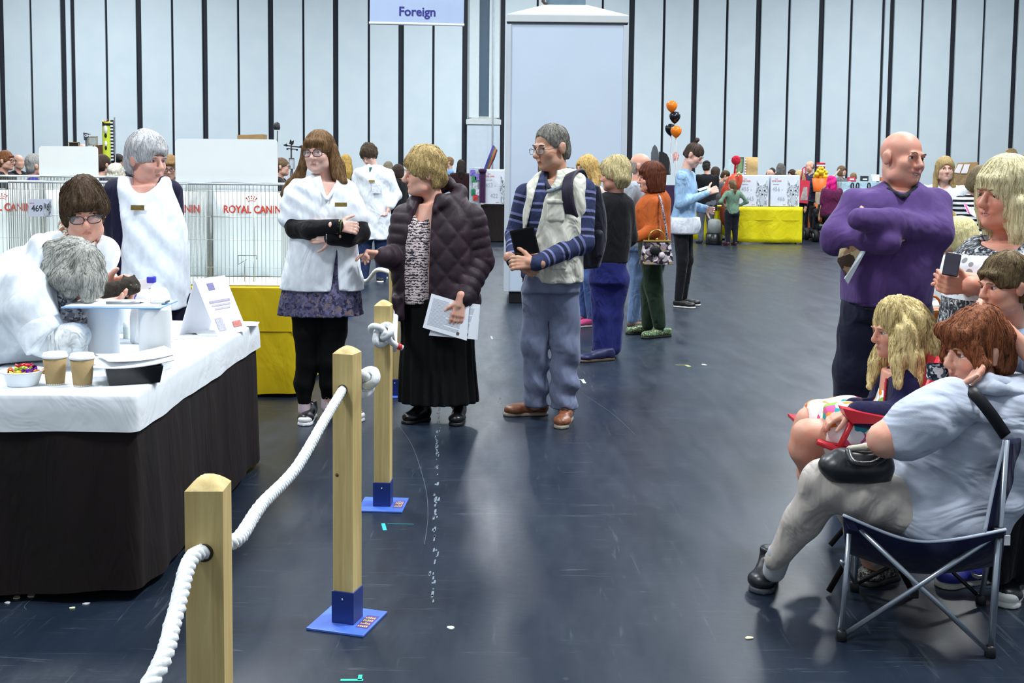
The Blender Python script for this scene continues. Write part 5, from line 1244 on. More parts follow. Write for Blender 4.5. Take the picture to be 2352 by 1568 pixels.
# ================================================================== generic standing figure for those further away
def simple(D, px, label, h=1.68, yaw=0.0, hyaw=None, skin='#d2aa96', top=None, bottom=None, shoes='#22242a', hair=None, hs='short', girth=1.0, arms='down', top_z=.50, sleeve=1.0, fine=2.0, pitch=0, hem=None, lean=0.0, child=False, coat=None, skirt=None, hat=None, group=None, leg_w=1.0, seat=None, feet=True, glasses=None, shift=0.0, wave=.004, hroll=0):
    """figure of height h standing at depth D under pixel column px; yaw 0 faces the camera, +90 faces image-left"""
    if D > 20: fine = max(fine, 2.8)
    f = Fig(D, label, px, fine, group=group); X = f.base.x; y = math.radians(yaw); fw = Vector((-math.sin(y), -math.cos(y), 0)); lt = Vector((math.cos(y), -math.sin(y), 0)); B = Vector((X, D, 0))
    zb = 0.0 if seat is None else seat-.50*h
    def L(l, fwd, z): return B+lt*l+fw*(fwd+lean*max(0, z/h-.5)*2)+Vector((0, 0, z+zb))
    g = girth; sw = .118*h*(.9 if child else 1); hd = .235*(h/1.68)**(.45 if not child else .3)
    hy = yaw if hyaw is None else hyaw
    f.H = Head(L(0, .03+.01*pitch/10, h-hd*.52), hy, pitch, hroll, hd/.235); f.neck_to = L(0, -.015, .82*h); f.hp = head_parts(f.H, f.neck_to, fine=fine < 1.8)
    rows = [(L(0, -.01, .845*h), .045*h/1.0*.9, .045), (L(0, -.01, .815*h), sw*.95, .075*g), (L(0, .0, .74*h), sw*1.02*(.6+.4*g), .115*g), (L(0, .01, .64*h), sw*.92*g, .115*g), (L(0, .0, .54*h), sw*.98*g, .125*g), (L(0, 0, (hem if hem else .47)*h), sw*(1.0 if not hem or hem > .4 else 1.12)*g, .13*g)]
    P_ = {'down': [((.145, -.01, .63), (.15, .06, .485))]*2, 'front': [((.14, -.02, .64), (.05, .22, .62))]*2, 'phone': [((.15, .0, .63), (.06, .26, .70)), ((.15, -.01, .62), (.10, .2, .60))], 'hips': [((.24, -.06, .66), (.12, .03, .60))]*2, 'cross': [((.15, .03, .64), (-.03, .20, .66)), ((.15, .03, .63), (-.03, .17, .63))], 'bag': [((.145, -.01, .63), (.16, .12, .58)), ((.145, -.02, .62), (.14, .02, .47))]}[arms]
    sl = []; wr = []; sk = []
    for sx, (e, w) in zip((-1, 1), P_):
        a = L(sx*sw*.98, -.01, .80*h); e_ = L(sx*e[0]*h/1.0*.92, e[1], e[2]*h); w_ = L(sx*w[0]*h*.92 if w[0] > 0 else sx*w[0]*h, w[1], w[2]*h)
        r = .050*g*(h/1.68); fe_ = (e_+(w_-e_)*max(0, sleeve*2-1)) if sleeve > .5 else None
        sl.append(Cone(a, e_ if sleeve > .5 else a+(e_-a)*sleeve*2, r*1.15, r))
        if fe_ is not None: sl.append(Cone(e_, fe_, r, r*.8))
        sk += [Cone(a, e_, r*.75, r*.7), Cone(e_, w_, r*.7, r*.5)]; wr.append((w_, (w_-e_).normalized(), sx))
    for w_, d_, sx in wr:
        if fine < 1.8: f.hands.append(hand_parts(w_, d_, fw*.2-lt*sx*.9, 1, size=h/1.75, curl=25))
        else: sk += [Cone(w_, w_+d_*.09, .03, .026), Cone(w_+d_*.08, w_+d_*.15, .024, .014), Cone(w_+d_*.03, w_+d_*.07+fw*.035, .014, .011)]
    legs = []; lb = []
    if seat is None:
        for sx in (-1, 1):
            hp = L(sx*.055*h, 0, .50*h); kn = L(sx*.06*h, .03, .285*h); an = L(sx*.06*h, -.01, .055*h)
            legs += [Cone(hp, kn, .088*g*leg_w, .066*leg_w), Cone(kn, an, .066*leg_w, .050*leg_w)]; lb += [Cone(hp, kn, .06, .05), Cone(kn, an, .05, .032)]
    else:
        for sx in (-1, 1):
            hp = L(sx*.055*h, 0, .50*h); kn = L(sx*.07*h, .42, .52*h); an = L(sx*.07*h, .46, .06-zb if seat < .55 else .30-zb)
            legs += [Cone(hp, kn, .09*g, .066), Cone(kn, an, .066, .05)]; lb += [Cone(hp, kn, .06, .05), Cone(kn, an, .05, .032)]
    f.body = [Loft([(r[0], r[1]*.8, r[2]*.8) for r in rows[1:]], u=lt, axis=(0, 0, 1))]+sk+lb
    f.build_body(skin, core_h=.016)
    if fine < 1.8: f.eyes('#5b4a3a')
    f.make(coat or 'top', [Loft(rows, u=lt, n=2.3, axis=(0, 0, 1))]+sl, top, .03, .010, [Ell(f.H.w(0, .03, -.14), [.06*f.H.s, .07*f.H.s, .06*f.H.s], f.H.R)], disp=folds(int(px), .006, 16))
    if bottom is not None:
        pl = [Loft([(L(0, 0, .54*h), sw*.92*g, .12*g), (L(0, 0, .45*h), sw*.98*g, .13*g)], u=lt, axis=(0, 0, 1))]+legs
        if skirt: pl = [Loft([(L(0, 0, .54*h), sw*.92*g, .12*g), (L(0, 0, skirt*h), sw*1.15*g, .16*g)], u=lt, axis=(0, 0, 1))]
        f.make('skirt' if skirt else 'trousers', pl, bottom, .025, .011, disp=folds(int(px)+1, .004, 14))
    if seat is not None and seat < .55:
        for sx in (-1, 1):
            hl = L(sx*.07*h, .41, -zb); to = L(sx*.08*h, .66, -zb); f.shoe(hl, to, M('shoe_'+shoes, shoes, .5), shoes)
    if feet and seat is None:
        for sx in (-1, 1):
            hl = L(sx*.06*h, -.06, 0)-Vector((0, 0, zb)); to = L(sx*.075*h, .19, 0)-Vector((0, 0, zb)); f.shoe(hl, to, M('shoe_'+shoes, shoes, .5), '#c8c8c4' if fine < 1.8 else shoes)
    if hair is not None:
        ch = lambda pts: [Cone(f.H.w(*a[:3]), f.H.w(*b[:3]), a[3]*f.H.s, b[3]*f.H.s) for a, b in zip(pts[:-1], pts[1:])]
        if hs == 'short': f.hair(hair, .009, cut_z=-.01, cut_back=-.08, wave=(wave, 60), cuts=[f.H.E((0, .06, -.07), (.1, .055, .085))])
        elif hs == 'crop': f.hair(hair, .010, cut_z=-.02, cut_back=-.085, wave=(wave*1.5, 60), fringe=.02, top=.01, cuts=[f.H.E((0, .06, -.08), (.1, .05, .085))])
        elif hs == 'bob': f.hair(hair, .016, drop=.115, wave=(wave*.6, 45), fringe=.025)
        elif hs == 'long': f.hair(hair, .014, drop=.10, wave=(wave, 45), locks=ch([(0, -.075, -.02, .075), (0, -.10, -.15, .075), (0, -.11, -.27, .05)])+ch([(-.075, -.02, -.05, .03), (-.085, .0, -.18, .03), (-.08, .02, -.28, .018)])+ch([(.075, -.02, -.05, .03), (.085, .0, -.18, .03), (.08, .02, -.28, .018)]))
        elif hs == 'curly': f.hair(hair, .022, drop=.10, wave=(.010, 50), locks=ch([(-.08, -.03, -.05, .04), (-.10, -.02, -.17, .035)])+ch([(.08, -.03, -.05, .04), (.10, -.02, -.17, .035)])+ch([(0, -.08, -.02, .07), (0, -.10, -.19, .06)]))
        elif hs == 'pony': f.hair(hair, .008, cut_z=-.01, cut_back=-.08, wave=(.002, 60), locks=ch([(0, -.10, .05, .03), (0, -.15, .0, .035), (0, -.15, -.12, .03), (0, -.14, -.22, .012)]))
        elif hs == 'bun': f.hair(hair, .006, cut_z=.01, cut_back=-.06, wave=(.002, 60), locks=ch([(0, -.06, .125, .018), (0, -.055, .15, .026)]), cuts=[f.H.E((0, .06, -.07), (.1, .06, .09))])
        elif hs == 'bald': f.hair(hair, .004, cut_z=-.01, cut_back=-.07, wave=(.001, 60), cuts=[f.H.E((0, .02, .10), (.12, .15, .085)), f.H.E((0, .06, -.07), (.1, .062, .085))])
    if hat is not None:
        c, kind = hat
        if kind == 'beanie': f.make('beanie', [f.H.E((0, -.014, .045), (.088, .11, .09))], cloth('knit_'+c, c), .01, .012, [Half(f.H.w(0, 0, .035), f.H.M @ Vector((0, .12, -1)))])
        elif kind == 'cap': f.make('cap', [f.H.E((0, -.014, .05), (.092, .115, .075)), f.H.E((0, .09, .055), (.07, .07, .012))], cloth('cap_'+c, c), .012, .012, [Half(f.H.w(0, 0, .045), f.H.M @ Vector((0, 0, -1)))])
    if glasses: f.glasses(glasses, r=.003)
    return f
GH = {}
def hm(n, c, c2=None, sc=(45, 45, 9)): return hair_mat('hair_'+n, c, c2, .8, sc=sc)

# ---- helper woman with white apron and white hair (behind the table)
wcoat2 = cloth('white_overall', '#e4ecf6', .75, .5, 5); navy_k = cloth('navy_knit', '#121030', .85, .4, 8)
f = Fig(TY1+.42, 'white-haired woman in a white apron over a navy dress behind the table', 345); W3 = f
H = f.set_head(338, 366, 106, -58, 8, 0, neck=(330, 446, .03), fat=.006)
f.body = [f.loft([(425, 270, 385, .08), (520, 280, 405, .12), (690, 280, 410, .12)])]+f.chain([(270, 440, .02, .05), (258, 540, .06, .045), (282, 625, -.06, .035)])+f.chain([(390, 440, .05, .05), (398, 540, .12, .045), (390, 640, .0, .035)])+f.chain([(320, 700, 0, .08), (320, 850, 0, .06), (320, 960, 0, .04)])+f.chain([(395, 700, 0, .08), (395, 850, 0, .06), (395, 960, 0, .04)])
f.add_hand(f.p(282, 625, -.06), (.2, -.4, -1), (1, -.3, 0), 1, curl=25)
f.build_body('#d8a898', lips='#c4877a'); f.eyes('#b8aca0', '#5a6068')
f.make('dress', [f.loft([(402, 288, 372, .06), (420, 262, 392, .09), (460, 254, 398, .125), (540, 258, 405, .145), (640, 262, 412, .15), (700, 280, 415, .15)])]+f.chain([(270, 440, .02, .075), (268, 500, .0, .076), (274, 560, .0, .07), (284, 615, -.05, .05)])+f.chain([(390, 440, .05, .066), (398, 540, .12, .06), (392, 630, .02, .045)]), navy_k, .03, .009, [Ell(f.p(330, 415, -.05), [.075, .12, .075])], disp=folds(41, .004, 18))
ap_cut = [Ell(f.p(336, 408, -.04), [.078, .2, .088]), f.loft([(380, 150, 268, .5), (440, 150, 286, .5), (520, 150, 306, .5), (580, 150, 304, .5), (640, 150, 298, .5), (760, 150, 298, .5)])]
f.make('apron', [f.loft([(404, 275, 388, .065), (424, 262, 398, .105), (470, 262, 408, .15), (520, 272, 424, .175), (590, 275, 430, .18), (650, 280, 433, .18), (704, 286, 436, .175)], 2.3, dy=-.012)], wcoat2, .02, .0085, ap_cut, .01, disp=drape(42, .007, 48, (.75, 0, .65)))
f.make('apron_tie', f.chain([(296, 596, -.12, .018), (276, 568, -.1, .026), (260, 556, -.02, .018)])+f.chain([(296, 590, -.12, .016), (300, 560, -.15, .02)]), wcoat2, .015, .006)
f.make('trousers', f.chain([(330, 690, 0, .10), (325, 850, 0, .075), (322, 950, 0, .06)])+f.chain([(398, 690, 0, .10), (398, 850, 0, .075), (396, 950, 0, .06)]), cloth('navy_trousers', '#14132c'), .02, .012)
for x in (322, 396):
    g = P3(x, 900, f.D); f.shoe(Vector((g.x, f.D+.05, 0)), Vector((g.x, f.D-.2, 0)), M('shoe_black', '#101114', .4), '#15161a')
f.hair(hair_mat('hair_silver', '#c4c4c6', '#8d8c90', .9, sc=(50, 50, 9)), .020, face=(.062, .08, .10), fz=-.056, cut_z=-.02, cut_back=-.10, wave=(.004, 50), fringe=.022, top=.008, cuts=[H.E((0, .04, -.08), (.12, .06, .085))])
plaque(f, f.p(316, 477, -.185), (.0, -1, .15), .07, .026, gold, 'name_badge')

# ---- judge with glasses bending over the table with the kitten
f = Fig(4.78, 'brown-haired woman with glasses bending over the table holding a kitten', 110); W2 = f
H = f.set_head(194, 486, 126, -24, 15, 4, neck=(160, 565, .10), fat=.004)
cr_ = [(530, 112, 212, .07), (550, 82, 244, .12), (600, 66, 256, .155), (690, 64, 260, .15)]
f.body = [f.loft([(r[0], r[1]+16, r[2]-16, r[3]*.8) for r in cr_[1:]], dy=.08)]+f.chain([(235, 580, .06, .05), (208, 690, -.02, .042), (240, 660, -.16, .034)])+f.chain([(85, 590, .06, .05), (120, 700, -.06, .042), (236, 706, -.22, .034)])
f.body += f.chain([(90, 690, .16, .09), (10, 780, .30, .09), (5, 980, .32, .06), (5, 1140, .33, .045)])+f.chain([(80, 690, .2, .09), (-30, 780, .34, .09), (-40, 980, .36, .06), (-40, 1130, .36, .045)])
f.add_hand(f.p(244, 658, -.15), (1, -.1, .22), (.1, -.8, -.5), -1, curl=26, size=1.05); f.add_hand(f.p(236, 705, -.23), (1, .12, .22), (.0, -.3, 1), 1, curl=22, size=1.0)
f.build_body('#dba994', lips='#c27c68'); f.eyes('#6a4f3a', '#4c5a62'); f.glasses('#2e3138', z=-.004, w=.027, hgt=.017)
TB = Box((jx, jy, .36), [hx+.03, hy+.03, .375], .01)
f.make('white_coat', [f.loft(cr_, 2.4, dy=.08)]+[Loft([(f.p(162, 640, .10), .19, .15), (f.p(90, 720, .18), .19, .16), (f.p(40, 800, .28), .19, .16), (f.p(10, 980, .32), .2, .17)], n=2.3, u=(1, 0, 0), axis=(0, 0, 1))]+f.chain([(236, 578, .06, .07), (212, 690, -.01, .062), (232, 668, -.12, .05)])+f.chain([(86, 586, .06, .07), (120, 700, -.05, .062), (215, 708, -.2, .048)])+f.chain([(132, 545, .0, .03), (120, 560, .05, .035)]), cloth('white_coat_b', '#e6edf4', .75, .6, 6), .035, .009, [Ell(f.p(182, 545, -.02), [.075, .14, .10]), TB], disp=drape(51, .006, 50, (.6, 0, .8)))
f.make('floral_collar', f.chain([(150, 515, .06, .030), (146, 545, .02, .030), (168, 580, -.06, .022)])+f.chain([(212, 560, .0, .02), (200, 585, -.06, .018)]), print_mat('floral_collar', ['#e6e6dc', '#7f8a80', '#d9d8cc', '#c05a44', '#55685a', '#e9e8e0'], 95), .015, .006)
f.make('blouse', [f.loft([(540, 150, 220, .06), (640, 140, 230, .10)], dy=.03)], MATS['floral_collar'], .02, .012)
f.make('trousers', f.chain([(85, 700, .16, .11), (8, 800, .30, .10), (5, 980, .32, .075), (5, 1130, .33, .06)])+f.chain([(80, 700, .2, .11), (-30, 800, .34, .10), (-40, 980, .36, .075), (-40, 1120, .36, .06)]), MATS['navy_trousers'], .02, .013, [TB])
g = P3(5, 1100, f.D+.33); f.shoe(Vector((g.x, f.D+.36, 0)), Vector((g.x+.1, f.D+.14, 0)), M('shoe_black'), '#15161a'); f.shoe(Vector((g.x-.12, f.D+.42, 0)), Vector((g.x-.06, f.D+.2, 0)), M('shoe_black'), '#15161a')
f.hair(hair_mat('hair_brown_tousled', '#4d3b28', '#2c2016', 1.2, sc=(34, 34, 14)), .022, face=(.058, .08, .095), fz=-.066, cut_z=-.06, cut_back=-.09, wave=(.009, 48), top=.004, fringe=.022)
w0 = f.p(241, 661, -.17); dv_ = Vector((1, -.15, .12)).normalized(); s1_ = dv_.cross(Vector((0, 0, 1))).normalized(); s2_ = dv_.cross(s1_)
for of in (0, .012, .022): MB().tube([w0-f.base+dv_*(of-.02)+(s1_*math.cos(a_)+s2_*math.sin(a_))*.034 for a_ in [2*math.pi*k/16 for k in range(17)]], .008, 8, False).build('watch_strap', M('watch_blue', '#35507c', .5), f.o)
MB().bbox(tuple(w0-f.base-Vector((.016, .046, .016))), tuple(w0-f.base+Vector((.016, -.032, .016))), .004).build('watch', M('watch_dark', '#1c2a40', .3), f.o)
# kitten
kf = Fig(4.50, 'small dark brown kitten held up in two hands over the table', 290, name='kitten'); kf.o['category'] = 'kitten'
K = lambda x, y, dy=0: kf.p(x, y, dy)
furm = hair_mat('fur_brown', '#383029', '#1f1a16', 1.0, .8, sc=(70, 70, 50)); kb = kf.base
kp = [Ell(K(298, 657, -.02), [.042, .042, .038]), Ell(K(312, 664, -.048), [.02, .02, .016]), Ell(K(272, 664, .02), [.055, .04, .036]), Ell(K(248, 668, .03), [.045, .036, .034]), Cone(K(280, 680, -.01), K(292, 694, -.02), .013, .010), Cone(K(262, 684, .0), K(270, 700, -.01), .013, .011), Cone(K(235, 670, .03), K(226, 700, .02), .012, .006)]
kp += [Cone(K(288, 644, -.01), K(284, 632, -.01), .013, .004), Cone(K(305, 642, -.01), K(309, 630, -.01), .013, .004)]
kf.make('body', kp, furm, .014, .0045, disp=lambda P: .0015*wob(P, 5, 220))
for x, y in ((301, 655), (313, 654)): MB().lathe([(.001, -.004), (.005, 0), (.001, .004)], 10, center=tuple(K(x, y, -.058)-kb)).build('eye', M('kitten_eye', '#6a7a6a', .15, var=0), kf.o)
MB().lathe([(.001, -.003), (.004, 0), (.001, .003)], 8, center=tuple(K(314, 662, -.064)-kb)).build('nose', M('kitten_nose', '#2a2222', .3), kf.o)

# ---- grey-haired woman bent over the table in front
f = Fig(4.25, 'grey-bobbed woman in a white coat bent low over the judging table', 30); W1 = f
H = f.set_head(172, 622, 135, -62, 52, 6, dy=-.03, neck=(78, 628, .02))
f.body = [Loft([(f.p(85, 640, .0), .10, .17), (f.p(30, 700, .0), .13, .19), (f.p(-60, 780, .05), .14, .18)], u=(.6, 0, -.8), n=2.2)]+f.chain([(62, 660, -.16, .055), (95, 790, -.2, .045), (170, 775, -.14, .034)])+f.chain([(90, 640, .18, .055), (150, 740, .2, .045), (215, 700, .05, .034)])
f.body += f.chain([(-70, 800, .0, .1), (-130, 1000, .0, .07), (-130, 1250, .0, .05)])+f.chain([(-80, 800, .15, .1), (-150, 1000, .15, .07), (-150, 1230, .15, .05)])
f.add_hand(f.p(170, 772, -.12), (.0, 1, .05), (0, .2, -1), -1, curl=30, size=.95); f.add_hand(f.p(215, 700, .05), (1, .0, .15), (.2, -.2, 1), 1, curl=20, size=.95)
f.build_body('#d6ab98')
f.eyes('#8d8a86')
TB2 = Box((jx, jy, .36), [hx+.03, hy+.03, .368], .005)
f.make('white_coat', [Loft([(f.p(112, 588, .0), .045, .07), (f.p(85, 630, .0), .12, .19), (f.p(40, 690, .0), .165, .215), (f.p(-30, 770, .03), .18, .21), (f.p(-110, 880, .05), .2, .2)], u=(.7, 0, .7), n=2.3)]+[Loft([(f.p(-90, 860, .06), .2, .2), (f.p(-130, 1100, .06), .22, .21)], n=2.2, axis=(0, 0, 1))]+f.chain([(58, 655, -.14, .085), (70, 720, -.18, .085), (96, 775, -.2, .074)])+f.chain([(92, 640, .16, .08), (150, 740, .2, .06), (205, 705, .06, .046)])+f.chain([(104, 590, -.06, .035), (92, 560, .0, .035), (110, 570, .08, .03)])+f.chain([(90, 800, .0, .07), (30, 800, .0, .1)]), cloth('white_coat_c', '#e6eef6', .75, .7, 5), .04, .009, [TB2], disp=drape(61, .008, 42, (.5, 0, -.85)))
f.make('cuff', f.chain([(94, 762, -.2, .084), (106, 786, -.21, .082)]), MATS['white_coat_c'], .01, .008, [Half(f.p(106, 782, -.2), (.6, 0, -.6)), TB2])
f.make('sleeve', f.chain([(100, 778, -.2, .062), (130, 785, -.2, .06), (168, 778, -.19, .056), (180, 774, -.16, .046)]), cloth('sheer_white', '#dfe6ea', .8, .9, 14), .02, .007, [TB2], disp=folds(62, .007, 40))
f.make('trousers', f.chain([(-75, 800, .0, .12), (-130, 1000, .0, .09), (-130, 1240, .0, .07)])+f.chain([(-85, 800, .15, .12), (-150, 1000, .15, .09), (-150, 1220, .15, .07)]), MATS['navy_trousers'], .02, .014, [TB2])
g = P3(-130, 1250, f.D); f.shoe(Vector((g.x-.05, f.D+.0, 0)), Vector((g.x+.18, f.D-.05, 0)), M('shoe_black'), '#15161a'); f.shoe(Vector((g.x-.1, f.D+.15, 0)), Vector((g.x+.14, f.D+.14, 0)), M('shoe_black'), '#15161a')
f.hair(hair_mat('hair_grey_bob', '#b0b1ab', '#63655d', 1.3, sc=(46, 46, 8)), .018, drop=.10, face=(.052, .07, .085), fz=-.07, wave=(.004, 40), fringe=.024, locks=f.chain([(210, 600, -.02, .045), (222, 640, -.06, .04), (224, 672, -.06, .022)])+f.chain([(150, 590, -.08, .05), (150, 640, -.12, .05), (160, 670, -.12, .028)])+f.chain([(190, 590, -.08, .05), (196, 645, -.12, .048), (206, 684, -.12, .022)])+f.chain([(125, 580, -.04, .05), (118, 625, -.08, .04)]))
f.make('scarf', f.chain([(150, 670, -.06, .03), (160, 720, -.04, .04), (185, 738, .0, .03)]), print_mat('grey_scarf', ['#8f929c', '#c9ccd2', '#5e616c', '#e0e2e6'], 60), .02, .007)

# ---- youth in the lab coat further back
f = Fig(GND(875, 646).y, 'curly-haired youth in a long white lab coat looking down', 855, 1.35); k = f.k
H = f.set_head(847, 356, 44, 22, 34, 0, neck=(858, 385, .03))
f.body = [f.loft([(390, 825, 890, .08), (450, 825, 892, .11), (540, 828, 890, .11)])]+f.chain([(822, 400, 0, .05), (818, 455, 0, .045), (824, 500, -.08, .035)])+f.chain([(892, 400, 0, .05), (912, 448, .02, .045), (894, 478, -.14, .033)])+f.chain([(838, 540, 0, .07), (836, 590, 0, .06), (834, 638, .0, .04)])+f.chain([(876, 540, 0, .07), (878, 590, 0, .06), (876, 638, 0, .04)])
f.add_hand(f.p(893, 479, -.15), (-.3, -.3, -1), (-1, 0, 0), 1, curl=45, size=1.05); f.add_hand(f.p(824, 500, -.08), (.1, -.3, -1), (1, 0, 0), 1, curl=35)
f.build_body('#dcb6a6'); f.eyes('#4c4030')
f.make('lab_coat', [f.loft([(378, 842, 874, .06), (388, 822, 892, .11), (430, 818, 898, .14), (490, 818, 898, .15), (549, 813, 902, .17)])]+f.chain([(822, 400, 0, .07), (816, 455, 0, .07), (824, 498, -.07, .055)])+f.chain([(893, 400, 0, .07), (911, 448, .02, .068), (896, 474, -.13, .05)]), cloth('lab_coat', '#e8eef4', .75, .6, 5), .03, .011, [Loft([(f.p(853, 366, -.1), .045, .1), (f.p(847, 398, -.16), .004, .08)], n=2)], disp=drape(71, .006, 45, (.7, 0, .7)))
f.make('tee', [f.loft([(384, 840, 866, .08), (410, 836, 868, .11)])], cloth('teal_tee', '#2c6a66'), .02, .012)
f.make('jeans', f.chain([(840, 540, 0, .1), (836, 600, 0, .085), (834, 640, 0, .07)])+f.chain([(876, 540, 0, .1), (877, 600, 0, .085), (876, 640, 0, .07)]), cloth('jeans_dark', '#27355c'), .02, .014)
f.shoe(GND(880, 640)+Vector((.02, .1, 0)), GND(872, 649), M('shoe_charcoal', '#1a1b20', .5), '#d8d8d8'); f.shoe(GND(836, 640)+Vector((.02, .1, 0)), GND(832, 649), M('shoe_charcoal'), '#d8d8d8')
f.hair(hair_mat('hair_brown_curl', '#4a3c2c', '#2a2118', 1.2, sc=(30, 30, 22)), .026, face=(.060, .08, .10), fz=-.062, cut_z=-.02, cut_back=-.08, wave=(.010, 55), top=.01, fringe=.028, h=.008)
plaque(f, f.p(854, 416, -.165), (.1, -1, .2), .075, .03, gold, 'name_badge'); plaque(f, f.p(864, 433, -.165), (.1, -1, .2), .11, .12, M('pocket_print', '#c9ced6', .8, var=.3, nscale=40), 'pocket_crest')
t = thing('white_card', f.p(884, 497, -.2), 'white card in the hand of the youth in the lab coat', 'card'); MB().prism([(-.08, 0, -.06), (.0, 0, -.1), (.06, 0, .05), (.0, 0, .06)], (0, 0, 0), (0, .004, 0)).build('card', M('page_white'), t)
# ================================================================== group on the right
# ---- bald man in the purple jumper
purple = cloth('purple_wool', '#523b72', .9, .45, 6)
f = Fig(5.2, 'bald smiling man in a purple jumper with folded arms', 2040); W20 = f
H = f.set_head(2072, 364, 122, -27, 2, -6, neck=(2066, 445, .03), neck_r=.064, smile=1.0, jaw=1.15, fat=.012, face_w=1.04)
tr_ = [(416, 2034, 2108, .06), (436, 1990, 2134, .11), (475, 1956, 2158, .155), (540, 1946, 2166, .19), (600, 1942, 2150, .22), (650, 1936, 2134, .225), (692, 1938, 2130, .205)]
aL = [f.p(1968, 472, .02), f.p(1922, 548, -.06), f.p(2040, 556, -.27)]; aR = [f.p(2146, 470, .02), f.p(2148, 535, -.12), f.p(1974, 500, -.30)]
f.body = [f.loft([(r[0], r[1]+16, r[2]-16, r[3]*.8) for r in tr_[1:]])]+[Cone(aL[0], aL[1], .05, .045), Cone(aL[1], aL[2], .045, .035), Cone(aR[0], aR[1], .05, .045), Cone(aR[1], aR[2], .045, .035)]+f.chain([(1985, 700, 0, .09), (1975, 880, 0, .07), (1975, 1090, 0, .045)])+f.chain([(2085, 700, 0, .09), (2090, 880, 0, .07), (2090, 1090, 0, .045)])
f.hands.append(hand_parts(f.p(2045, 553, -.25), (.8, .35, .5), (-.2, 1, 0), 1, size=1.05, curl=20)); f.hands.append(hand_parts(f.p(1992, 503, -.27), (-.2, 1, -.3), (1, 0, 0), -1, size=.9, curl=40))
f.build_body('#d09a86', lips='#b8786e'); f.eyes('#8a705c', '#3c3430')
MB().tube([f.H.w(-.019, .083, -.0645)-f.base, f.H.w(0, .090, -.0665)-f.base, f.H.w(.019, .083, -.0645)-f.base], .0052, 6).build('teeth', M('teeth', '#d8d0c6', .3, var=0), f.o)
f.make('jumper', [f.loft(tr_, 2.4)]+[Cone(aL[0], aL[1], .082, .078), Cone(aL[1], aL[2], .074, .056), Cone(aR[0], aR[1], .084, .080), Cone(aR[1], aR[1]+(aR[2]-aR[1])*.6, .076, .066), Cone(aR[1]+(aR[2]-aR[1])*.6, aR[2], .066, .052)], purple, .035, .0085, [Ell(f.p(2072, 420, -.06), [.07, .1, .05])], disp=drape(81, .006, 40, (.35, 0, .95)))
f.make('hem', [f.loft([(684, 1940, 2128, .212), (697, 1944, 2126, .205)])], purple, .01, .009)
f.make('shirt_collar', f.chain([(2036, 424, .0, .013), (2042, 437, -.08, .014), (2072, 452, -.14, .011)])+f.chain([(2106, 420, .02, .013), (2104, 433, -.07, .014), (2076, 452, -.14, .011)]), cloth('collar_dark', '#1c1c28'), .015, .007)
f.make('jeans', [f.loft([(685, 1946, 2126, .19), (730, 1940, 2128, .19)])]+f.chain([(1990, 720, 0, .125), (1966, 860, 0, .105), (1962, 1000, 0, .09), (1962, 1090, 0, .085)])+f.chain([(2085, 720, 0, .12), (2090, 860, 0, .10), (2090, 1090, 0, .085)]), cloth('jeans_navy', '#15182e', .8, .5, 6), .03, .011, disp=drape(82, .005, 40, (.5, 0, .85)))
f.make('belt', [f.loft([(692, 1944, 2128, .196), (708, 1944, 2128, .196)])], M('belt_black', '#121214', .4), .01, .009)
for x in (1962, 2090):
    g = P3(x, 1000, f.D); f.shoe(Vector((g.x, f.D+.06, 0)), Vector((g.x-.02, f.D-.22, 0)), M('shoe_brown', '#3a2a20', .4), '#2a241e')
q = [f.p(1992, 552, -.2), f.p(1998, 560, -.22), f.p(1948, 652, -.25), f.p(1940, 640, -.25)]; q2 = [f.p(1930, 572, -.2), f.p(1990, 556, -.2), f.p(1944, 636, -.24), f.p(1924, 600, -.22)]
t = thing('magazine', q[0], 'folded magazine tucked under the arm of the man in purple', 'magazine'); MB().prism([v-q[0] for v in q], (0, 0, 0), (0, .012, 0)).build('pages', M('mag_page', '#b8c4cc', .5), t)
MB().prism([v-q[0] for v in q2], (0, 0, 0), (0, .008, 0)).build('cover', print_mat('mag_cover', ['#6a5340', '#8a7058', '#3a2e28', '#a89878', '#54483c'], 26), t)

# ---- blonde woman in the patterned dress
f = Fig(4.2, 'blonde bobbed woman in a grey and white patterned dress holding a phone', 2290); W21 = f
H = f.set_head(2308, 448, 150, 66, 2, -4, neck=(2318, 572, .03), smile=1.0, fat=.008)
tr_ = [(532, 2292, 2372, .06), (556, 2240, 2392, .12), (600, 2186, 2392, .165), (640, 2180, 2384, .18), (690, 2172, 2376, .18), (750, 2162, 2376, .19), (840, 2160, 2376, .20), (960, 2165, 2376, .21)]
f.body = [f.loft([(r[0], r[1]+20, r[2]-20, r[3]*.8) for r in tr_[1:]])]+f.chain([(2365, 585, -.10, .058), (2355, 668, -.16, .05), (2228, 655, -.30, .034)])+f.chain([(2250, 590, .12, .055), (2255, 670, .05, .05), (2215, 650, -.2, .034)])+f.chain([(2250, 900, 0, .08), (2260, 1080, 0, .06), (2300, 1270, 0, .04)])+f.chain([(2330, 900, 0, .08), (2335, 1080, 0, .06), (2335, 1290, 0, .04)])
f.add_hand(f.p(2232, 658, -.28), (-1, .1, .05), (.1, .8, .3), -1, curl=42, size=.95); f.add_hand(f.p(2222, 640, -.2), (-1, -.1, .2), (.0, -.3, -1), -1, curl=50, size=.92)
f.build_body('#d59a84', lips='#c06a62', core_h=.014); f.eyes('#9a8260', '#3c3a3a')
MB().tube([f.H.w(-.019, .083, -.0645)-f.base, f.H.w(0, .090, -.0665)-f.base, f.H.w(.019, .083, -.0645)-f.base], .0052, 6).build('teeth', M('teeth'), f.o)
dm = NT('dress_print'); v = dm.coord(); vo = dm.n('ShaderNodeTexVoronoi'); vo.inputs['Scale'].default_value = 26; vo.inputs['Randomness'].default_value = .15; dm.l(v, vo.inputs['Vector'])
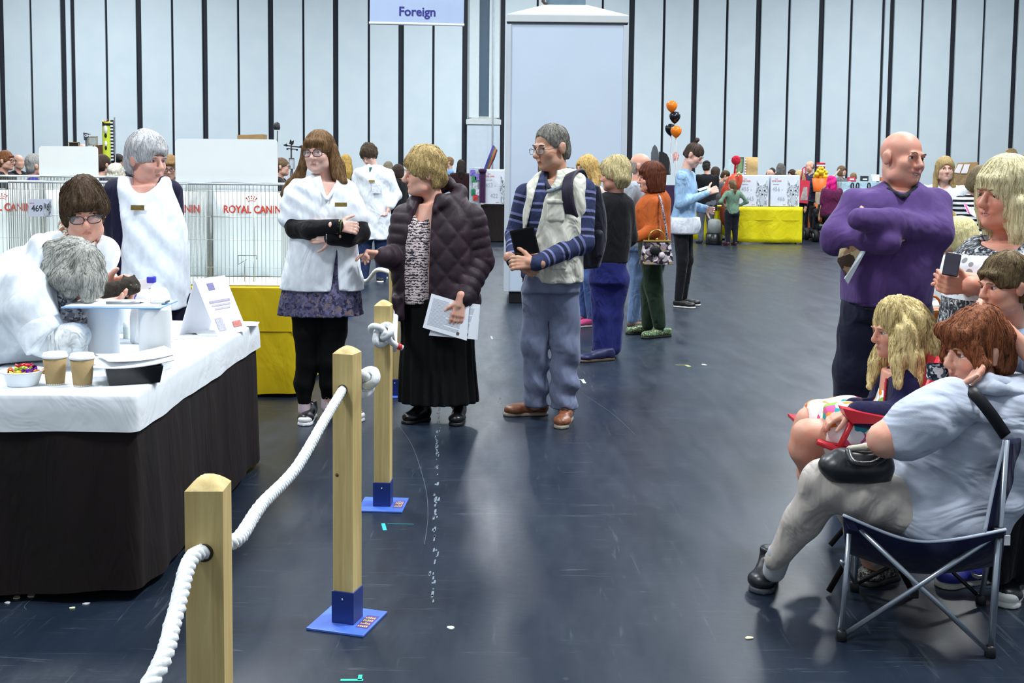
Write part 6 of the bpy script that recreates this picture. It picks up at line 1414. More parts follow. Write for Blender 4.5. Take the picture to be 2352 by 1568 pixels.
dots = dm.math('LESS_THAN', vo.outputs['Distance'], .38); fl = dm.noise(v, 30, 5, .65, 2.0); sep = dm.n('ShaderNodeSeparateXYZ'); tcn = dm.n('ShaderNodeTexCoord'); dm.l(tcn.outputs['Object'], sep.inputs[0])
band = dm.math('LESS_THAN', dm.math('ABSOLUTE', dm.math('SUBTRACT', sep.outputs['Z'], 1.10)), .085)
c1 = dm.mix(dots, '#dfe6f0', '#8f8f92'); c2 = dm.ramp(fl, [(.40, '#26282e'), (.5, '#7d8288'), (.58, '#d5dae0')], 'CONSTANT'); dm.col(dm.mix(band, c2, c1)); dm.rough(.8, .2); dm.bump(dm.noise(dm.coord((1, 1, .6)), 7, 2, .5, 1.5), .5, .04)
f.make('dress', [f.loft(tr_, 2.3)]+f.chain([(2362, 570, -.06, .075), (2360, 610, -.10, .078)])+f.chain([(2250, 580, .1, .07), (2250, 620, .1, .07)]), dm.m, .035, .009, [Ell(f.p(2300, 540, -.08), [.075, .14, .065])], disp=folds(91, .005, 16))
for hl, to in (((2352, 1330), (2312, 1392)), ((2330, 1275), (2292, 1300))): f.shoe(GND(*hl), GND(*to)+Vector((-.02, -.02, 0)), M('canvas_black'), '#d9d9d6', toecap='#dededc', laces='#d8d8d8')
f.hair(hair_mat('hair_platinum', '#d9cfa6', '#a89a6c', .9, sc=(44, 44, 7)), .022, drop=.12, face=(.056, .078, .09), fz=-.066, wave=(.004, 40), fringe=.028, top=.006, locks=f.chain([(2346, 470, -.09, .042), (2344, 530, -.09, .042), (2340, 575, -.08, .028)])+f.chain([(2290, 480, .08, .05), (2282, 540, .08, .04), (2275, 575, .06, .02)]))
q = f.p(2185, 612, -.30); t = thing('phone', q, 'black phone in the hand of the blonde woman', 'phone'); t.rotation_euler = (-.3, .15, -.35); MB().bbox((-.027, -.005, -.035), (.027, .005, .05), .004).build('case', M('phone_black', '#2a2530', .25, .5), t); MB().bbox((-.024, -.0058, -.032), (.024, -.005, .047), .0003).build('screen', M('phone_glass', '#3d3848', .1, .6), t)

# ---- boy at the right edge
f = Fig(3.75, 'young boy in profile with his hand at his mouth at the right edge', 2345); Wb = f
H = f.set_head(2308, 656, 132, 76, 6, 0, neck=(2330, 745, .02), neck_r=.042)
f.body = [f.loft([(770, 2290, 2392, .08), (900, 2290, 2392, .09), (1000, 2295, 2390, .09)])]+f.chain([(2372, 790, -.08, .04), (2410, 860, -.2, .035), (2296, 742, -.16, .026)])+f.chain([(2300, 790, .1, .04), (2290, 880, .12, .035), (2300, 960, .0, .026)])+f.chain([(2310, 1010, .0, .06), (2305, 1130, 0, .045), (2290, 1320, -.02, .03)])+f.chain([(2370, 1010, .0, .06), (2365, 1130, 0, .045), (2350, 1320, 0, .03)])
f.add_hand(f.p(2292, 740, -.16), (-.85, .35, .45), (.3, .5, .6), 1, curl=45, size=.72)
f.build_body('#dda891', lips='#c98578', core_h=.014); f.eyes('#8a6a4a', '#3c342e')
f.make('shirt', [f.loft([(752, 2318, 2380, .05), (775, 2290, 2396, .085), (860, 2284, 2400, .11), (960, 2286, 2398, .11), (1010, 2288, 2396, .11)])]+f.chain([(2370, 790, -.07, .06), (2396, 838, -.15, .062)])+f.chain([(2300, 790, .1, .055), (2292, 850, .11, .055)]), cloth('boy_shirt', '#8d9db4', .85, .4), .03, .009, disp=folds(101, .004, 16))
f.make('trousers', f.chain([(2315, 1000, 0, .085), (2312, 1130, 0, .07), (2292, 1310, -.02, .05)])+f.chain([(2370, 1000, 0, .085), (2368, 1130, 0, .07), (2352, 1310, 0, .05)]), cloth('black_trousers', '#0e0f14'), .03, .011)
bsh = M('trainer_blue', '#2a3290', .5)
for hl, to in (((2290, 1330), (2152, 1348)), ((2262, 1302), (2156, 1300))): f.shoe(GND(*hl), GND(*to), bsh, '#cfd0c4', laces='#d8d4b8')
q = GND(2250, 1338)+Vector((0, -.052, .045)); MB().prism([q-f.base+Vector((x, 0, z)) for x, z in ((-.055, .018), (-.05, -.002), (-.03, -.012), (.045, .012), (-.025, -.0), (-.042, .006))], (0, 0, 0), (0, .006, 0)).build('side_flash', M('flash_white', '#d8d8d0', .5), f.o)
f.hair(hair_mat('hair_boy', '#6f5d40', '#463a28', 1.0, sc=(40, 40, 14)), .014, face=(.06, .08, .10), fz=-.048, cut_z=.0, cut_back=-.07, wave=(.005, 50), fringe=.024, top=.008, cuts=[H.E((0, .035, -.07), (.12, .06, .085))])

# ---- girl on the red folding chair
RDp = 4.0
f = Fig(RDp, 'girl with long wavy blonde hair and floral dress sitting on a red chair', 2050); Wg = f
H = f.set_head(2058, 757, 122, 80, 8, 0, dy=.0, neck=(2074, 845, .0), neck_r=.042)
f.body = [f.loft([(850, 2030, 2120, .09), (930, 2020, 2120, .10), (1010, 2010, 2120, .11)])]+f.chain([(2085, 880, -.12, .042), (2075, 970, -.16, .036), (1960, 948, -.2, .026)])+f.chain([(2040, 880, .12, .042), (2020, 950, .14, .036), (1950, 940, -.02, .026)])
f.body += f.chain([(2030, 1010, -.08, .075), (1925, 1000, -.12, .066), (1856, 998, -.12, .052), (1848, 1030, -.10, .052), (1864, 1090, -.04, .038), (1882, 1135, .0, .028), (1868, 1142, -.02, .022), (1838, 1140, -.04, .018)])+f.chain([(2030, 1000, .08, .075), (1925, 975, .1, .066), (1862, 968, .1, .052), (1850, 1000, .1, .050), (1856, 1090, .12, .036), (1876, 1130, .14, .028), (1850, 1136, .12, .018)])
f.add_hand(f.p(1958, 948, -.2), (-1, .2, -.35), (.1, .2, -1), 1, curl=20, size=.75); f.add_hand(f.p(1950, 940, -.02), (-1, -.5, -.3), (0, .1, -1), -1, curl=20, size=.75)
f.build_body('#d29e88', core_h=.012); f.eyes('#a08660', '#4a5a66')
fl_d = print_mat('floral_dress', ['#f0f2ee', '#f0f2ee', '#2c93a0', '#f0f2ee', '#e28a3a', '#e8edf0', '#d65a90', '#f0f2ee', '#7fb04a', '#f2f2f2'], 26, rnd=1.0)
f.make('dress', [f.loft([(862, 2036, 2112, .09), (960, 2010, 2120, .13), (1030, 1990, 2120, .16)])]+f.chain([(2040, 1000, -.06, .11), (1945, 990, -.1, .098), (1880, 985, -.11, .08)])+f.chain([(2040, 1000, .08, .11), (1945, 972, .1, .095), (1880, 962, .1, .078)])+f.chain([(1960, 1030, -.1, .06), (1930, 1050, -.1, .05)]), fl_d, .04, .0085, [Half(f.p(1868, 960, 0), (-1, 0, .12))], disp=folds(111, .005, 18))
f.make('cardigan', [f.loft([(845, 2045, 2110, .06), (862, 2030, 2122, .10), (920, 2015, 2128, .125), (1000, 2020, 2130, .14), (1045, 2020, 2125, .15)])]+f.chain([(2088, 880, -.11, .062), (2080, 960, -.15, .058), (1972, 950, -.2, .042)])+f.chain([(2038, 880, .12, .06), (2020, 945, .13, .055), (1962, 938, .0, .04)]), cloth('cardigan_navy', '#16143a', .9, .4), .03, .008, [f.loft([(840, 1990, 2042, .04), (900, 1985, 2032, .05), (1060, 1960, 2028, .06)], dy=-.0)], disp=folds(112, .004, 18))
f.make('red_trim', f.chain([(2036, 870, -.06, .006), (2030, 930, -.1, .006)]), M('trim_red', '#b02438', .7), .004, .005)
f.hair(hair_mat('hair_blonde_wavy', '#d0bc84', '#86734a', 1.3, sc=(30, 30, 8)), .020, face=(.050, .07, .085), fz=-.07, fy=.11, drop=.10, wave=(.009, 42), top=.01, strand_n=900, strand_len=.14, curl=.5,
       locks=f.chain([(2095, 740, -.05, .06), (2120, 800, -.06, .062), (2132, 860, -.06, .05), (2122, 925, -.06, .022)])+f.chain([(2084, 760, -.09, .044), (2098, 820, -.12, .042), (2108, 880, -.13, .03), (2100, 915, -.14, .01)])+f.chain([(2110, 760, .05, .06), (2140, 830, .04, .055), (2148, 880, .0, .03)])+f.chain([(2060, 780, -.08, .028), (2064, 830, -.11, .028), (2066, 880, -.14, .02), (2078, 905, -.15, .008)])+f.chain([(2040, 790, .09, .03), (2012, 840, .09, .03), (1996, 885, .06, .014)])+f.chain([(2090, 720, .0, .06), (2130, 770, .0, .05)]))
for dy in (-.02, .13): f.make('sandal', f.chain([(1884, 1146, dy+.01, .026), (1860, 1148, dy-.01, .027), (1836, 1147, dy-.03, .022)]), M('sandal_brown', '#6a4634', .5), .01, .007, [Half(f.p(1860, 1138, dy), (0, 0, 1))])
# red folding chair
red_t = M('red_tube', '#c01f2c', .35, .5, var=.06); red_c = cloth('red_canvas', '#a81c2a', .7, .3)
def fr_(x, y, dy): return P3(x, y, RDp+dy)
rc = thing('red_folding_chair', (fr_(2030, 1000, 0).x, RDp, 0), 'red folding chair with padded arms under the blonde girl', 'chair'); rb0 = Vector(rc.location)
def rt_(pts, name='tube', r=.011, mat=red_t): return MB().tube([p-rb0 for p in pts], r, 8).build(name, mat, rc)
for dy in (-.24, .24):
    g1 = fr_(1945, 1010, dy); rt_([fr_(1925, 1034, dy), fr_(1958, 966, dy)], 'arm_post')
    rt_([fr_(1878, 1014, dy), fr_(1926, 1034, dy), fr_(2080, 1045, dy)], 'seat_rail')
    rt_([fr_(1926, 1034, dy), Vector((fr_(2110, 1000, dy).x, RDp+dy, .012))], 'leg', .011, M('chair_dark', '#1a1416', .5)); rt_([fr_(2085, 1040, dy), Vector((fr_(1915, 1000, dy).x, RDp+dy, .012))], 'leg', .011, M('chair_dark'))
    rt_([fr_(2070, 1040, dy), fr_(2108, 945, dy), fr_(2160, 820, dy)], 'back_post', .013)
    MB().prism([fr_(1936, 938, dy-.03)-rb0, fr_(1990, 950, dy-.03)-rb0, fr_(2075, 968, dy-.03)-rb0, fr_(2075, 976, dy-.03)-rb0, fr_(1958, 972, dy-.03)-rb0, fr_(1944, 956, dy-.03)-rb0], (0, 0, 0), (0, .06, 0)).build('arm_pad', M('red_plastic', '#b81f2b', .35, .5), rc)
MB().prism([fr_(1885, 1016, -.23)-rb0, fr_(2080, 1046, -.23)-rb0, fr_(2080, 1054, -.23)-rb0, fr_(1885, 1024, -.23)-rb0], (0, 0, 0), (0, .46, 0)).build('seat', red_c, rc)
MB().prism([fr_(2096, 985, -.23)-rb0, fr_(2160, 825, -.23)-rb0, fr_(2168, 828, -.23)-rb0, fr_(2104, 990, -.23)-rb0], (0, 0, 0), (0, .46, 0)).build('backrest', red_c, rc)
q = fr_(2153, 850, -.32); MB().grid(lambda u, v_: (q.x-rb0.x+.036*math.cos(6.283*u), q.y-rb0.y+.036*math.sin(6.283*u)*.9, q.z-rb0.z-.03+.05*v_+.004*math.sin(6.28*v_)), 24, 6, True, True).build('cup_holder', print_mat('holder_print', ['#2c3a4a', '#4a5c6c', '#1c2530', '#c8ccd0'], 60), rc)
MB().box((q.x-rb0.x-.03, q.y-rb0.y-.034, q.z-rb0.z-.06), (q.x-rb0.x+.012, q.y-rb0.y-.030, q.z-rb0.z-.035)).build('holder_label', M('label_white', '#d8dde2', .5), rc)

# ---- seated woman with red-brown hair
f = Fig(3.6, 'red-haired woman in a pale grey polo seated with chin on hand', 2180); W24 = f
H = f.set_head(2240, 806, 165, 74, 6, 0, neck=(2280, 905, .03), fat=.006)
pol = [(858, 2238, 2350, .07), (885, 2190, 2378, .13), (940, 2130, 2392, .18), (1010, 2080, 2385, .20), (1080, 2034, 2362, .225), (1150, 2010, 2318, .26), (1200, 2022, 2285, .255), (1226, 2052, 2256, .20)]
f.body = [f.loft([(r[0], r[1]+24, r[2]-24, r[3]*.8) for r in pol[1:]])]+f.chain([(2160, 950, -.20, .058), (2034, 1010, -.20, .052), (2160, 905, -.10, .034)])+f.chain([(2300, 950, .2, .055), (2200, 1060, .22, .048), (2080, 1070, .12, .034)])
f.body += f.chain([(2120, 1180, -.08, .08), (1896, 1110, -.05, .055), (1784, 1290, .12, .032)])+f.chain([(2120, 1180, .12, .09), (1950, 1130, .2, .065), (2010, 1300, .28, .04)])
f.add_hand(f.p(2166, 902, -.13), (.85, .05, .35), (-.35, .2, .9), 1, curl=14, size=.95, thumb_curl=10); f.add_hand(f.p(2082, 1070, .12), (-1, -.2, -.1), (0, 0, -1), -1, curl=25)
f.build_body('#d6a48e', lips='#c07a70', core_h=.014); f.eyes('#9a6a48', '#4a565e')
polo = cloth('polo_grey', '#b0b8c8', .85, .8, 5, stretch=(.6, .6, 1.6))
f.make('polo_shirt', [f.loft(pol, 2.3)]+f.chain([(2180, 930, -.16, .088), (2120, 970, -.20, .086), (2076, 1000, -.20, .082)])+f.chain([(2300, 945, .18, .09), (2240, 1020, .21, .08)]), polo, .04, .009, [Ell(f.p(2268, 850, -.05), [.09, .12, .055]), Half(f.p(2052, 1030, -.2), (-.75, 0, -.45))] if False else [Ell(f.p(2268, 846, -.05), [.085, .12, .045])], disp=drape(121, .008, 62, (.42, 0, .9)))
f.make('collar', f.chain([(2225, 890, -.10, .018), (2268, 872, -.10, .022), (2340, 884, -.04, .022), (2372, 905, .03, .014)])+f.chain([(2230, 895, -.12, .014), (2290, 892, -.15, .020), (2360, 905, -.10, .016)]), polo, .02, .007)
taupe = cloth('taupe_trousers', '#b3aca5', .85, .35, 9)
f.make('trousers', [f.loft([(1150, 2040, 2260, .2), (1236, 2050, 2250, .19)])]+f.chain([(2120, 1180, -.10, .095), (2000, 1140, -.08, .086), (1896, 1110, -.05, .074), (1845, 1195, .03, .058), (1784, 1284, .11, .043)])+f.chain([(2120, 1185, .12, .105), (1960, 1135, .2, .08), (1985, 1230, .25, .062), (2010, 1285, .28, .048)]), taupe, .03, .009, disp=drape(122, .004, 85, (-.8, 0, .6)))
f.make('sock', f.chain([(1790, 1272, .10, .042), (1778, 1310, .14, .04)]), M('sock_grey', '#a8adb2', .9), .01, .008)
f.shoe(GND(1782, 1335)+Vector((.0, .06, 0)), GND(1742, 1366), M('shoe_black_soft', '#15171c', .35, .5), '#3c4048', boot=.05, w=.048); f.shoe(GND(2060, 1325), GND(1975, 1345), print_mat('sequin_shoe', ['#2a2a2c', '#55554e', '#1c1c1e', '#8a8a80'], 120, r=.3), '#1a1a1c')
f.hair(hair_mat('hair_red', '#8a5030', '#3a2218', 1.3, sc=(34, 34, 10)), .022, face=(.054, .075, .09), fz=-.07, cut_z=-.04, cut_back=-.13, wave=(.007, 42), fringe=.030, top=.008, strand_n=700, strand_len=.09,
       locks=[Cone(H.w(*a), H.w(*b), ra*H.s, rb*H.s) for a, b, ra, rb in (((-.066, .052, .04), (-.080, .045, -.02), .026, .024), ((-.080, .045, -.02), (-.076, .045, -.07), .024, .012), ((.066, .052, .04), (.080, .045, -.02), .026, .024), ((.080, .045, -.02), (.076, .045, -.07), .024, .012), ((-.045, .082, .072), (.045, .082, .072), .028, .028), ((0, -.07, -.06), (0, -.075, -.12), .055, .04))])
for k in range(7):
    a_ = (k-3)/3; MB().lathe([(.001, -.005), (.005, 0), (.001, .005)], 8, center=tuple(H.w(-.05+.004*k, .045+.0*k, .108+.004*math.cos(a_*1.5)-.003*abs(k-1))-f.base)).build('hair_slide_bead', M('bead_grey', '#9a949a', .2, metal=.5), f.o) if k < 6 else None
t = thing('shoulder_strap', f.p(2260, 900, -.19), 'black shoulder strap across the back of the grey polo', 'strap')
MB().grid(lambda u, v_: tuple((lambda c: c-Vector(t.location)+Vector((.018*(v_-.5)*1.6, 0, .018*(v_-.5)*1.3)))(crom([f.p(2202, 893, -.16), f.p(2232, 900, -.225), f.p(2272, 945, -.24), f.p(2310, 1000, -.2)], 6)[min(18, int(u*18))])), 19, 3).build('webbing', M('strap_black', '#1a1c20', .5), t); solidify(t.children[0], .006, 0)
hb = thing('lap_handbag', f.p(1975, 1060, -.1), 'soft black leather handbag resting on the lap', 'handbag'); fo, fb = f.o, f.base; f.o, f.base = hb, Vector(hb.location)
f.make('bag', [Loft([(f.p(1975, 1100, -.1), .10, .055), (f.p(1972, 1070, -.1), .115, .07), (f.p(1985, 1034, -.1), .085, .04)], n=2.4, axis=(0, 0, 1)), Ell(f.p(1920, 1070, -.1), [.05, .05, .035])], M('bag_leather', '#1c2024', .35, .5, var=.2, bump=.4, bscale=20), .03, .007, disp=folds(131, .004, 26))
f.make('lining', f.chain([(1950, 1030, -.12, .010), (1990, 1026, -.13, .012), (2030, 1030, -.12, .010)]), M('lining_cream', '#b8b4a4', .8), .01, .006)
f.make('handle', [Cone(a_, b_, .010, .010) for a_, b_ in zip(*(lambda L: (L[:-1], L[1:]))(crom([f.p(1948, 1034, -.15), f.p(1960, 1062, -.19), f.p(2000, 1066, -.19), f.p(2030, 1050, -.16)], 4)))], M('bag_leather'), .006, .005)
f.o, f.base = fo, fb
# folding camp chair
CDp = 3.47
def cf(x, y, dy): return P3(x, y, CDp+dy)
cc = thing('camp_chair', (cf(2110, 1200, .2).x, CDp+.2, 0), 'navy folding camp chair with steel tube legs under the red-haired woman', 'chair'); c0 = Vector(cc.location)
alu = M('chair_tube', '#a9b2be', .3, .5, .8, var=.1); blk = M('chair_joint', '#15161a', .4); nav = cloth('chair_canvas', '#131a3c', .8, .3)
def ct_(a, b, name='leg', r=.0085, mat=alu): return MB().tube([a-c0, b-c0], r, 10).build(name, mat, cc)
NF, NR = GND(1932, 1470), GND(2274, 1507); FF, FR = GND(1962, 1356), GND(2252, 1386)
up_nf, up_nr, up_ff, up_fr = P3(1950, 1225, NF.y+.03), P3(2292, 1225, NR.y+.02), P3(1975, 1200, FF.y-.05), P3(2280, 1215, FR.y-.02)
for a, b in ((NF, up_nf), (NR, up_nr), (FF, up_ff), (FR, up_fr)): ct_(a+Vector((0, 0, .012)), b, 'upright')
ct_(NF+Vector((.012, 0, .02)), up_nr, 'cross_leg'); ct_(NR+Vector((-.01, 0, .02)), P3(1975, 1215, NF.y+.02), 'cross_leg')
ct_(FF+Vector((0, 0, .02)), P3(2140, 1250, FF.y), 'cross_leg', .007, blk); ct_(FR+Vector((0, 0, .02)), P3(2120, 1250, FF.y), 'cross_leg', .007, blk)
ct_(NR+Vector((.004, 0, .02)), P3(2312, 1010, NR.y+.05), 'back_post', .009); ct_(FR+Vector((0, 0, .02)), P3(2330, 990, FR.y), 'back_post', .009)
ct_(NF+Vector((0, .02, .03)), FF+Vector((0, 0, .25)), 'front_cross', .007); ct_(FF+Vector((0, 0, .03)), NF+Vector((0, .02, .25)), 'front_cross', .007)
for p in (NF, NR, FF, FR): MB().lathe([(.016, 0), (.018, .004), (.016, .03), (.010, .036)], 12, center=tuple(p-c0)).build('foot', blk, cc)
mid = (NF+up_nr)/2; MB().bbox(tuple(P3(2098, 1362, NF.y-.0)-c0-Vector((.014, .012, .014))), tuple(P3(2098, 1362, NF.y)-c0+Vector((.014, .012, .014))), .004).build('joint', blk, cc)
MB().bbox(tuple(up_nr-c0-Vector((.02, .014, .012))), tuple(up_nr-c0+Vector((.02, .014, .02))), .004).build('corner_bracket', blk, cc)
S = [[P3(1936, 1185, NF.y), P3(2050, 1232, NF.y), P3(2120, 1246, NF.y), P3(2200, 1240, NR.y), P3(2310, 1218, NR.y)], [P3(1962, 1180, FF.y), P3(2060, 1205, FF.y), P3(2120, 1212, FF.y), P3(2200, 1206, FR.y), P3(2290, 1195, FR.y)]]
c_a, c_b = crom(S[0], 5), crom(S[1], 5); n_ = len(c_a)
o = MB().grid(lambda u, v_: tuple(c_a[int(round(u*(n_-1)))].lerp(c_b[int(round(u*(n_-1)))], v_)-c0-Vector((0, 0, .13*math.sin(3.14*v_)))), n_, 8).build('seat', nav, cc, fix=False); solidify(o, .006, 0)
MB().tube([p-c0+Vector((0, -.002, .004)) for p in c_a], .005, 6).build('seat_piping', M('piping_grey', '#aab4c4', .6), cc)
MB().prism([P3(1936, 1185, NF.y-.002)-c0, P3(1958, 1190, NF.y-.002)-c0, P3(1975, 1222, NF.y-.002)-c0, P3(1952, 1216, NF.y-.002)-c0], (0, 0, 0), (0, .012, 0)).build('corner_pocket', nav, cc)
B = [[P3(2262, 1220, NR.y), P3(2282, 1120, NR.y+.03), P3(2308, 1010, NR.y+.06)], [P3(2290, 1190, FR.y), P3(2318, 1100, FR.y+.02), P3(2338, 985, FR.y+.02)]]
b_a, b_b = crom(B[0], 6), crom(B[1], 6)
o = MB().grid(lambda u, v_: tuple(b_a[int(round(u*12))].lerp(b_b[int(round(u*12))], v_)-c0+Vector((.07*math.sin(3.14*v_), 0, 0))), 13, 8).build('backrest', nav, cc, fix=False); solidify(o, .006, 0)
MB().tube([p-c0+Vector((-.002, -.004, 0)) for p in b_a], .006, 6).build('back_piping', M('piping_grey'), cc)
MB().box(tuple(up_nr-c0+Vector((.012, -.02, -.03))), tuple(up_nr-c0+Vector((.03, -.016, .0))), ).build('care_tag', M('label_white'), cc)
# ================================================================== people in the middle distance, right of the man with the vest
CT = lambda n, c, **k: cloth(n, c, **k)
simple(7.3, 1262, 'man in a navy jumper, mostly hidden behind the man in the cream vest', 1.62, yaw=-160, hyaw=-150, top=CT('navy_jumper', '#23264a'), bottom=CT('dark_chinos', '#23252c'), hair=hm('dkgrey', '#5a5652'), hs='short', fine=1.5, arms='front')
# blonde curly woman with pink trainers
f = simple(10.45, 1351, 'woman with wavy blonde hair, pale pink top, jeans and pink trainers', 1.62, yaw=70, hyaw=60, top=CT('blush_top', '#d8bdb6'), bottom=CT('jeans_blue', '#41598c', fold=.6), shoes='#c64a80', hair=hm('wavyblonde', '#b89a5c', '#7d6236', sc=(26, 26, 14)), hs='curly', fine=1.4, arms='front', skin='#dcb09c')
# bald man in grey shirt and light jeans
f = simple(10.3, 1462, 'bald man in a grey shirt and pale jeans behind the blonde woman in black', 1.66, yaw=-75, hyaw=-70, top=CT('grey_shirt', '#9aa2ac'), bottom=CT('jeans_pale', '#6d86ae', fold=.8), shoes='#6a5a50', hair=hm('greystub', '#9a9088'), hs='bald', fine=1.4, girth=1.15, arms='bag', sleeve=.45, skin='#cf9f8c', leg_w=1.1)
# short blonde woman in black
f = Fig(GND(1390, 822).y, 'woman with short blonde hair in a black top and navy trousers, back half turned', 1395, 1.2)
H = f.set_head(1412, 402, 72, 118, 4, 0, neck=(1415, 450, .02))
f.body = [f.loft([(455, 1370, 1440, .09), (540, 1365, 1440, .11), (610, 1362, 1435, .11)])]+f.chain([(1366, 475, .0, .04), (1356, 540, .03, .036), (1350, 560, .2, .03)])+f.chain([(1434, 475, .02, .04), (1440, 545, .05, .036), (1400, 570, .2, .03)])+f.chain([(1382, 620, 0, .05), (1384, 720, 0, .04), (1384, 810, 0, .03)])+f.chain([(1418, 620, 0, .05), (1410, 720, .03, .04), (1405, 805, .05, .03)])
f.add_hand(f.p(1350, 560, .2), (-.3, .8, .1), (0, 0, 1), 1, curl=35, size=.95); f.add_hand(f.p(1400, 570, .2), (-.5, .8, .1), (0, 0, 1), -1, curl=35, size=.95)
f.build_body('#cf9c88'); f.eyes('#a08a68')
f.make('top', [f.loft([(440, 1390, 1436, .05), (452, 1368, 1446, .09), (500, 1358, 1450, .13), (550, 1360, 1448, .14), (603, 1352, 1442, .15)])]+f.chain([(1366, 472, .0, .07), (1354, 540, .03, .064), (1352, 562, .18, .05)])+f.chain([(1438, 472, .02, .07), (1444, 545, .05, .064), (1402, 570, .18, .05)]), cloth('black_top', '#0d0e12', .9, .5), .03, .01, disp=folds(141, .005, 16))
f.make('trousers', [f.loft([(595, 1354, 1440, .145), (650, 1352, 1436, .15)])]+f.chain([(1382, 640, 0, .105), (1384, 720, 0, .082), (1384, 800, .0, .080)])+f.chain([(1418, 640, 0, .10), (1410, 720, .03, .08), (1405, 795, .05, .075)]), cloth('trousers_navy2', '#1e2466', .75, .6), .03, .011, disp=folds(142, .006, 18))
nb = M('boot_navy', '#20244c', .5); f.shoe(GND(1410, 826), GND(1330, 832), nb, '#4a3c2c', boot=.02); f.shoe(GND(1418, 806), GND(1360, 812), nb, '#4a3c2c', boot=.02)
f.hair(hair_mat('hair_blonde_crop', '#c9bb8c', '#8a7d5c', 1.1, sc=(40, 40, 14)), .020, face=(.062, .08, .10), fz=-.058, cut_z=-.03, cut_back=-.11, wave=(.007, 50), fringe=.02, top=.01, cuts=[H.E((0, .06, -.08), (.12, .05, .085))])
# auburn bob, orange jumper
f = Fig(GND(1500, 772).y, 'woman with an auburn bob, orange jumper and dark green trousers', 1500, 1.2)
H = f.set_head(1495, 408, 64, 82, 4, 0, neck=(1508, 452, .02), fat=.006)
f.body = [f.loft([(460, 1486, 1525, .07), (520, 1480, 1526, .09), (560, 1480, 1526, .09)])]+f.chain([(1504, 472, -.12, .038), (1500, 528, -.15, .036), (1452, 548, -.24, .032)])+f.chain([(1490, 472, .12, .038), (1482, 528, .13, .036), (1450, 545, .0, .032)])+f.chain([(1494, 580, -.08, .05), (1502, 660, -.06, .04), (1515, 760, -.06, .03)])+f.chain([(1508, 580, .08, .05), (1492, 660, .08, .04), (1488, 755, .08, .03)])
f.add_hand(f.p(1452, 548, -.24), (-1, .0, .1), (0, 1, 0), 1, curl=40, size=.95); f.add_hand(f.p(1450, 545, 0), (-1, -.1, .1), (0, -1, 0), 1, curl=40, size=.95)
f.build_body('#d8a692'); f.eyes('#6a4030')
og = cloth('orange_jumper', '#a8511f', .85, .5)
f.make('jumper', [f.loft([(435, 1495, 1528, .05), (450, 1476, 1538, .10), (490, 1456, 1540, .14), (520, 1458, 1540, .15), (556, 1466, 1540, .15)])]+f.chain([(1505, 468, -.13, .068), (1500, 528, -.16, .062), (1462, 546, -.22, .046)])+f.chain([(1490, 468, .14, .068), (1482, 528, .14, .062), (1458, 544, .02, .046)]), og, .03, .01, disp=folds(151, .005, 16))
f.make('trousers', [f.loft([(545, 1466, 1540, .15), (590, 1466, 1536, .155)])]+f.chain([(1494, 590, -.08, .098), (1502, 660, -.06, .078), (1515, 745, -.06, .062)])+f.chain([(1508, 590, .08, .098), (1492, 660, .08, .078), (1488, 745, .08, .06)]), cloth('green_trousers', '#1e3020', .75, .6), .03, .011, disp=folds(152, .005, 18))
gs = print_mat('glitter_shoe', ['#16211c', '#2c5a44', '#0c100e', '#8fd0a8', '#1c3028', '#c8b878'], 160, r=.25); f.shoe(GND(1540, 772), GND(1474, 778), gs, '#101412'); f.shoe(GND(1498, 764), GND(1438, 768), gs, '#101412')
f.hair(hair_mat('hair_auburn_bob', '#5c2c18', '#321810', .8, sc=(50, 50, 7)), .020, drop=.125, face=(.052, .075, .09), fz=-.066, wave=(.003, 40), fringe=.026, top=.004)
# handbag
D_ = f.D-.27; c = P3(1508, 580, D_); hb = thing('flower_handbag', c, 'framed handbag with flower print and gold handle on the orange jumper woman', 'handbag')
s_ = D_/FPX; W_, H_ = 38*s_, 26*s_
hbm = print_mat('flower_print', ['#1a1a1e', '#b8aeb8', '#4a4048', '#8a7a86', '#d8d0d8', '#2c2a30', '#9a8a5a'], 34)
MB().grid(lambda u, v_: ((u-.5)*2*W_*(.82+.18*(1-v_)), -.045*(1-.5*v_), (v_-.5)*2*H_), 8, 6).build('front_panel', hbm, hb, fix=False); MB().grid(lambda u, v_: ((.5-u)*2*W_*(.82+.18*(1-v_)), .045*(1-.5*v_), (v_-.5)*2*H_), 8, 6).build('back_panel', hbm, hb, fix=False)
for sx in (-1, 1): MB().add([(sx*W_, -.045, -H_), (sx*W_, .045, -H_), (sx*W_*.82, .0225, H_), (sx*W_*.82, -.0225, H_)], [(0, 1, 2, 3)]).build('side_panel', hbm, hb)
MB().box((-W_, -.045, -H_-.004), (W_, .045, -H_)).build('base', M('bag_base', '#4a4640', .5), hb)
gm = M('bag_gold', '#b09a58', .3, metal=.8); MB().bbox((-W_*.84, -.03, H_-.006), (W_*.84, .03, H_+.012), .004).build('frame', gm, hb)
MB().tube([(W_*.5*math.cos(a_), 0, H_+.01+.09*math.sin(a_)) for a_ in [math.pi*k/12 for k in range(13)]], .007, 8).build('handle', gm, hb)
MB().lathe([(.012, 0), (.014, .012), (.006, .02)], 10, center=(0, 0, H_+.01)).build('clasp', gm, hb)
for x, z, r, cc_ in ((-.02, .02, .045, '#101216'), (.04, -.02, .03, '#d8c8d0')): MB().lathe([(r*.2, .012), (r*.7, .008), (r, 0)], 12, mt=Matrix.Translation((x, -.047, z)) @ Matrix.Rotation(math.pi/2, 4, 'X')).build('flower_patch', M('patch_'+cc_, cc_, .5), hb)
MB().tube([p-c for p in crom([P3(1534, 556, D_), P3(1526, 500, D_-.0), P3(1518, 460, D_+.06), P3(1512, 446, D_+.2)], 6)], .009, 6).build('chain_strap', print_mat('chain_print', ['#2a2a2e', '#b8b0b8', '#6a6470'], 90), hb)
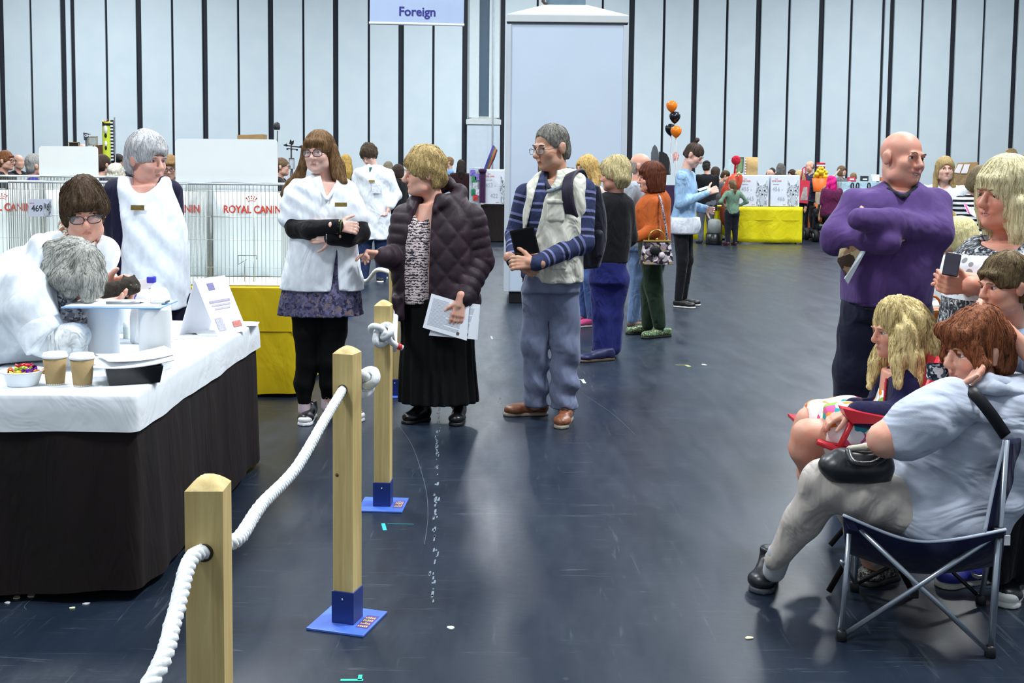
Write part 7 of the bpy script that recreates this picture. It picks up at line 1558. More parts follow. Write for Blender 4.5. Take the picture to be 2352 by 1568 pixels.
# denim jacket man with top-knot
f = simple(12.0, 1567, 'man with a top knot in a pale denim jacket looking at his phone', 1.80, yaw=-68, hyaw=-62, pitch=32, top=CT('denim_pale', '#8fb0d0', fold=.7), bottom=CT('jeans_black', '#101218'), shoes='#1c1c1e', hair=hm('topknot', '#4a3c34'), hs='bun', fine=1.25, arms='phone', coat='denim_jacket', skin='#d8b2a2', hem=.50, lean=.05)
f.make('shirt', [f.loft([(498, 1531, 1606, .235), (520, 1529, 1608, .24), (536, 1535, 1602, .23)])], cloth('shirt_white', '#dfe4ee', .8, .5), .02, .014)
p = f.p(1616, 433, -.1); t = thing('phone', p, 'pale phone held by the man in the denim jacket', 'phone'); t.rotation_euler = (.2, -.3, .3); MB().bbox((-.07, -.035, -.004), (.07, .035, .004), .003).build('case', M('phone_pale', '#b8bccc', .3), t)
# ------------------------------------------------------------------ further back, right
simple(22.6, 1619, 'man in a black hat, black jacket and grey trousers seen from behind', 1.72, yaw=170, hyaw=-160, top=CT('jacket_black', '#0f1116'), bottom=CT('trousers_grey', '#5a606c'), hair=hm('blk', '#2c2a28'), hs='short', hat=('#101014', 'cap'), leg_w=1.2, girth=1.1, arms='front', hem=.40)
simple(24.5, 1637, 'woman with dark brown hair beyond the man in the black hat', 1.60, yaw=-120, top=CT('coat_dk', '#26222c'), bottom=CT('jeans_dark2', '#1c2236'), hair=hm('dkbrown', '#3a2a22'), hs='bob')
simple(23.9, 1645, 'person in an olive knitted hat leaning over the stall', 1.52, yaw=-80, pitch=25, top=CT('coat_grey', '#4c5058'), bottom=CT('jeans_dark2', '#1c2236'), hat=('#4c4028', 'beanie'), lean=.12, hair=hm('dkbrown', '#3a2a22'), hs='short')
simple(22.1, 1679, 'girl with a ponytail in a green sweatshirt, hands on hips', 1.34, yaw=165, top=CT('sweat_green', '#6a8672'), bottom=CT('leggings_dk', '#171a24'), shoes='#4a2830', hair=hm('pony', '#6a5438'), hs='pony', arms='hips', child=True)
simple(25.5, 1692, 'fair-haired man with a dark top behind the red ribbons', 1.66, yaw=60, top=CT('top_navywhite', '#2a3046'), bottom=CT('jeans_dark2', '#1c2236'), hair=hm('fair', '#8a6a4c'), hs='short')
simple(25.2, 1760, 'balding man leaning over the far stall', 1.56, yaw=-30, pitch=20, top=CT('tee_dk', '#3a2a30'), bottom=CT('jeans_dark2', '#1c2236'), hair=hm('stub2', '#6a625c'), hs='bald')
simple(26.4, 1768, 'dark-haired person behind the balding man at the far stall', 1.60, yaw=20, top=CT('coat_grey', '#4c5058'), bottom=CT('jeans_dark2', '#1c2236'), hair=hm('blk', '#2c2a28'), hs='short')
simple(24.2, 1777, 'dark-haired person in a green top bowed over the far stall', 1.48, yaw=-20, pitch=40, top=CT('green_top', '#1f8a5a'), bottom=CT('jeans_dark2', '#1c2236'), hair=hm('blk', '#2c2a28'), hs='crop')
simple(26.7, 1788, 'tall person with grey-streaked bushy hair at the far stall', 1.70, yaw=150, top=CT('cardi_grey', '#6a6e74'), bottom=CT('jeans_dark2', '#1c2236'), hair=hm('greybush', '#62605e', '#3a3836', sc=(30, 30, 20)), hs='curly')
simple(25.6, 1815, 'woman with dark brown hair at the right end of the far stall', 1.56, yaw=60, top=CT('coat_dk', '#26222c'), bottom=CT('jeans_dark2', '#1c2236'), hair=hm('dkbrown', '#3a2a22'), hs='bob')
simple(24.2, 1832, 'long-haired blonde woman with a red shopping bag', 1.54, yaw=50, hyaw=65, pitch=12, top=CT('coat_navy2', '#1c2038'), bottom=CT('jeans_grey', '#2c303a'), hair=hm('ashblonde', '#b8a47c', '#857450'), hs='long')
simple(25.0, 1856, 'balding man in a navy quilted jacket looking left', 1.76, yaw=60, hyaw=65, pitch=10, top=CT('puffer_navy', '#2a3052', fold=1.0, fscale=16, stretch=(.3, .3, 1.6)), bottom=CT('trousers_dk', '#1f2228'), hair=hm('stub2', '#6a625c'), hs='bald', girth=1.15)
f = simple(23.4, 1905, 'woman with bright pink hair and a plum top riding a mobility scooter', 1.60, yaw=165, hyaw=170, top=CT('plum_top', '#54163e'), bottom=CT('trousers_dk', '#1f2228'), hair=hm('hotpink', '#d01078', '#a00c60'), hs='curly', girth=1.35, seat=.62, sleeve=.45)
simple(25.9, 1925, 'woman with brown hair and glasses behind the pink-haired woman', 1.66, yaw=-40, top=CT('cardi_grey', '#6a6e74'), bottom=CT('jeans_dark2', '#1c2236'), hair=hm('brown2', '#6a543e'), hs='bob')
simple(26.9, 1955, 'fair-haired person at the stall with the blue cloth', 1.50, yaw=30, pitch=25, top=CT('coat_grey', '#4c5058'), bottom=CT('jeans_dark2', '#1c2236'), hair=hm('fair', '#8a6a4c'), hs='short')
f = simple(10.9, 2160, 'woman with long straight fair hair and a white top behind the man in purple', 1.66, yaw=8, top=CT('white_top', '#d8dde4'), bottom=CT('jeans_dark2', '#1c2236'), hair=hm('longfair', '#9c8558', '#6c5a38', sc=(50, 50, 6)), hs='long', fine=1.5, skin='#dbb4a2')
bs = NT('breton_stripe'); v = bs.coord(); sp = bs.n('ShaderNodeSeparateXYZ'); bs.l(v, sp.inputs[0]); bs.col(bs.ramp(bs.math('FRACT', bs.math('MULTIPLY', sp.outputs['Z'], 24.0)), [(0, '#15161c'), (.5, '#d9dde4')], 'CONSTANT')); bs.rough(.85, .2); bs.bump(bs.noise(v, 7, 2, .5, 1.5), .5, .04)
simple(9.6, 2232, 'woman in a black and white striped top reading a leaflet', 1.56, yaw=-30, hyaw=-25, pitch=32, top=bs.m, bottom=CT('jeans_dark2', '#1c2236'), hair=hm('mousy', '#6e6148', '#4a402e'), hs='bob', fine=1.4, arms='front', glasses='#2a2a30')
# seated people behind the man in purple
simple(7.0, 2172, 'seated woman with a honey blonde bob and white cardigan, head bowed', 1.62, yaw=60, hyaw=55, pitch=30, top=CT('white_cardigan', '#dfe4e8', fold=.9), bottom=CT('trousers_dk', '#1f2228'), hair=hm('honey', '#a8905a', '#75602f'), hs='bob', fine=1.3, seat=.46, arms='front')
simple(6.2, 2222, 'seated person with pale blonde hair beside the patterned dress', 1.56, yaw=100, hyaw=110, pitch=25, top=CT('print_scarf', '#23252a'), bottom=CT('trousers_dk', '#1f2228'), hair=hm('paleblonde', '#cfc492', '#a0955e'), hs='bob', fine=1.3, seat=.46)
# ------------------------------------------------------------------ further back, left and centre
simple(24.0, 1058, 'woman with dark hair in a burgundy dress seen from behind', 1.70, yaw=175, top=CT('burgundy', '#2a1218'), bottom=CT('burgundy', '#2a1218'), hair=hm('blk2', '#221a18'), hs='long', hem=.3, skirt=.25, arms='front')
simple(25.5, 1032, 'fair man in a light blue shirt looking left', 1.78, yaw=80, top=CT('shirt_blue', '#7fa6d8'), bottom=CT('jeans_dark2', '#1c2236'), hair=hm('fair', '#8a6a4c'), hs='short')
simple(21.0, 1022, 'dark-haired child beside the woman in burgundy', 1.38, yaw=-100, top=CT('shirt_grey2', '#9aa4b0'), bottom=CT('jeans_dark2', '#1c2236'), hair=hm('blk', '#2c2a28'), hs='crop', child=True)
simple(17.0, 795, 'woman with long golden blonde hair and a navy coat, back turned', 1.70, yaw=160, top=CT('coat_navy3', '#1a1c36'), bottom=CT('jeans_dark2', '#1c2236'), hair=hm('gold', '#b8964c', '#80652c', sc=(30, 30, 10)), hs='long')
simple(20.0, 892, 'woman with ash brown hair and a black lanyard top behind the lab coat', 1.62, yaw=150, top=CT('tee_black', '#15161a'), bottom=CT('jeans_dark2', '#1c2236'), hair=hm('ash', '#7d7260', '#544a3c'), hs='long')
simple(19.0, 916, 'person in a black coat between the lab coat and the quilted jacket', 1.56, yaw=120, top=CT('jacket_black', '#0f1116'), bottom=CT('jeans_dark2', '#1c2236'), hair=hm('dkbrown', '#3a2a22'), hs='bob')
simple(14.5, 644, 'woman with glasses and a dark cardigan right of the large white board', 1.62, yaw=-90, top=CT('cardi_dark', '#1c2024'), bottom=CT('jeans_dark2', '#1c2236'), hair=hm('brown2', '#6a543e'), hs='short', glasses='#2a2a30', girth=1.1)
simple(11.0, 392, 'woman with light brown bob and glasses behind the white-haired woman', 1.60, yaw=-15, pitch=15, top=CT('blouse_white', '#dfe5ea'), bottom=CT('jeans_dark2', '#1c2236'), hair=hm('ltbrown', '#8a6a42', '#5c4428'), hs='bob', fine=1.5, glasses='#4a4a50')
simple(14.0, 14, 'red-haired woman with glasses and a dark coat at the left edge', 1.66, yaw=-85, top=CT('coat_charcoal', '#26282c'), bottom=CT('jeans_dark2', '#1c2236'), hair=hm('ginger', '#7a4c2c', '#4c2c18'), hs='crop', fine=1.5, glasses='#3a3a3c')
simple(18.0, 46, 'man in a dark jacket behind the red-haired woman at the left edge', 1.66, yaw=-60, top=CT('jacket_black', '#0f1116'), bottom=CT('jeans_dark2', '#1c2236'), hair=hm('stub2', '#6a625c'), hs='bald')
simple(12.0, 82, 'grey-haired man in a blue shirt left of the small white board', 1.60, yaw=-120, top=CT('shirt_royal', '#2c2c8c'), bottom=CT('jeans_dark2', '#1c2236'), hair=hm('gry', '#8f8e8c', '#5c5b58'), hs='crop', fine=1.5)
simple(17.5, 196, 'bald man just visible above the small white board', 1.84, yaw=-40, top=CT('jacket_black', '#0f1116'), bottom=CT('jeans_dark2', '#1c2236'), hair=hm('stub2', '#6a625c'), hs='bald')
simple(12.8, 236, 'dark-haired man in a navy jacket right of the small white board', 1.62, yaw=-150, top=CT('coat_navy3', '#1a1c36'), bottom=CT('jeans_dark2', '#1c2236'), hair=hm('dkbrown', '#3a2a22'), hs='short', fine=1.5)
simple(18.5, 271, 'dark-haired girl by the yellow banner', 1.68, yaw=-60, pitch=20, top=CT('tee_black', '#15161a'), bottom=CT('jeans_dark2', '#1c2236'), hair=hm('blk2', '#221a18'), hs='bob')
simple(11.4, 278, 'white-haired lady bowed low behind the cages', 1.50, yaw=10, pitch=35, top=CT('blouse_white', '#dfe5ea'), bottom=CT('jeans_dark2', '#1c2236'), hair=hm('white2', '#c8c4b4', '#97937f'), hs='crop', fine=1.5)
# ================================================================== stalls and odds and ends at the back
def stall(px0, px1, py_top, D, label, cmat, dep=.8):
    a, b = P3(px0, py_top, D), P3(px1, py_top, D); w = (b.x-a.x)/2; z = a.z; t = thing('stall_table', ((a.x+b.x)/2, D+dep/2, 0), label, 'table', 'market stall tables at the back')
    MB().bbox((-w, -dep/2+.02, z-.03), (w, dep/2-.02, z-.004), .004).build('tabletop', M('ply'), t)
    for sx in (-1, 1): MB().tube([(sx*(w-.1), 0, 0), (sx*(w-.1), 0, z-.03)], .02, 8).build('leg', M('steel_leg'), t)
    pr_ = perim(-w-.01, w+.01, -dep/2, dep/2, .03, 6); mb = skirt(pr_, [(z, 0), (z*.6, .01), (.03, .02)], .012, random.Random(int(px0))); mb.add([(x, y, z) for x, y, q, r in pr_], [list(range(len(pr_)))]); mb.build('cloth', cmat, t)
    return t, z
white_c = cloth('stall_white', '#dfe6ec', .8, .4); bluec = cloth('stall_blue', '#a9c8d6', .8, .6)
stall(20, 300, 402, 16.0, 'white-covered stall table behind the cages on the left', white_c); stall(640, 700, 392, 19.0, 'white-covered stall right of the large white board', white_c)
stall(1935, 2062, 418, 24.2, 'stall with a pale blue cloth right of the pink-haired woman', bluec); stall(1868, 1920, 440, 25.6, 'stall with an orange front behind the mobility scooter', cloth('stall_orange', '#c8641e'))
stall(2180, 2352, 402, 21.0, 'stall behind the striped-top woman', cloth('stall_tan', '#a08460')); stall(1480, 1640, 425, 27.5, 'stall table behind the man with the top knot', cloth('stall_plum', '#3c2a4a'))
stall(1655, 1690, 402, 25.9, 'stall corner left of the number posters', white_c)
# balloons
def balloon(px, py, D, c, label, tilt=0.0):
    p = P3(px, py, D); t = thing('balloon', p, label, 'balloon', 'orange and black party balloons'); k = .125
    prof = [(0, -1.22), (.10, -1.16), (.04, -1.1), (.30, -.92), (.62, -.62), (.88, -.22), (1.0, .2), (.94, .55), (.72, .85), (.38, 1.02), (0, 1.08)]
    MB().lathe([(r*k, z*k) for r, z in prof], 18, cap=False, mt=Matrix.Rotation(tilt, 4, 'Y')).build('skin', M('balloon_'+c, c, .15, .6, var=.03), t)
    MB().tube([(0, 0, -1.2*k), (.02, 0, -.5), (-.01, 0, -1.0), (.04, 0, P3(1553, 352, D).z-p.z)], .004, 5).build('string', M('string_white', '#d8c8c4', .7), t)
BLD = 24.0
balloon(1543, 245, BLD, '#ee7a16', 'topmost orange balloon of the bunch'); balloon(1550, 270, BLD, '#0c0e18', 'black balloon just under the topmost orange one'); balloon(1540, 298, BLD+.1, '#0c0e18', 'lower black balloon, left of the lower orange one'); balloon(1553, 303, BLD-.15, '#ee7a16', 'lower orange balloon in front')
p = P3(1553, 352, BLD); t = thing('balloon_weight', (p.x, BLD, p.z-.16), 'pink card tag tying the balloon strings together', 'tag'); MB().prism([(-.06, 0, 0), (.04, 0, 0), (.07, 0, .12), (.0, 0, .2), (-.08, 0, .14)], (0, 0, 0), (0, .012, 0)).build('card', M('tag_pink', '#c88a8a', .7, var=.4, nscale=30), t)
MB().tube([(0, .005, 0), (.0, .005, -.5), (.02, .005, -(p.z-.16))], .004, 5).build('string', M('string_white'), t)
# boards behind
def slab_thing(name, pts, D, thick, mat, label, cat, zfloor=True):
    P_ = [P3(x, y, D) for x, y in pts]; c = sum(P_, Vector())/len(P_); o = Vector((c.x, D, 0)); t = thing(name, o, label, cat); MB().prism([q-o for q in P_], (0, 0, 0), (0, thick, 0)).build('panel', mat, t)
    if zfloor:
        zb = min(q.z for q in P_); MB().tube([(0, thick+.03, 0), (0, thick+.02, zb+.1)], .02, 6).build('stand', M('steel_leg'), t)
    return t
slab_thing('scratch_board', [(1495, 400), (1496, 350), (1500, 337), (1504, 332), (1509, 338), (1513, 352), (1515, 400)], 26.0, .05, M('board_slate', '#54585c', .5, var=.2), 'upright grey pointed board behind the auburn-haired woman', 'board')
slab_thing('scratch_board', [(1514, 402), (1514, 348), (1524, 349), (1532, 354), (1537, 364), (1540, 380), (1540, 402)], 26.1, .05, M('board_black', '#15161a', .6), 'upright black rounded board next to the grey pointed board', 'board')
slab_thing('cork_board', [(2310, 400), (2310, 352), (2312, 345), (2318, 341), (2327, 340), (2334, 344), (2338, 352), (2338, 400)], 22.5, .04, M('cork', '#9a8460', .8, var=.15), 'tan arch-topped board above the blonde woman', 'board'); slab_thing('cork_board', [(2349, 400), (2349, 356), (2365, 350), (2380, 356), (2380, 400)], 22.5, .04, M('cork'), 'second tan board cut off by the right edge', 'board')
t = slab_thing('notice_easel', [(2186, 410), (2200, 374), (2246, 372), (2246, 412)], 22.0, .03, M('easel_tan', '#a88c64', .7), 'notice easel with white sheets left of the striped-top woman', 'easel')
o = Vector(t.location); MB().prism([P3(x, y, 21.96)-o for x, y in ((2192, 396), (2202, 377), (2212, 377), (2204, 398))], (0, 0, 0), (0, .01, 0)).build('sheet', M('page_white'), t); MB().prism([P3(x, y, 21.96)-o for x, y in ((2207, 398), (2216, 377), (2228, 377), (2221, 398))], (0, 0, 0), (0, .01, 0)).build('sheet', M('page_white'), t)
# yellow cat banner (film strip edge)
BND = 17.8
p0, p1 = P3(238, 368, BND), P3(258, 276, BND); t = thing('yellow_banner', (p0.x+.07, BND, 0), 'tall narrow yellow banner with black and white film-strip edge', 'banner'); o = Vector(t.location)
W_ = .145; zb, zt_ = p0.z, p1.z
MB().grid(lambda u, v_: ((u-.5)*W_, -.03*math.cos(3*(u-.5)), zb+(zt_-zb)*v_-(.03*math.sin(3.14*u) if v_ > .99 else 0)), 8, 12).build('cloth', M('banner_yellow', '#d2e23a', .6, var=.04), t, (-.01, 0, 0)); solidify(t.children[0], .008)
for k in range(12):
    z0 = zb+(zt_-zb)*k/12; MB().box((W_/2-.012, -.035, z0), (W_/2+.03, -.025, z0+(zt_-zb)/24)).build('film_square', M('film_white', '#e8ecec', .6), t)
MB().box((W_/2-.014, -.024, zb), (W_/2+.036, -.014, zt_)).build('film_strip', M('film_black', '#121214', .6), t)
MB().prism([(-W_/2, -.03, zt_-.02), (-W_/2+.03, -.03, zt_-.05), (W_/2, -.03, zt_-.05), (W_/2+.035, -.03, zt_+.0), (W_/2+.03, -.03, zt_-.09), (-W_/2, -.03, zt_-.09)], (0, 0, 0), (0, .01, 0)).build('top_band', M('film_black'), t)
for z, r, c in ((zb+.50, .035, '#f0f0ec'), (zb+.27, .025, '#f0f0ec'), (zb+.40, .02, '#151515'), (zb+.2, .018, '#151515')): MB().lathe([(r, 0), (r, .006)], 14, mt=Matrix.Translation((-.015, -.038, z)) @ Matrix.Rotation(math.pi/2, 4, 'X') @ Matrix.Scale(1.8, 4, (0, 1, 0))).build('blob_print', M('blob_'+c, c, .6), t)
MB().tube([(-.05, -.036, zb+.60), (-.03, -.038, zb+.64), (-.01, -.036, zb+.62), (.02, -.036, zb+.66)], .006, 5).build('squiggle_print', M('squiggle_red', '#c03a24', .6), t)
MB().tube([(W_/2+.04, .02, 0), (W_/2+.04, .02, zt_+.05)], .012, 8).build('pole', M('steel_leg'), t)
# picture frames, pennant, crates left
def frame(px0, py0, px1, py1, D, c, c2, label, name='picture_frame', cat='frame'):
    a, b = P3(px0, py1, D), P3(px1, py0, D); o = Vector(((a.x+b.x)/2, D, a.z)); t = thing(name, o, label, cat); w, h = (b.x-a.x)/2, b.z-a.z; bt = min(w, h)*.14
    MB().box((-w, 0, 0), (w, .02, h)).build('backing', M('fr_'+c2, c2, .5, var=.15, nscale=20), t)
    for q in (((-w, -.015, 0), (w, 0, bt)), ((-w, -.015, h-bt), (w, 0, h)), ((-w, -.015, 0), (-w+bt, 0, h)), ((w-bt, -.015, 0), (w, 0, h))): MB().box(*q).build('rail', M('fr_'+c, c, .6), t)
    MB().tube([(0, .03, 0), (0, .03, -o.z)], .015, 6).build('stand', M('steel_leg'), t)
    return t
frame(158, 326, 182, 337, 17.6, '#b0a070', '#1c1c1c', 'small framed black display above the white board'); t = frame(202, 313, 224, 334, 17.4, '#a8946a', '#a8b0ae', 'tilted mirror frame right of the bald head')
slab_thing('pennant', [(191, 304), (208, 308), (196, 322), (193, 322)], 17.2, .01, M('pennant_dark', '#3a3e4a', .7, var=.1), 'dark triangular pennant lettered in white', 'pennant'); t = bpy.data.objects[[o.name for o in bpy.data.objects if o.get('label') == 'dark triangular pennant lettered in white'][0]]
q = P3(194, 314, 17.19); text('OH', .055, M('letter_white', '#e0e4ea', .6, var=0), t, tuple(q-Vector(t.location)), bold=.002, align='LEFT', name='pennant_lettering')
slab_thing('brown_crate', [(218, 368), (218, 334), (238, 332), (238, 368)], 17.9, .3, M('crate_brown', '#6a4a3c', .8, var=.2), 'brown carton beside the yellow banner', 'box'); slab_thing('tan_carton', [(545, 330), (545, 310), (603, 308), (603, 330)], 16.0, .3, M('carton_tan', '#a8895c', .8), 'tan carton peeping over the large white board', 'box')
# weather vane, mirror stand right of the board
V = 17.5
def vp(x, y, d=0): return P3(x, y, V+d)
b0 = vp(669, 385); t = thing('weather_vane', (b0.x, V, 0), 'black metal weather vane ornament on a stall', 'ornament'); o = Vector(t.location); im = M('iron_black', '#1c1c20', .5)
MB().tube([vp(669, 395)-o, vp(669, 332)-o], .012, 8).build('rod', im, t); MB().tube([vp(652, 333)-o, vp(672, 336)-o, vp(692, 338)-o], .01, 6).build('arrow_bar', im, t); MB().tube([vp(658, 341)-o, vp(684, 343)-o], .007, 6).build('cross_bar', im, t)
for x, y in ((655, 333), (689, 337)): MB().prism([vp(x-5, y)-o, vp(x+4, y-4)-o, vp(x+4, y+4)-o], (0, 0, 0), (0, .01, 0)).build('arrow', im, t)
for x, y in ((660, 342), (669, 343), (682, 344)): MB().prism([vp(x-2, y-2)-o, vp(x+2, y-2)-o, vp(x+2, y+2)-o, vp(x-2, y+2)-o], (0, 0, 0), (0, .01, 0)).build('letter_plate', im, t)
MB().prism([vp(x, y)-o for x, y in ((664, 330), (666, 322), (668, 320), (670, 325), (675, 322), (674, 330), (671, 333))], (0, 0, 0), (0, .015, 0)).build('witch_figure', im, t)
MB().tube([vp(669, 395)-o, Vector((0, 0, 0))], .02, 8).build('stand', im, t)
frame(664, 363, 676, 388, 17.2, '#6a6460', '#ccd4dc', 'small framed card on the stall right of the board'); slab_thing('lamp_post', [(634, 400), (636, 300), (638, 300), (638, 400)], 20.0, .03, M('cord_grey'), 'thin grey pole with a round top right of the large board', 'pole')
p = P3(636, 298, 19.98); MB().lathe([(.05, 0), (.06, .05), (.05, .12), (.02, .14)], 12, center=(0, 0, p.z)).build('round_top', M('pole_dark', '#2c2e30', .5), bpy.data.objects[[o.name for o in bpy.data.objects if o.get('label') == 'thin grey pole with a round top right of the large board'][0]])
# stall bits left of the column
t = thing('ribbon_rack', (P3(1122, 388, BD+.2).x, BD+.25, P3(1122, 392, BD+.2).z), 'tilted rack of coloured cat toys and ribbons above the 453 poster', 'rack'); o = Vector(t.location)
for k, c in enumerate(('#2c3a8c', '#7a2c6a', '#1f6a3a', '#8c6a3a', '#b83a3a', '#2a2a30')):
    MB().tube([P3(1113+k*1.6, 390, BD+.2+.02*k)-o, P3(1124+k*2.0, 360+k, BD+.22)-o, P3(1134+k*1.4, 334+k*2, BD+.24)-o], .022, 6).build('ribbon', M('rib_'+c, c, .6), t)
MB().box((-.30, -.2, -.02), (.6, .2, .03)).build('shelf', M('shelf_white', '#e2e8ec', .5), t)
for k, (x, y, c) in enumerate(((1086, 395, '#7a6ac0'), (1089, 410, '#3a8a5a'), (1092, 425, '#c0c8d0'), (1088, 440, '#2f7a5a'), (1092, 452, '#c03a3a'), (1096, 405, '#8a7ac8'), (1097, 440, '#d8d0e8'))):
    q = P3(x, y, BD-.1); tt = thing('toy_pack', (q.x, BD-.1, q.z-.08), '%s hanging toy pack on the stall left of the plum scarf, %s row' % ({'#7a6ac0': 'violet', '#3a8a5a': 'green', '#c0c8d0': 'silver', '#2f7a5a': 'dark green', '#c03a3a': 'red', '#8a7ac8': 'lilac', '#d8d0e8': 'pale'}[c], ('top', 'upper', 'middle', 'lower', 'bottom', 'second', 'fourth')[k]), 'toy', 'hanging toy packs')
    MB().bbox((-.05, -.015, 0), (.05, .015, .13), .008).build('pack', M('pk_'+c, c, .3, var=.4, nscale=25), tt); MB().tube([(0, 0, .13), (0, .01, .16)], .006, 5).build('hook', M('chrome'), tt)
q = P3(1087, 470, BD-.1); tt = thing('toy_stand', (P3(1091, 470, BD).x, BD-.04, 0), 'clear display stand carrying hanging toy packs', 'stand'); MB().bbox((-.12, 0, 0), (.12, .03, P3(1091, 385, BD).z), .005).build('panel', M('acrylic', '#b9c6cf', .15, .5), tt); MB().bbox((-.14, -.12, 0), (.14, .15, .02), .004).build('foot', M('acrylic'), tt)
# right stall: red ribbon, framed cat picture, scratching drum
t = thing('cat_drum', (P3(1725, 400, RD+.3).x, RD+.3, P3(1725, 402, RD+.3).z), 'beige cylindrical scratching drum on top of the posters', 'cat toy'); k = 15*mpp(RD); MB().lathe([(k, 0), (k, 41*mpp(RD)), (k*.9, 41.5*mpp(RD)), (0, 41.5*mpp(RD))], 20).build('drum', M('sisal_beige', '#bfa06c', .9, var=.1, nscale=30), t)
for i in range(6):
    MB().lathe([(.001, -.02), (.022, 0), (.001, .02)], 8, center=(-k*.95, -.05, .04+i*.055)).build('fairy_light', M('bulb_white', '#f4f4ff', .2, var=0), t)
frame(1692, 361, 1708, 396, RD+.35, '#2a2a2a', '#7e9a70', 'green framed cat picture left of the beige drum')
p = P3(1690, 368, RD+.2); t = thing('rosette', (p.x, RD+.2, p.z), 'red ribbon rosette on a pole left of the framed picture', 'rosette'); MB().lathe([(.02, 0), (.09, .01), (.10, .03), (.05, .05)], 14, mt=Matrix.Rotation(math.pi/2, 4, 'X')).build('ribbon', cloth('rosette_red', '#b01c34'), t); MB().tube([(0, .02, -.05), (-.02, .02, -.35)], .02, 6).build('tail', MATS['rosette_red'], t); MB().tube([(0, .05, 0), (0, .05, -p.z)], .012, 6).build('pole', M('steel_leg'), t)
t = slab_thing('glass_case', [(1664, 402), (1676, 368), (1684, 366), (1684, 402)], 25.0, .3, M('case_glass', '#b9cdd4', .2, .5), 'slanted glass display case left of the red rosette', 'case')
f = Fig(RD-.12, 'red-orange crinkled plastic sack on the far yellow table', 1688, 2.0, name='plastic_sack'); f.o['category'] = 'sack'
f.make('sack', [Ell(f.p(1684, 420, .1), [.16, .14, .2]), Ell(f.p(1672, 445, .1), [.15, .13, .25]), Ell(f.p(1694, 408, .1), [.1, .1, .1])], M('sack_red', '#c0462a', .35, .5, var=.3), .05, .02, disp=folds(201, .02, 22)); MB().tube([f.p(1692, 402, -.02)-f.base, f.p(1698, 396, -.04)-f.base, f.p(1701, 402, -.04)-f.base], .025, 6).build('tie', M('tie_yellow', '#d8d090', .6), f.o)
f.make('lower_fold', [Ell(f.p(1668, 490, .05), [.14, .08, .3]), Ell(f.p(1690, 500, .05), [.06, .06, .25])], M('sack_brown', '#8a3a1a', .5, var=.3), .04, .022, disp=folds(202, .015, 20))
p = P3(1640, 545, RD-.3); t = thing('grey_bucket', (p.x, RD-.3, 0), 'grey lidded bucket on a black crate by the far yellow table', 'bucket'); MB().lathe([(.16, 0), (.17, .02), (.17, .22), (.13, .24)], 16).build('black_base', M('black_plastic'), t); MB().lathe([(.15, .24), (.13, .48), (.09, .52), (0, .53)], 16).build('bucket', M('bucket_grey', '#8d9290', .5), t)
# red shopping bag
p = P3(1846, 440, 23.9); t = thing('shopping_bag', p, 'red shopping bag with a grey picture carried by the blonde woman', 'bag'); w, h = 11*mpp(23.9), 26*mpp(23.9); t.rotation_euler = (0, .12, 0)
MB().prism([(-w, 0, -h), (w*1.2, 0, -h*1.0), (w, 0, h), (-w*.9, 0, h)], (0, 0, 0), (0, .1, 0)).build('bag', M('bag_red', '#c83048', .6, var=.1), t); MB().prism([(-w*.5, -.005, -h*.8), (w*1.05, -.005, -h*.7), (w*.6, -.005, h*.45), (-w*.2, -.005, h*.4)], (0, 0, 0), (0, .004, 0)).build('cat_picture', M('bag_pic', '#a89a9c', .7, var=.4, nscale=14), t)
MB().tube([(-w*.7, .05, h), (-w*.8, .05, h+.25), (-w*.3, .05, h+.3), (w*.3, .05, h)], .014, 6).build('handle', M('bag_red'), t)
# orange tub, toys, striped hat
p = P3(1885, 440, 24.6); t = thing('orange_tub', (p.x, 24.6, p.z), 'orange display tub full of yellow plush toys', 'tub'); MB().lathe([(.16, 0), (.2, .3), (.19, .3), (.15, .02), (0, .02)], 18, cap=False).build('tub', M('tub_orange', '#dd6a1c', .5, var=.1), t); MB().tube([(0, 0, 0), (0, 0, -p.z)], .12, 10).build('stand', M('tub_orange'), t)
rg = random.Random(5)
for k in range(7):
    a_ = k*.9; q = Vector((p.x+.12*math.cos(a_)*(k > 0), 24.6+.1*math.sin(a_)*(k > 0), p.z+.34+.05*(k % 3))); tt = thing('plush_toy', q, 'yellow plush toy in the orange tub, %s' % ('in the middle', 'rightmost', 'at the back right', 'at the back', 'at the back left', 'leftmost', 'at the front')[k], 'toy', 'yellow plush toys in the orange tub')
    MB().lathe([(0, -.06), (.05, -.04), (.065, 0), (.05, .04), (0, .06)], 10, cap=False).build('body', M('plush_yellow', '#e0c030', .9, var=.2, nscale=30), tt); MB().lathe([(0, -.04), (.035, -.02), (.04, .01), (0, .045)], 10, center=(.01, -.03, .085), cap=False).build('head', M('plush_yellow'), tt)
p = P3(1885, 396, 25.2); t = thing('striped_hat', (p.x, 25.2, p.z), 'tall red and white striped hat behind the plush toys', 'hat')
for k in range(5): MB().lathe([(.085+.003*k, k*.045), (.088+.003*k, k*.045+.045)], 16).build('band', M('hat_red', '#c0282e', .8) if k % 2 == 0 else M('hat_white', '#e8e8e8', .8), t)
MB().tube([(0, 0, 0), (0, 0, -p.z)], .03, 8).build('stand', M('steel_leg'), t)
for k, (x, c) in enumerate(((1955, '#c02a4a'), (1985, '#22262c'), (2010, '#e0e4e6'), (2030, '#d06a3a'), (2045, '#2a3a6a'))):
    q = P3(x, 416, 24.5); tt = thing('stall_box', (q.x, 24.5, q.z), '%s small box on the pale blue stall' % ('crimson', 'black', 'white', 'orange', 'navy')[k], 'box', 'small goods on the pale blue stall'); MB().bbox((-.08, -.05, 0), (.08, .05, .09+.03*(k % 3)), .006).build('carton', M('goods_'+c, c, .6), tt); MB().box((-.05, -.052, .03), (.05, -.05, .06)).build('label', M('label_white'), tt)
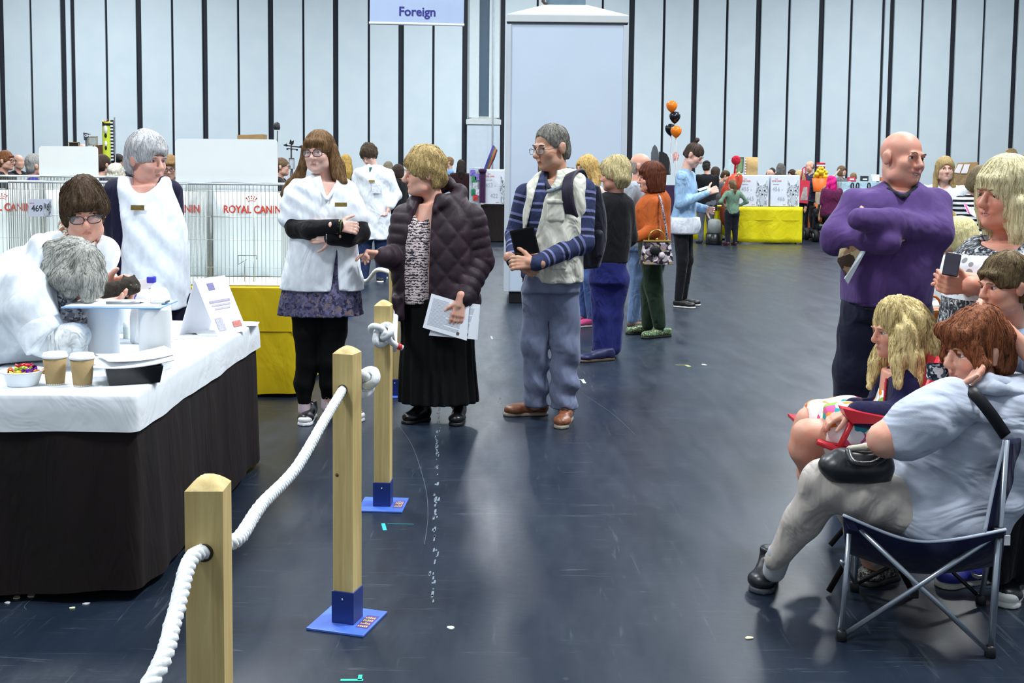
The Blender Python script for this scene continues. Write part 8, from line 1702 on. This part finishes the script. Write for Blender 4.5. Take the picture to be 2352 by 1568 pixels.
for k, x in enumerate((1958, 1970, 1996)):
    q = P3(x, 420, 24.15); tt = thing('cat_harness', (q.x, 24.15, q.z-.42), '%s black looped harness hanging on the pale blue stall front' % ('leftmost', 'middle', 'rightmost')[k], 'harness', 'harnesses on the blue stall'); MB().tube([(.03*math.cos(a_), 0, .35+.07*math.sin(a_)) for a_ in [2*math.pi*i/14 for i in range(15)]], .014, 6).build('loop', M('harness_black', '#1a1a20', .6), tt); MB().tube([(0, 0, .28), (.01, 0, 0)], .014, 6).build('lead', M('harness_black'), tt)
# mobility scooter
SD = GND(1890, 556).y; bx_ = P3(1905, 540, SD); t = thing('mobility_scooter', (bx_.x, SD+.3, 0), 'dark mobility scooter under the pink-haired woman', 'scooter'); dkp = M('scooter_black', '#16171c', .35, .5); 
for x, y in ((-.28, -.22), (.28, -.22), (-.28, .5), (.28, .5)):
    MB().lathe([(.05, -.05), (.12, -.05), (.135, -.03), (.135, .03), (.12, .05), (.05, .05)], 18, mt=Matrix.Translation((x, y, .135)) @ Matrix.Rotation(math.pi/2, 4, 'Y')).build('wheel', M('tyre', '#1c1c1e', .7), t); MB().lathe([(.05, -.055), (.055, .055)], 12, mt=Matrix.Translation((x, y, .135)) @ Matrix.Rotation(math.pi/2, 4, 'Y')).build('hub', M('hub_grey', '#8a8f94', .4), t)
MB().bbox((-.25, -.35, .16), (.25, .75, .26), .04).build('chassis', dkp, t); MB().bbox((-.24, -.30, .24), (.24, .2, .42), .06).build('battery_cowl', dkp, t); MB().bbox((-.25, -.2, .52), (.25, .25, .62), .04).build('seat', M('seat_vinyl', '#2a2c32', .5), t); MB().bbox((-.24, -.28, .60), (.24, -.2, .92), .04).build('seat_back', M('seat_vinyl'), t); MB().tube([(0, 0, .4), (0, 0, .54)], .04, 10).build('seat_post', dkp, t)
MB().tube([(-.24, -.36, .36), (0, -.40, .38), (.24, -.36, .36)], .02, 8).build('bumper', M('bumper_green', '#7c9a80', .5), t); MB().tube([(0, .6, .3), (0, .55, .85)], .03, 8).build('tiller', dkp, t); MB().tube([(-.25, .53, .85), (.25, .53, .85)], .02, 8).build('handlebar', dkp, t)
for sx in (-1, 1): MB().bbox((sx*.3-.03, -.2, .72), (sx*.3+.03, .15, .77), .02).build('armrest', dkp, t)
p = P3(1888, 455, SD-.05); t = thing('canvas_bag', p, 'cream shoulder bag slung across the plum top', 'bag'); MB().grid(lambda u, v_: (.14*math.cos(6.28*u), .06*math.sin(6.28*u), (v_-.5)*.26), 16, 5, True, True).build('bag', cloth('bag_cream', '#a89c8c'), t); MB().tube([(-.05, 0, .12), (.15, -.02, .35), (.36, .0, .62)], .016, 6).build('strap', MATS['bag_cream'], t)
# orange handbag and bag straps on the floor group, right
p = P3(2142, 738, 6.4); t = thing('orange_tote', p, 'orange leather tote behind the girl on the red chair', 'bag'); MB().bbox((-.08, -.08, -.16), (.09, .08, .08), .02).build('bag', M('tan_orange', '#c4702a', .45), t); MB().tube([(.05*math.cos(a_), 0, .06+.09*math.sin(a_)) for a_ in [math.pi*i/10 for i in range(11)]], .008, 6).build('handle', M('tan_orange'), t); MB().lathe([(.012, 0), (.012, .01)], 10, mt=Matrix.Translation((0, -.062, .03)) @ Matrix.Rotation(math.pi/2, 4, 'X')).build('clasp', M('bag_gold'), t)
p = P3(2238, 490, 9.3); t = thing('leaflet', p, 'white leaflet in the hands of the striped-top woman', 'paper'); t.rotation_euler = (.6, .5, .2); MB().bbox((-.1, -.07, -.002), (.1, .07, .002), .001).build('page', M('page_white'), t); MB().bbox((-.1, -.07, .002), (-.07, .07, .004), .0005).build('spine', M('leaf_pink', '#c8508c', .6), t)

for D_, px_, lb in ((7.0, 2172, 'folding stool under the woman with the white cardigan'), (6.2, 2222, 'folding stool under the pale blonde person')):
    x_ = P3(px_, 600, D_).x; t = thing('folding_stool', (x_, D_, 0), lb, 'stool', 'folding stools'); MB().bbox((-.19, -.17, .385), (.19, .17, .405), .006).build('seat', nav, t)
    for sy in (-.15, .15):
        for sx in (-1, 1): MB().tube([(sx*.18, sy, .004), (-sx*.17, sy, .385)], .011, 8).build('leg', alu, t)
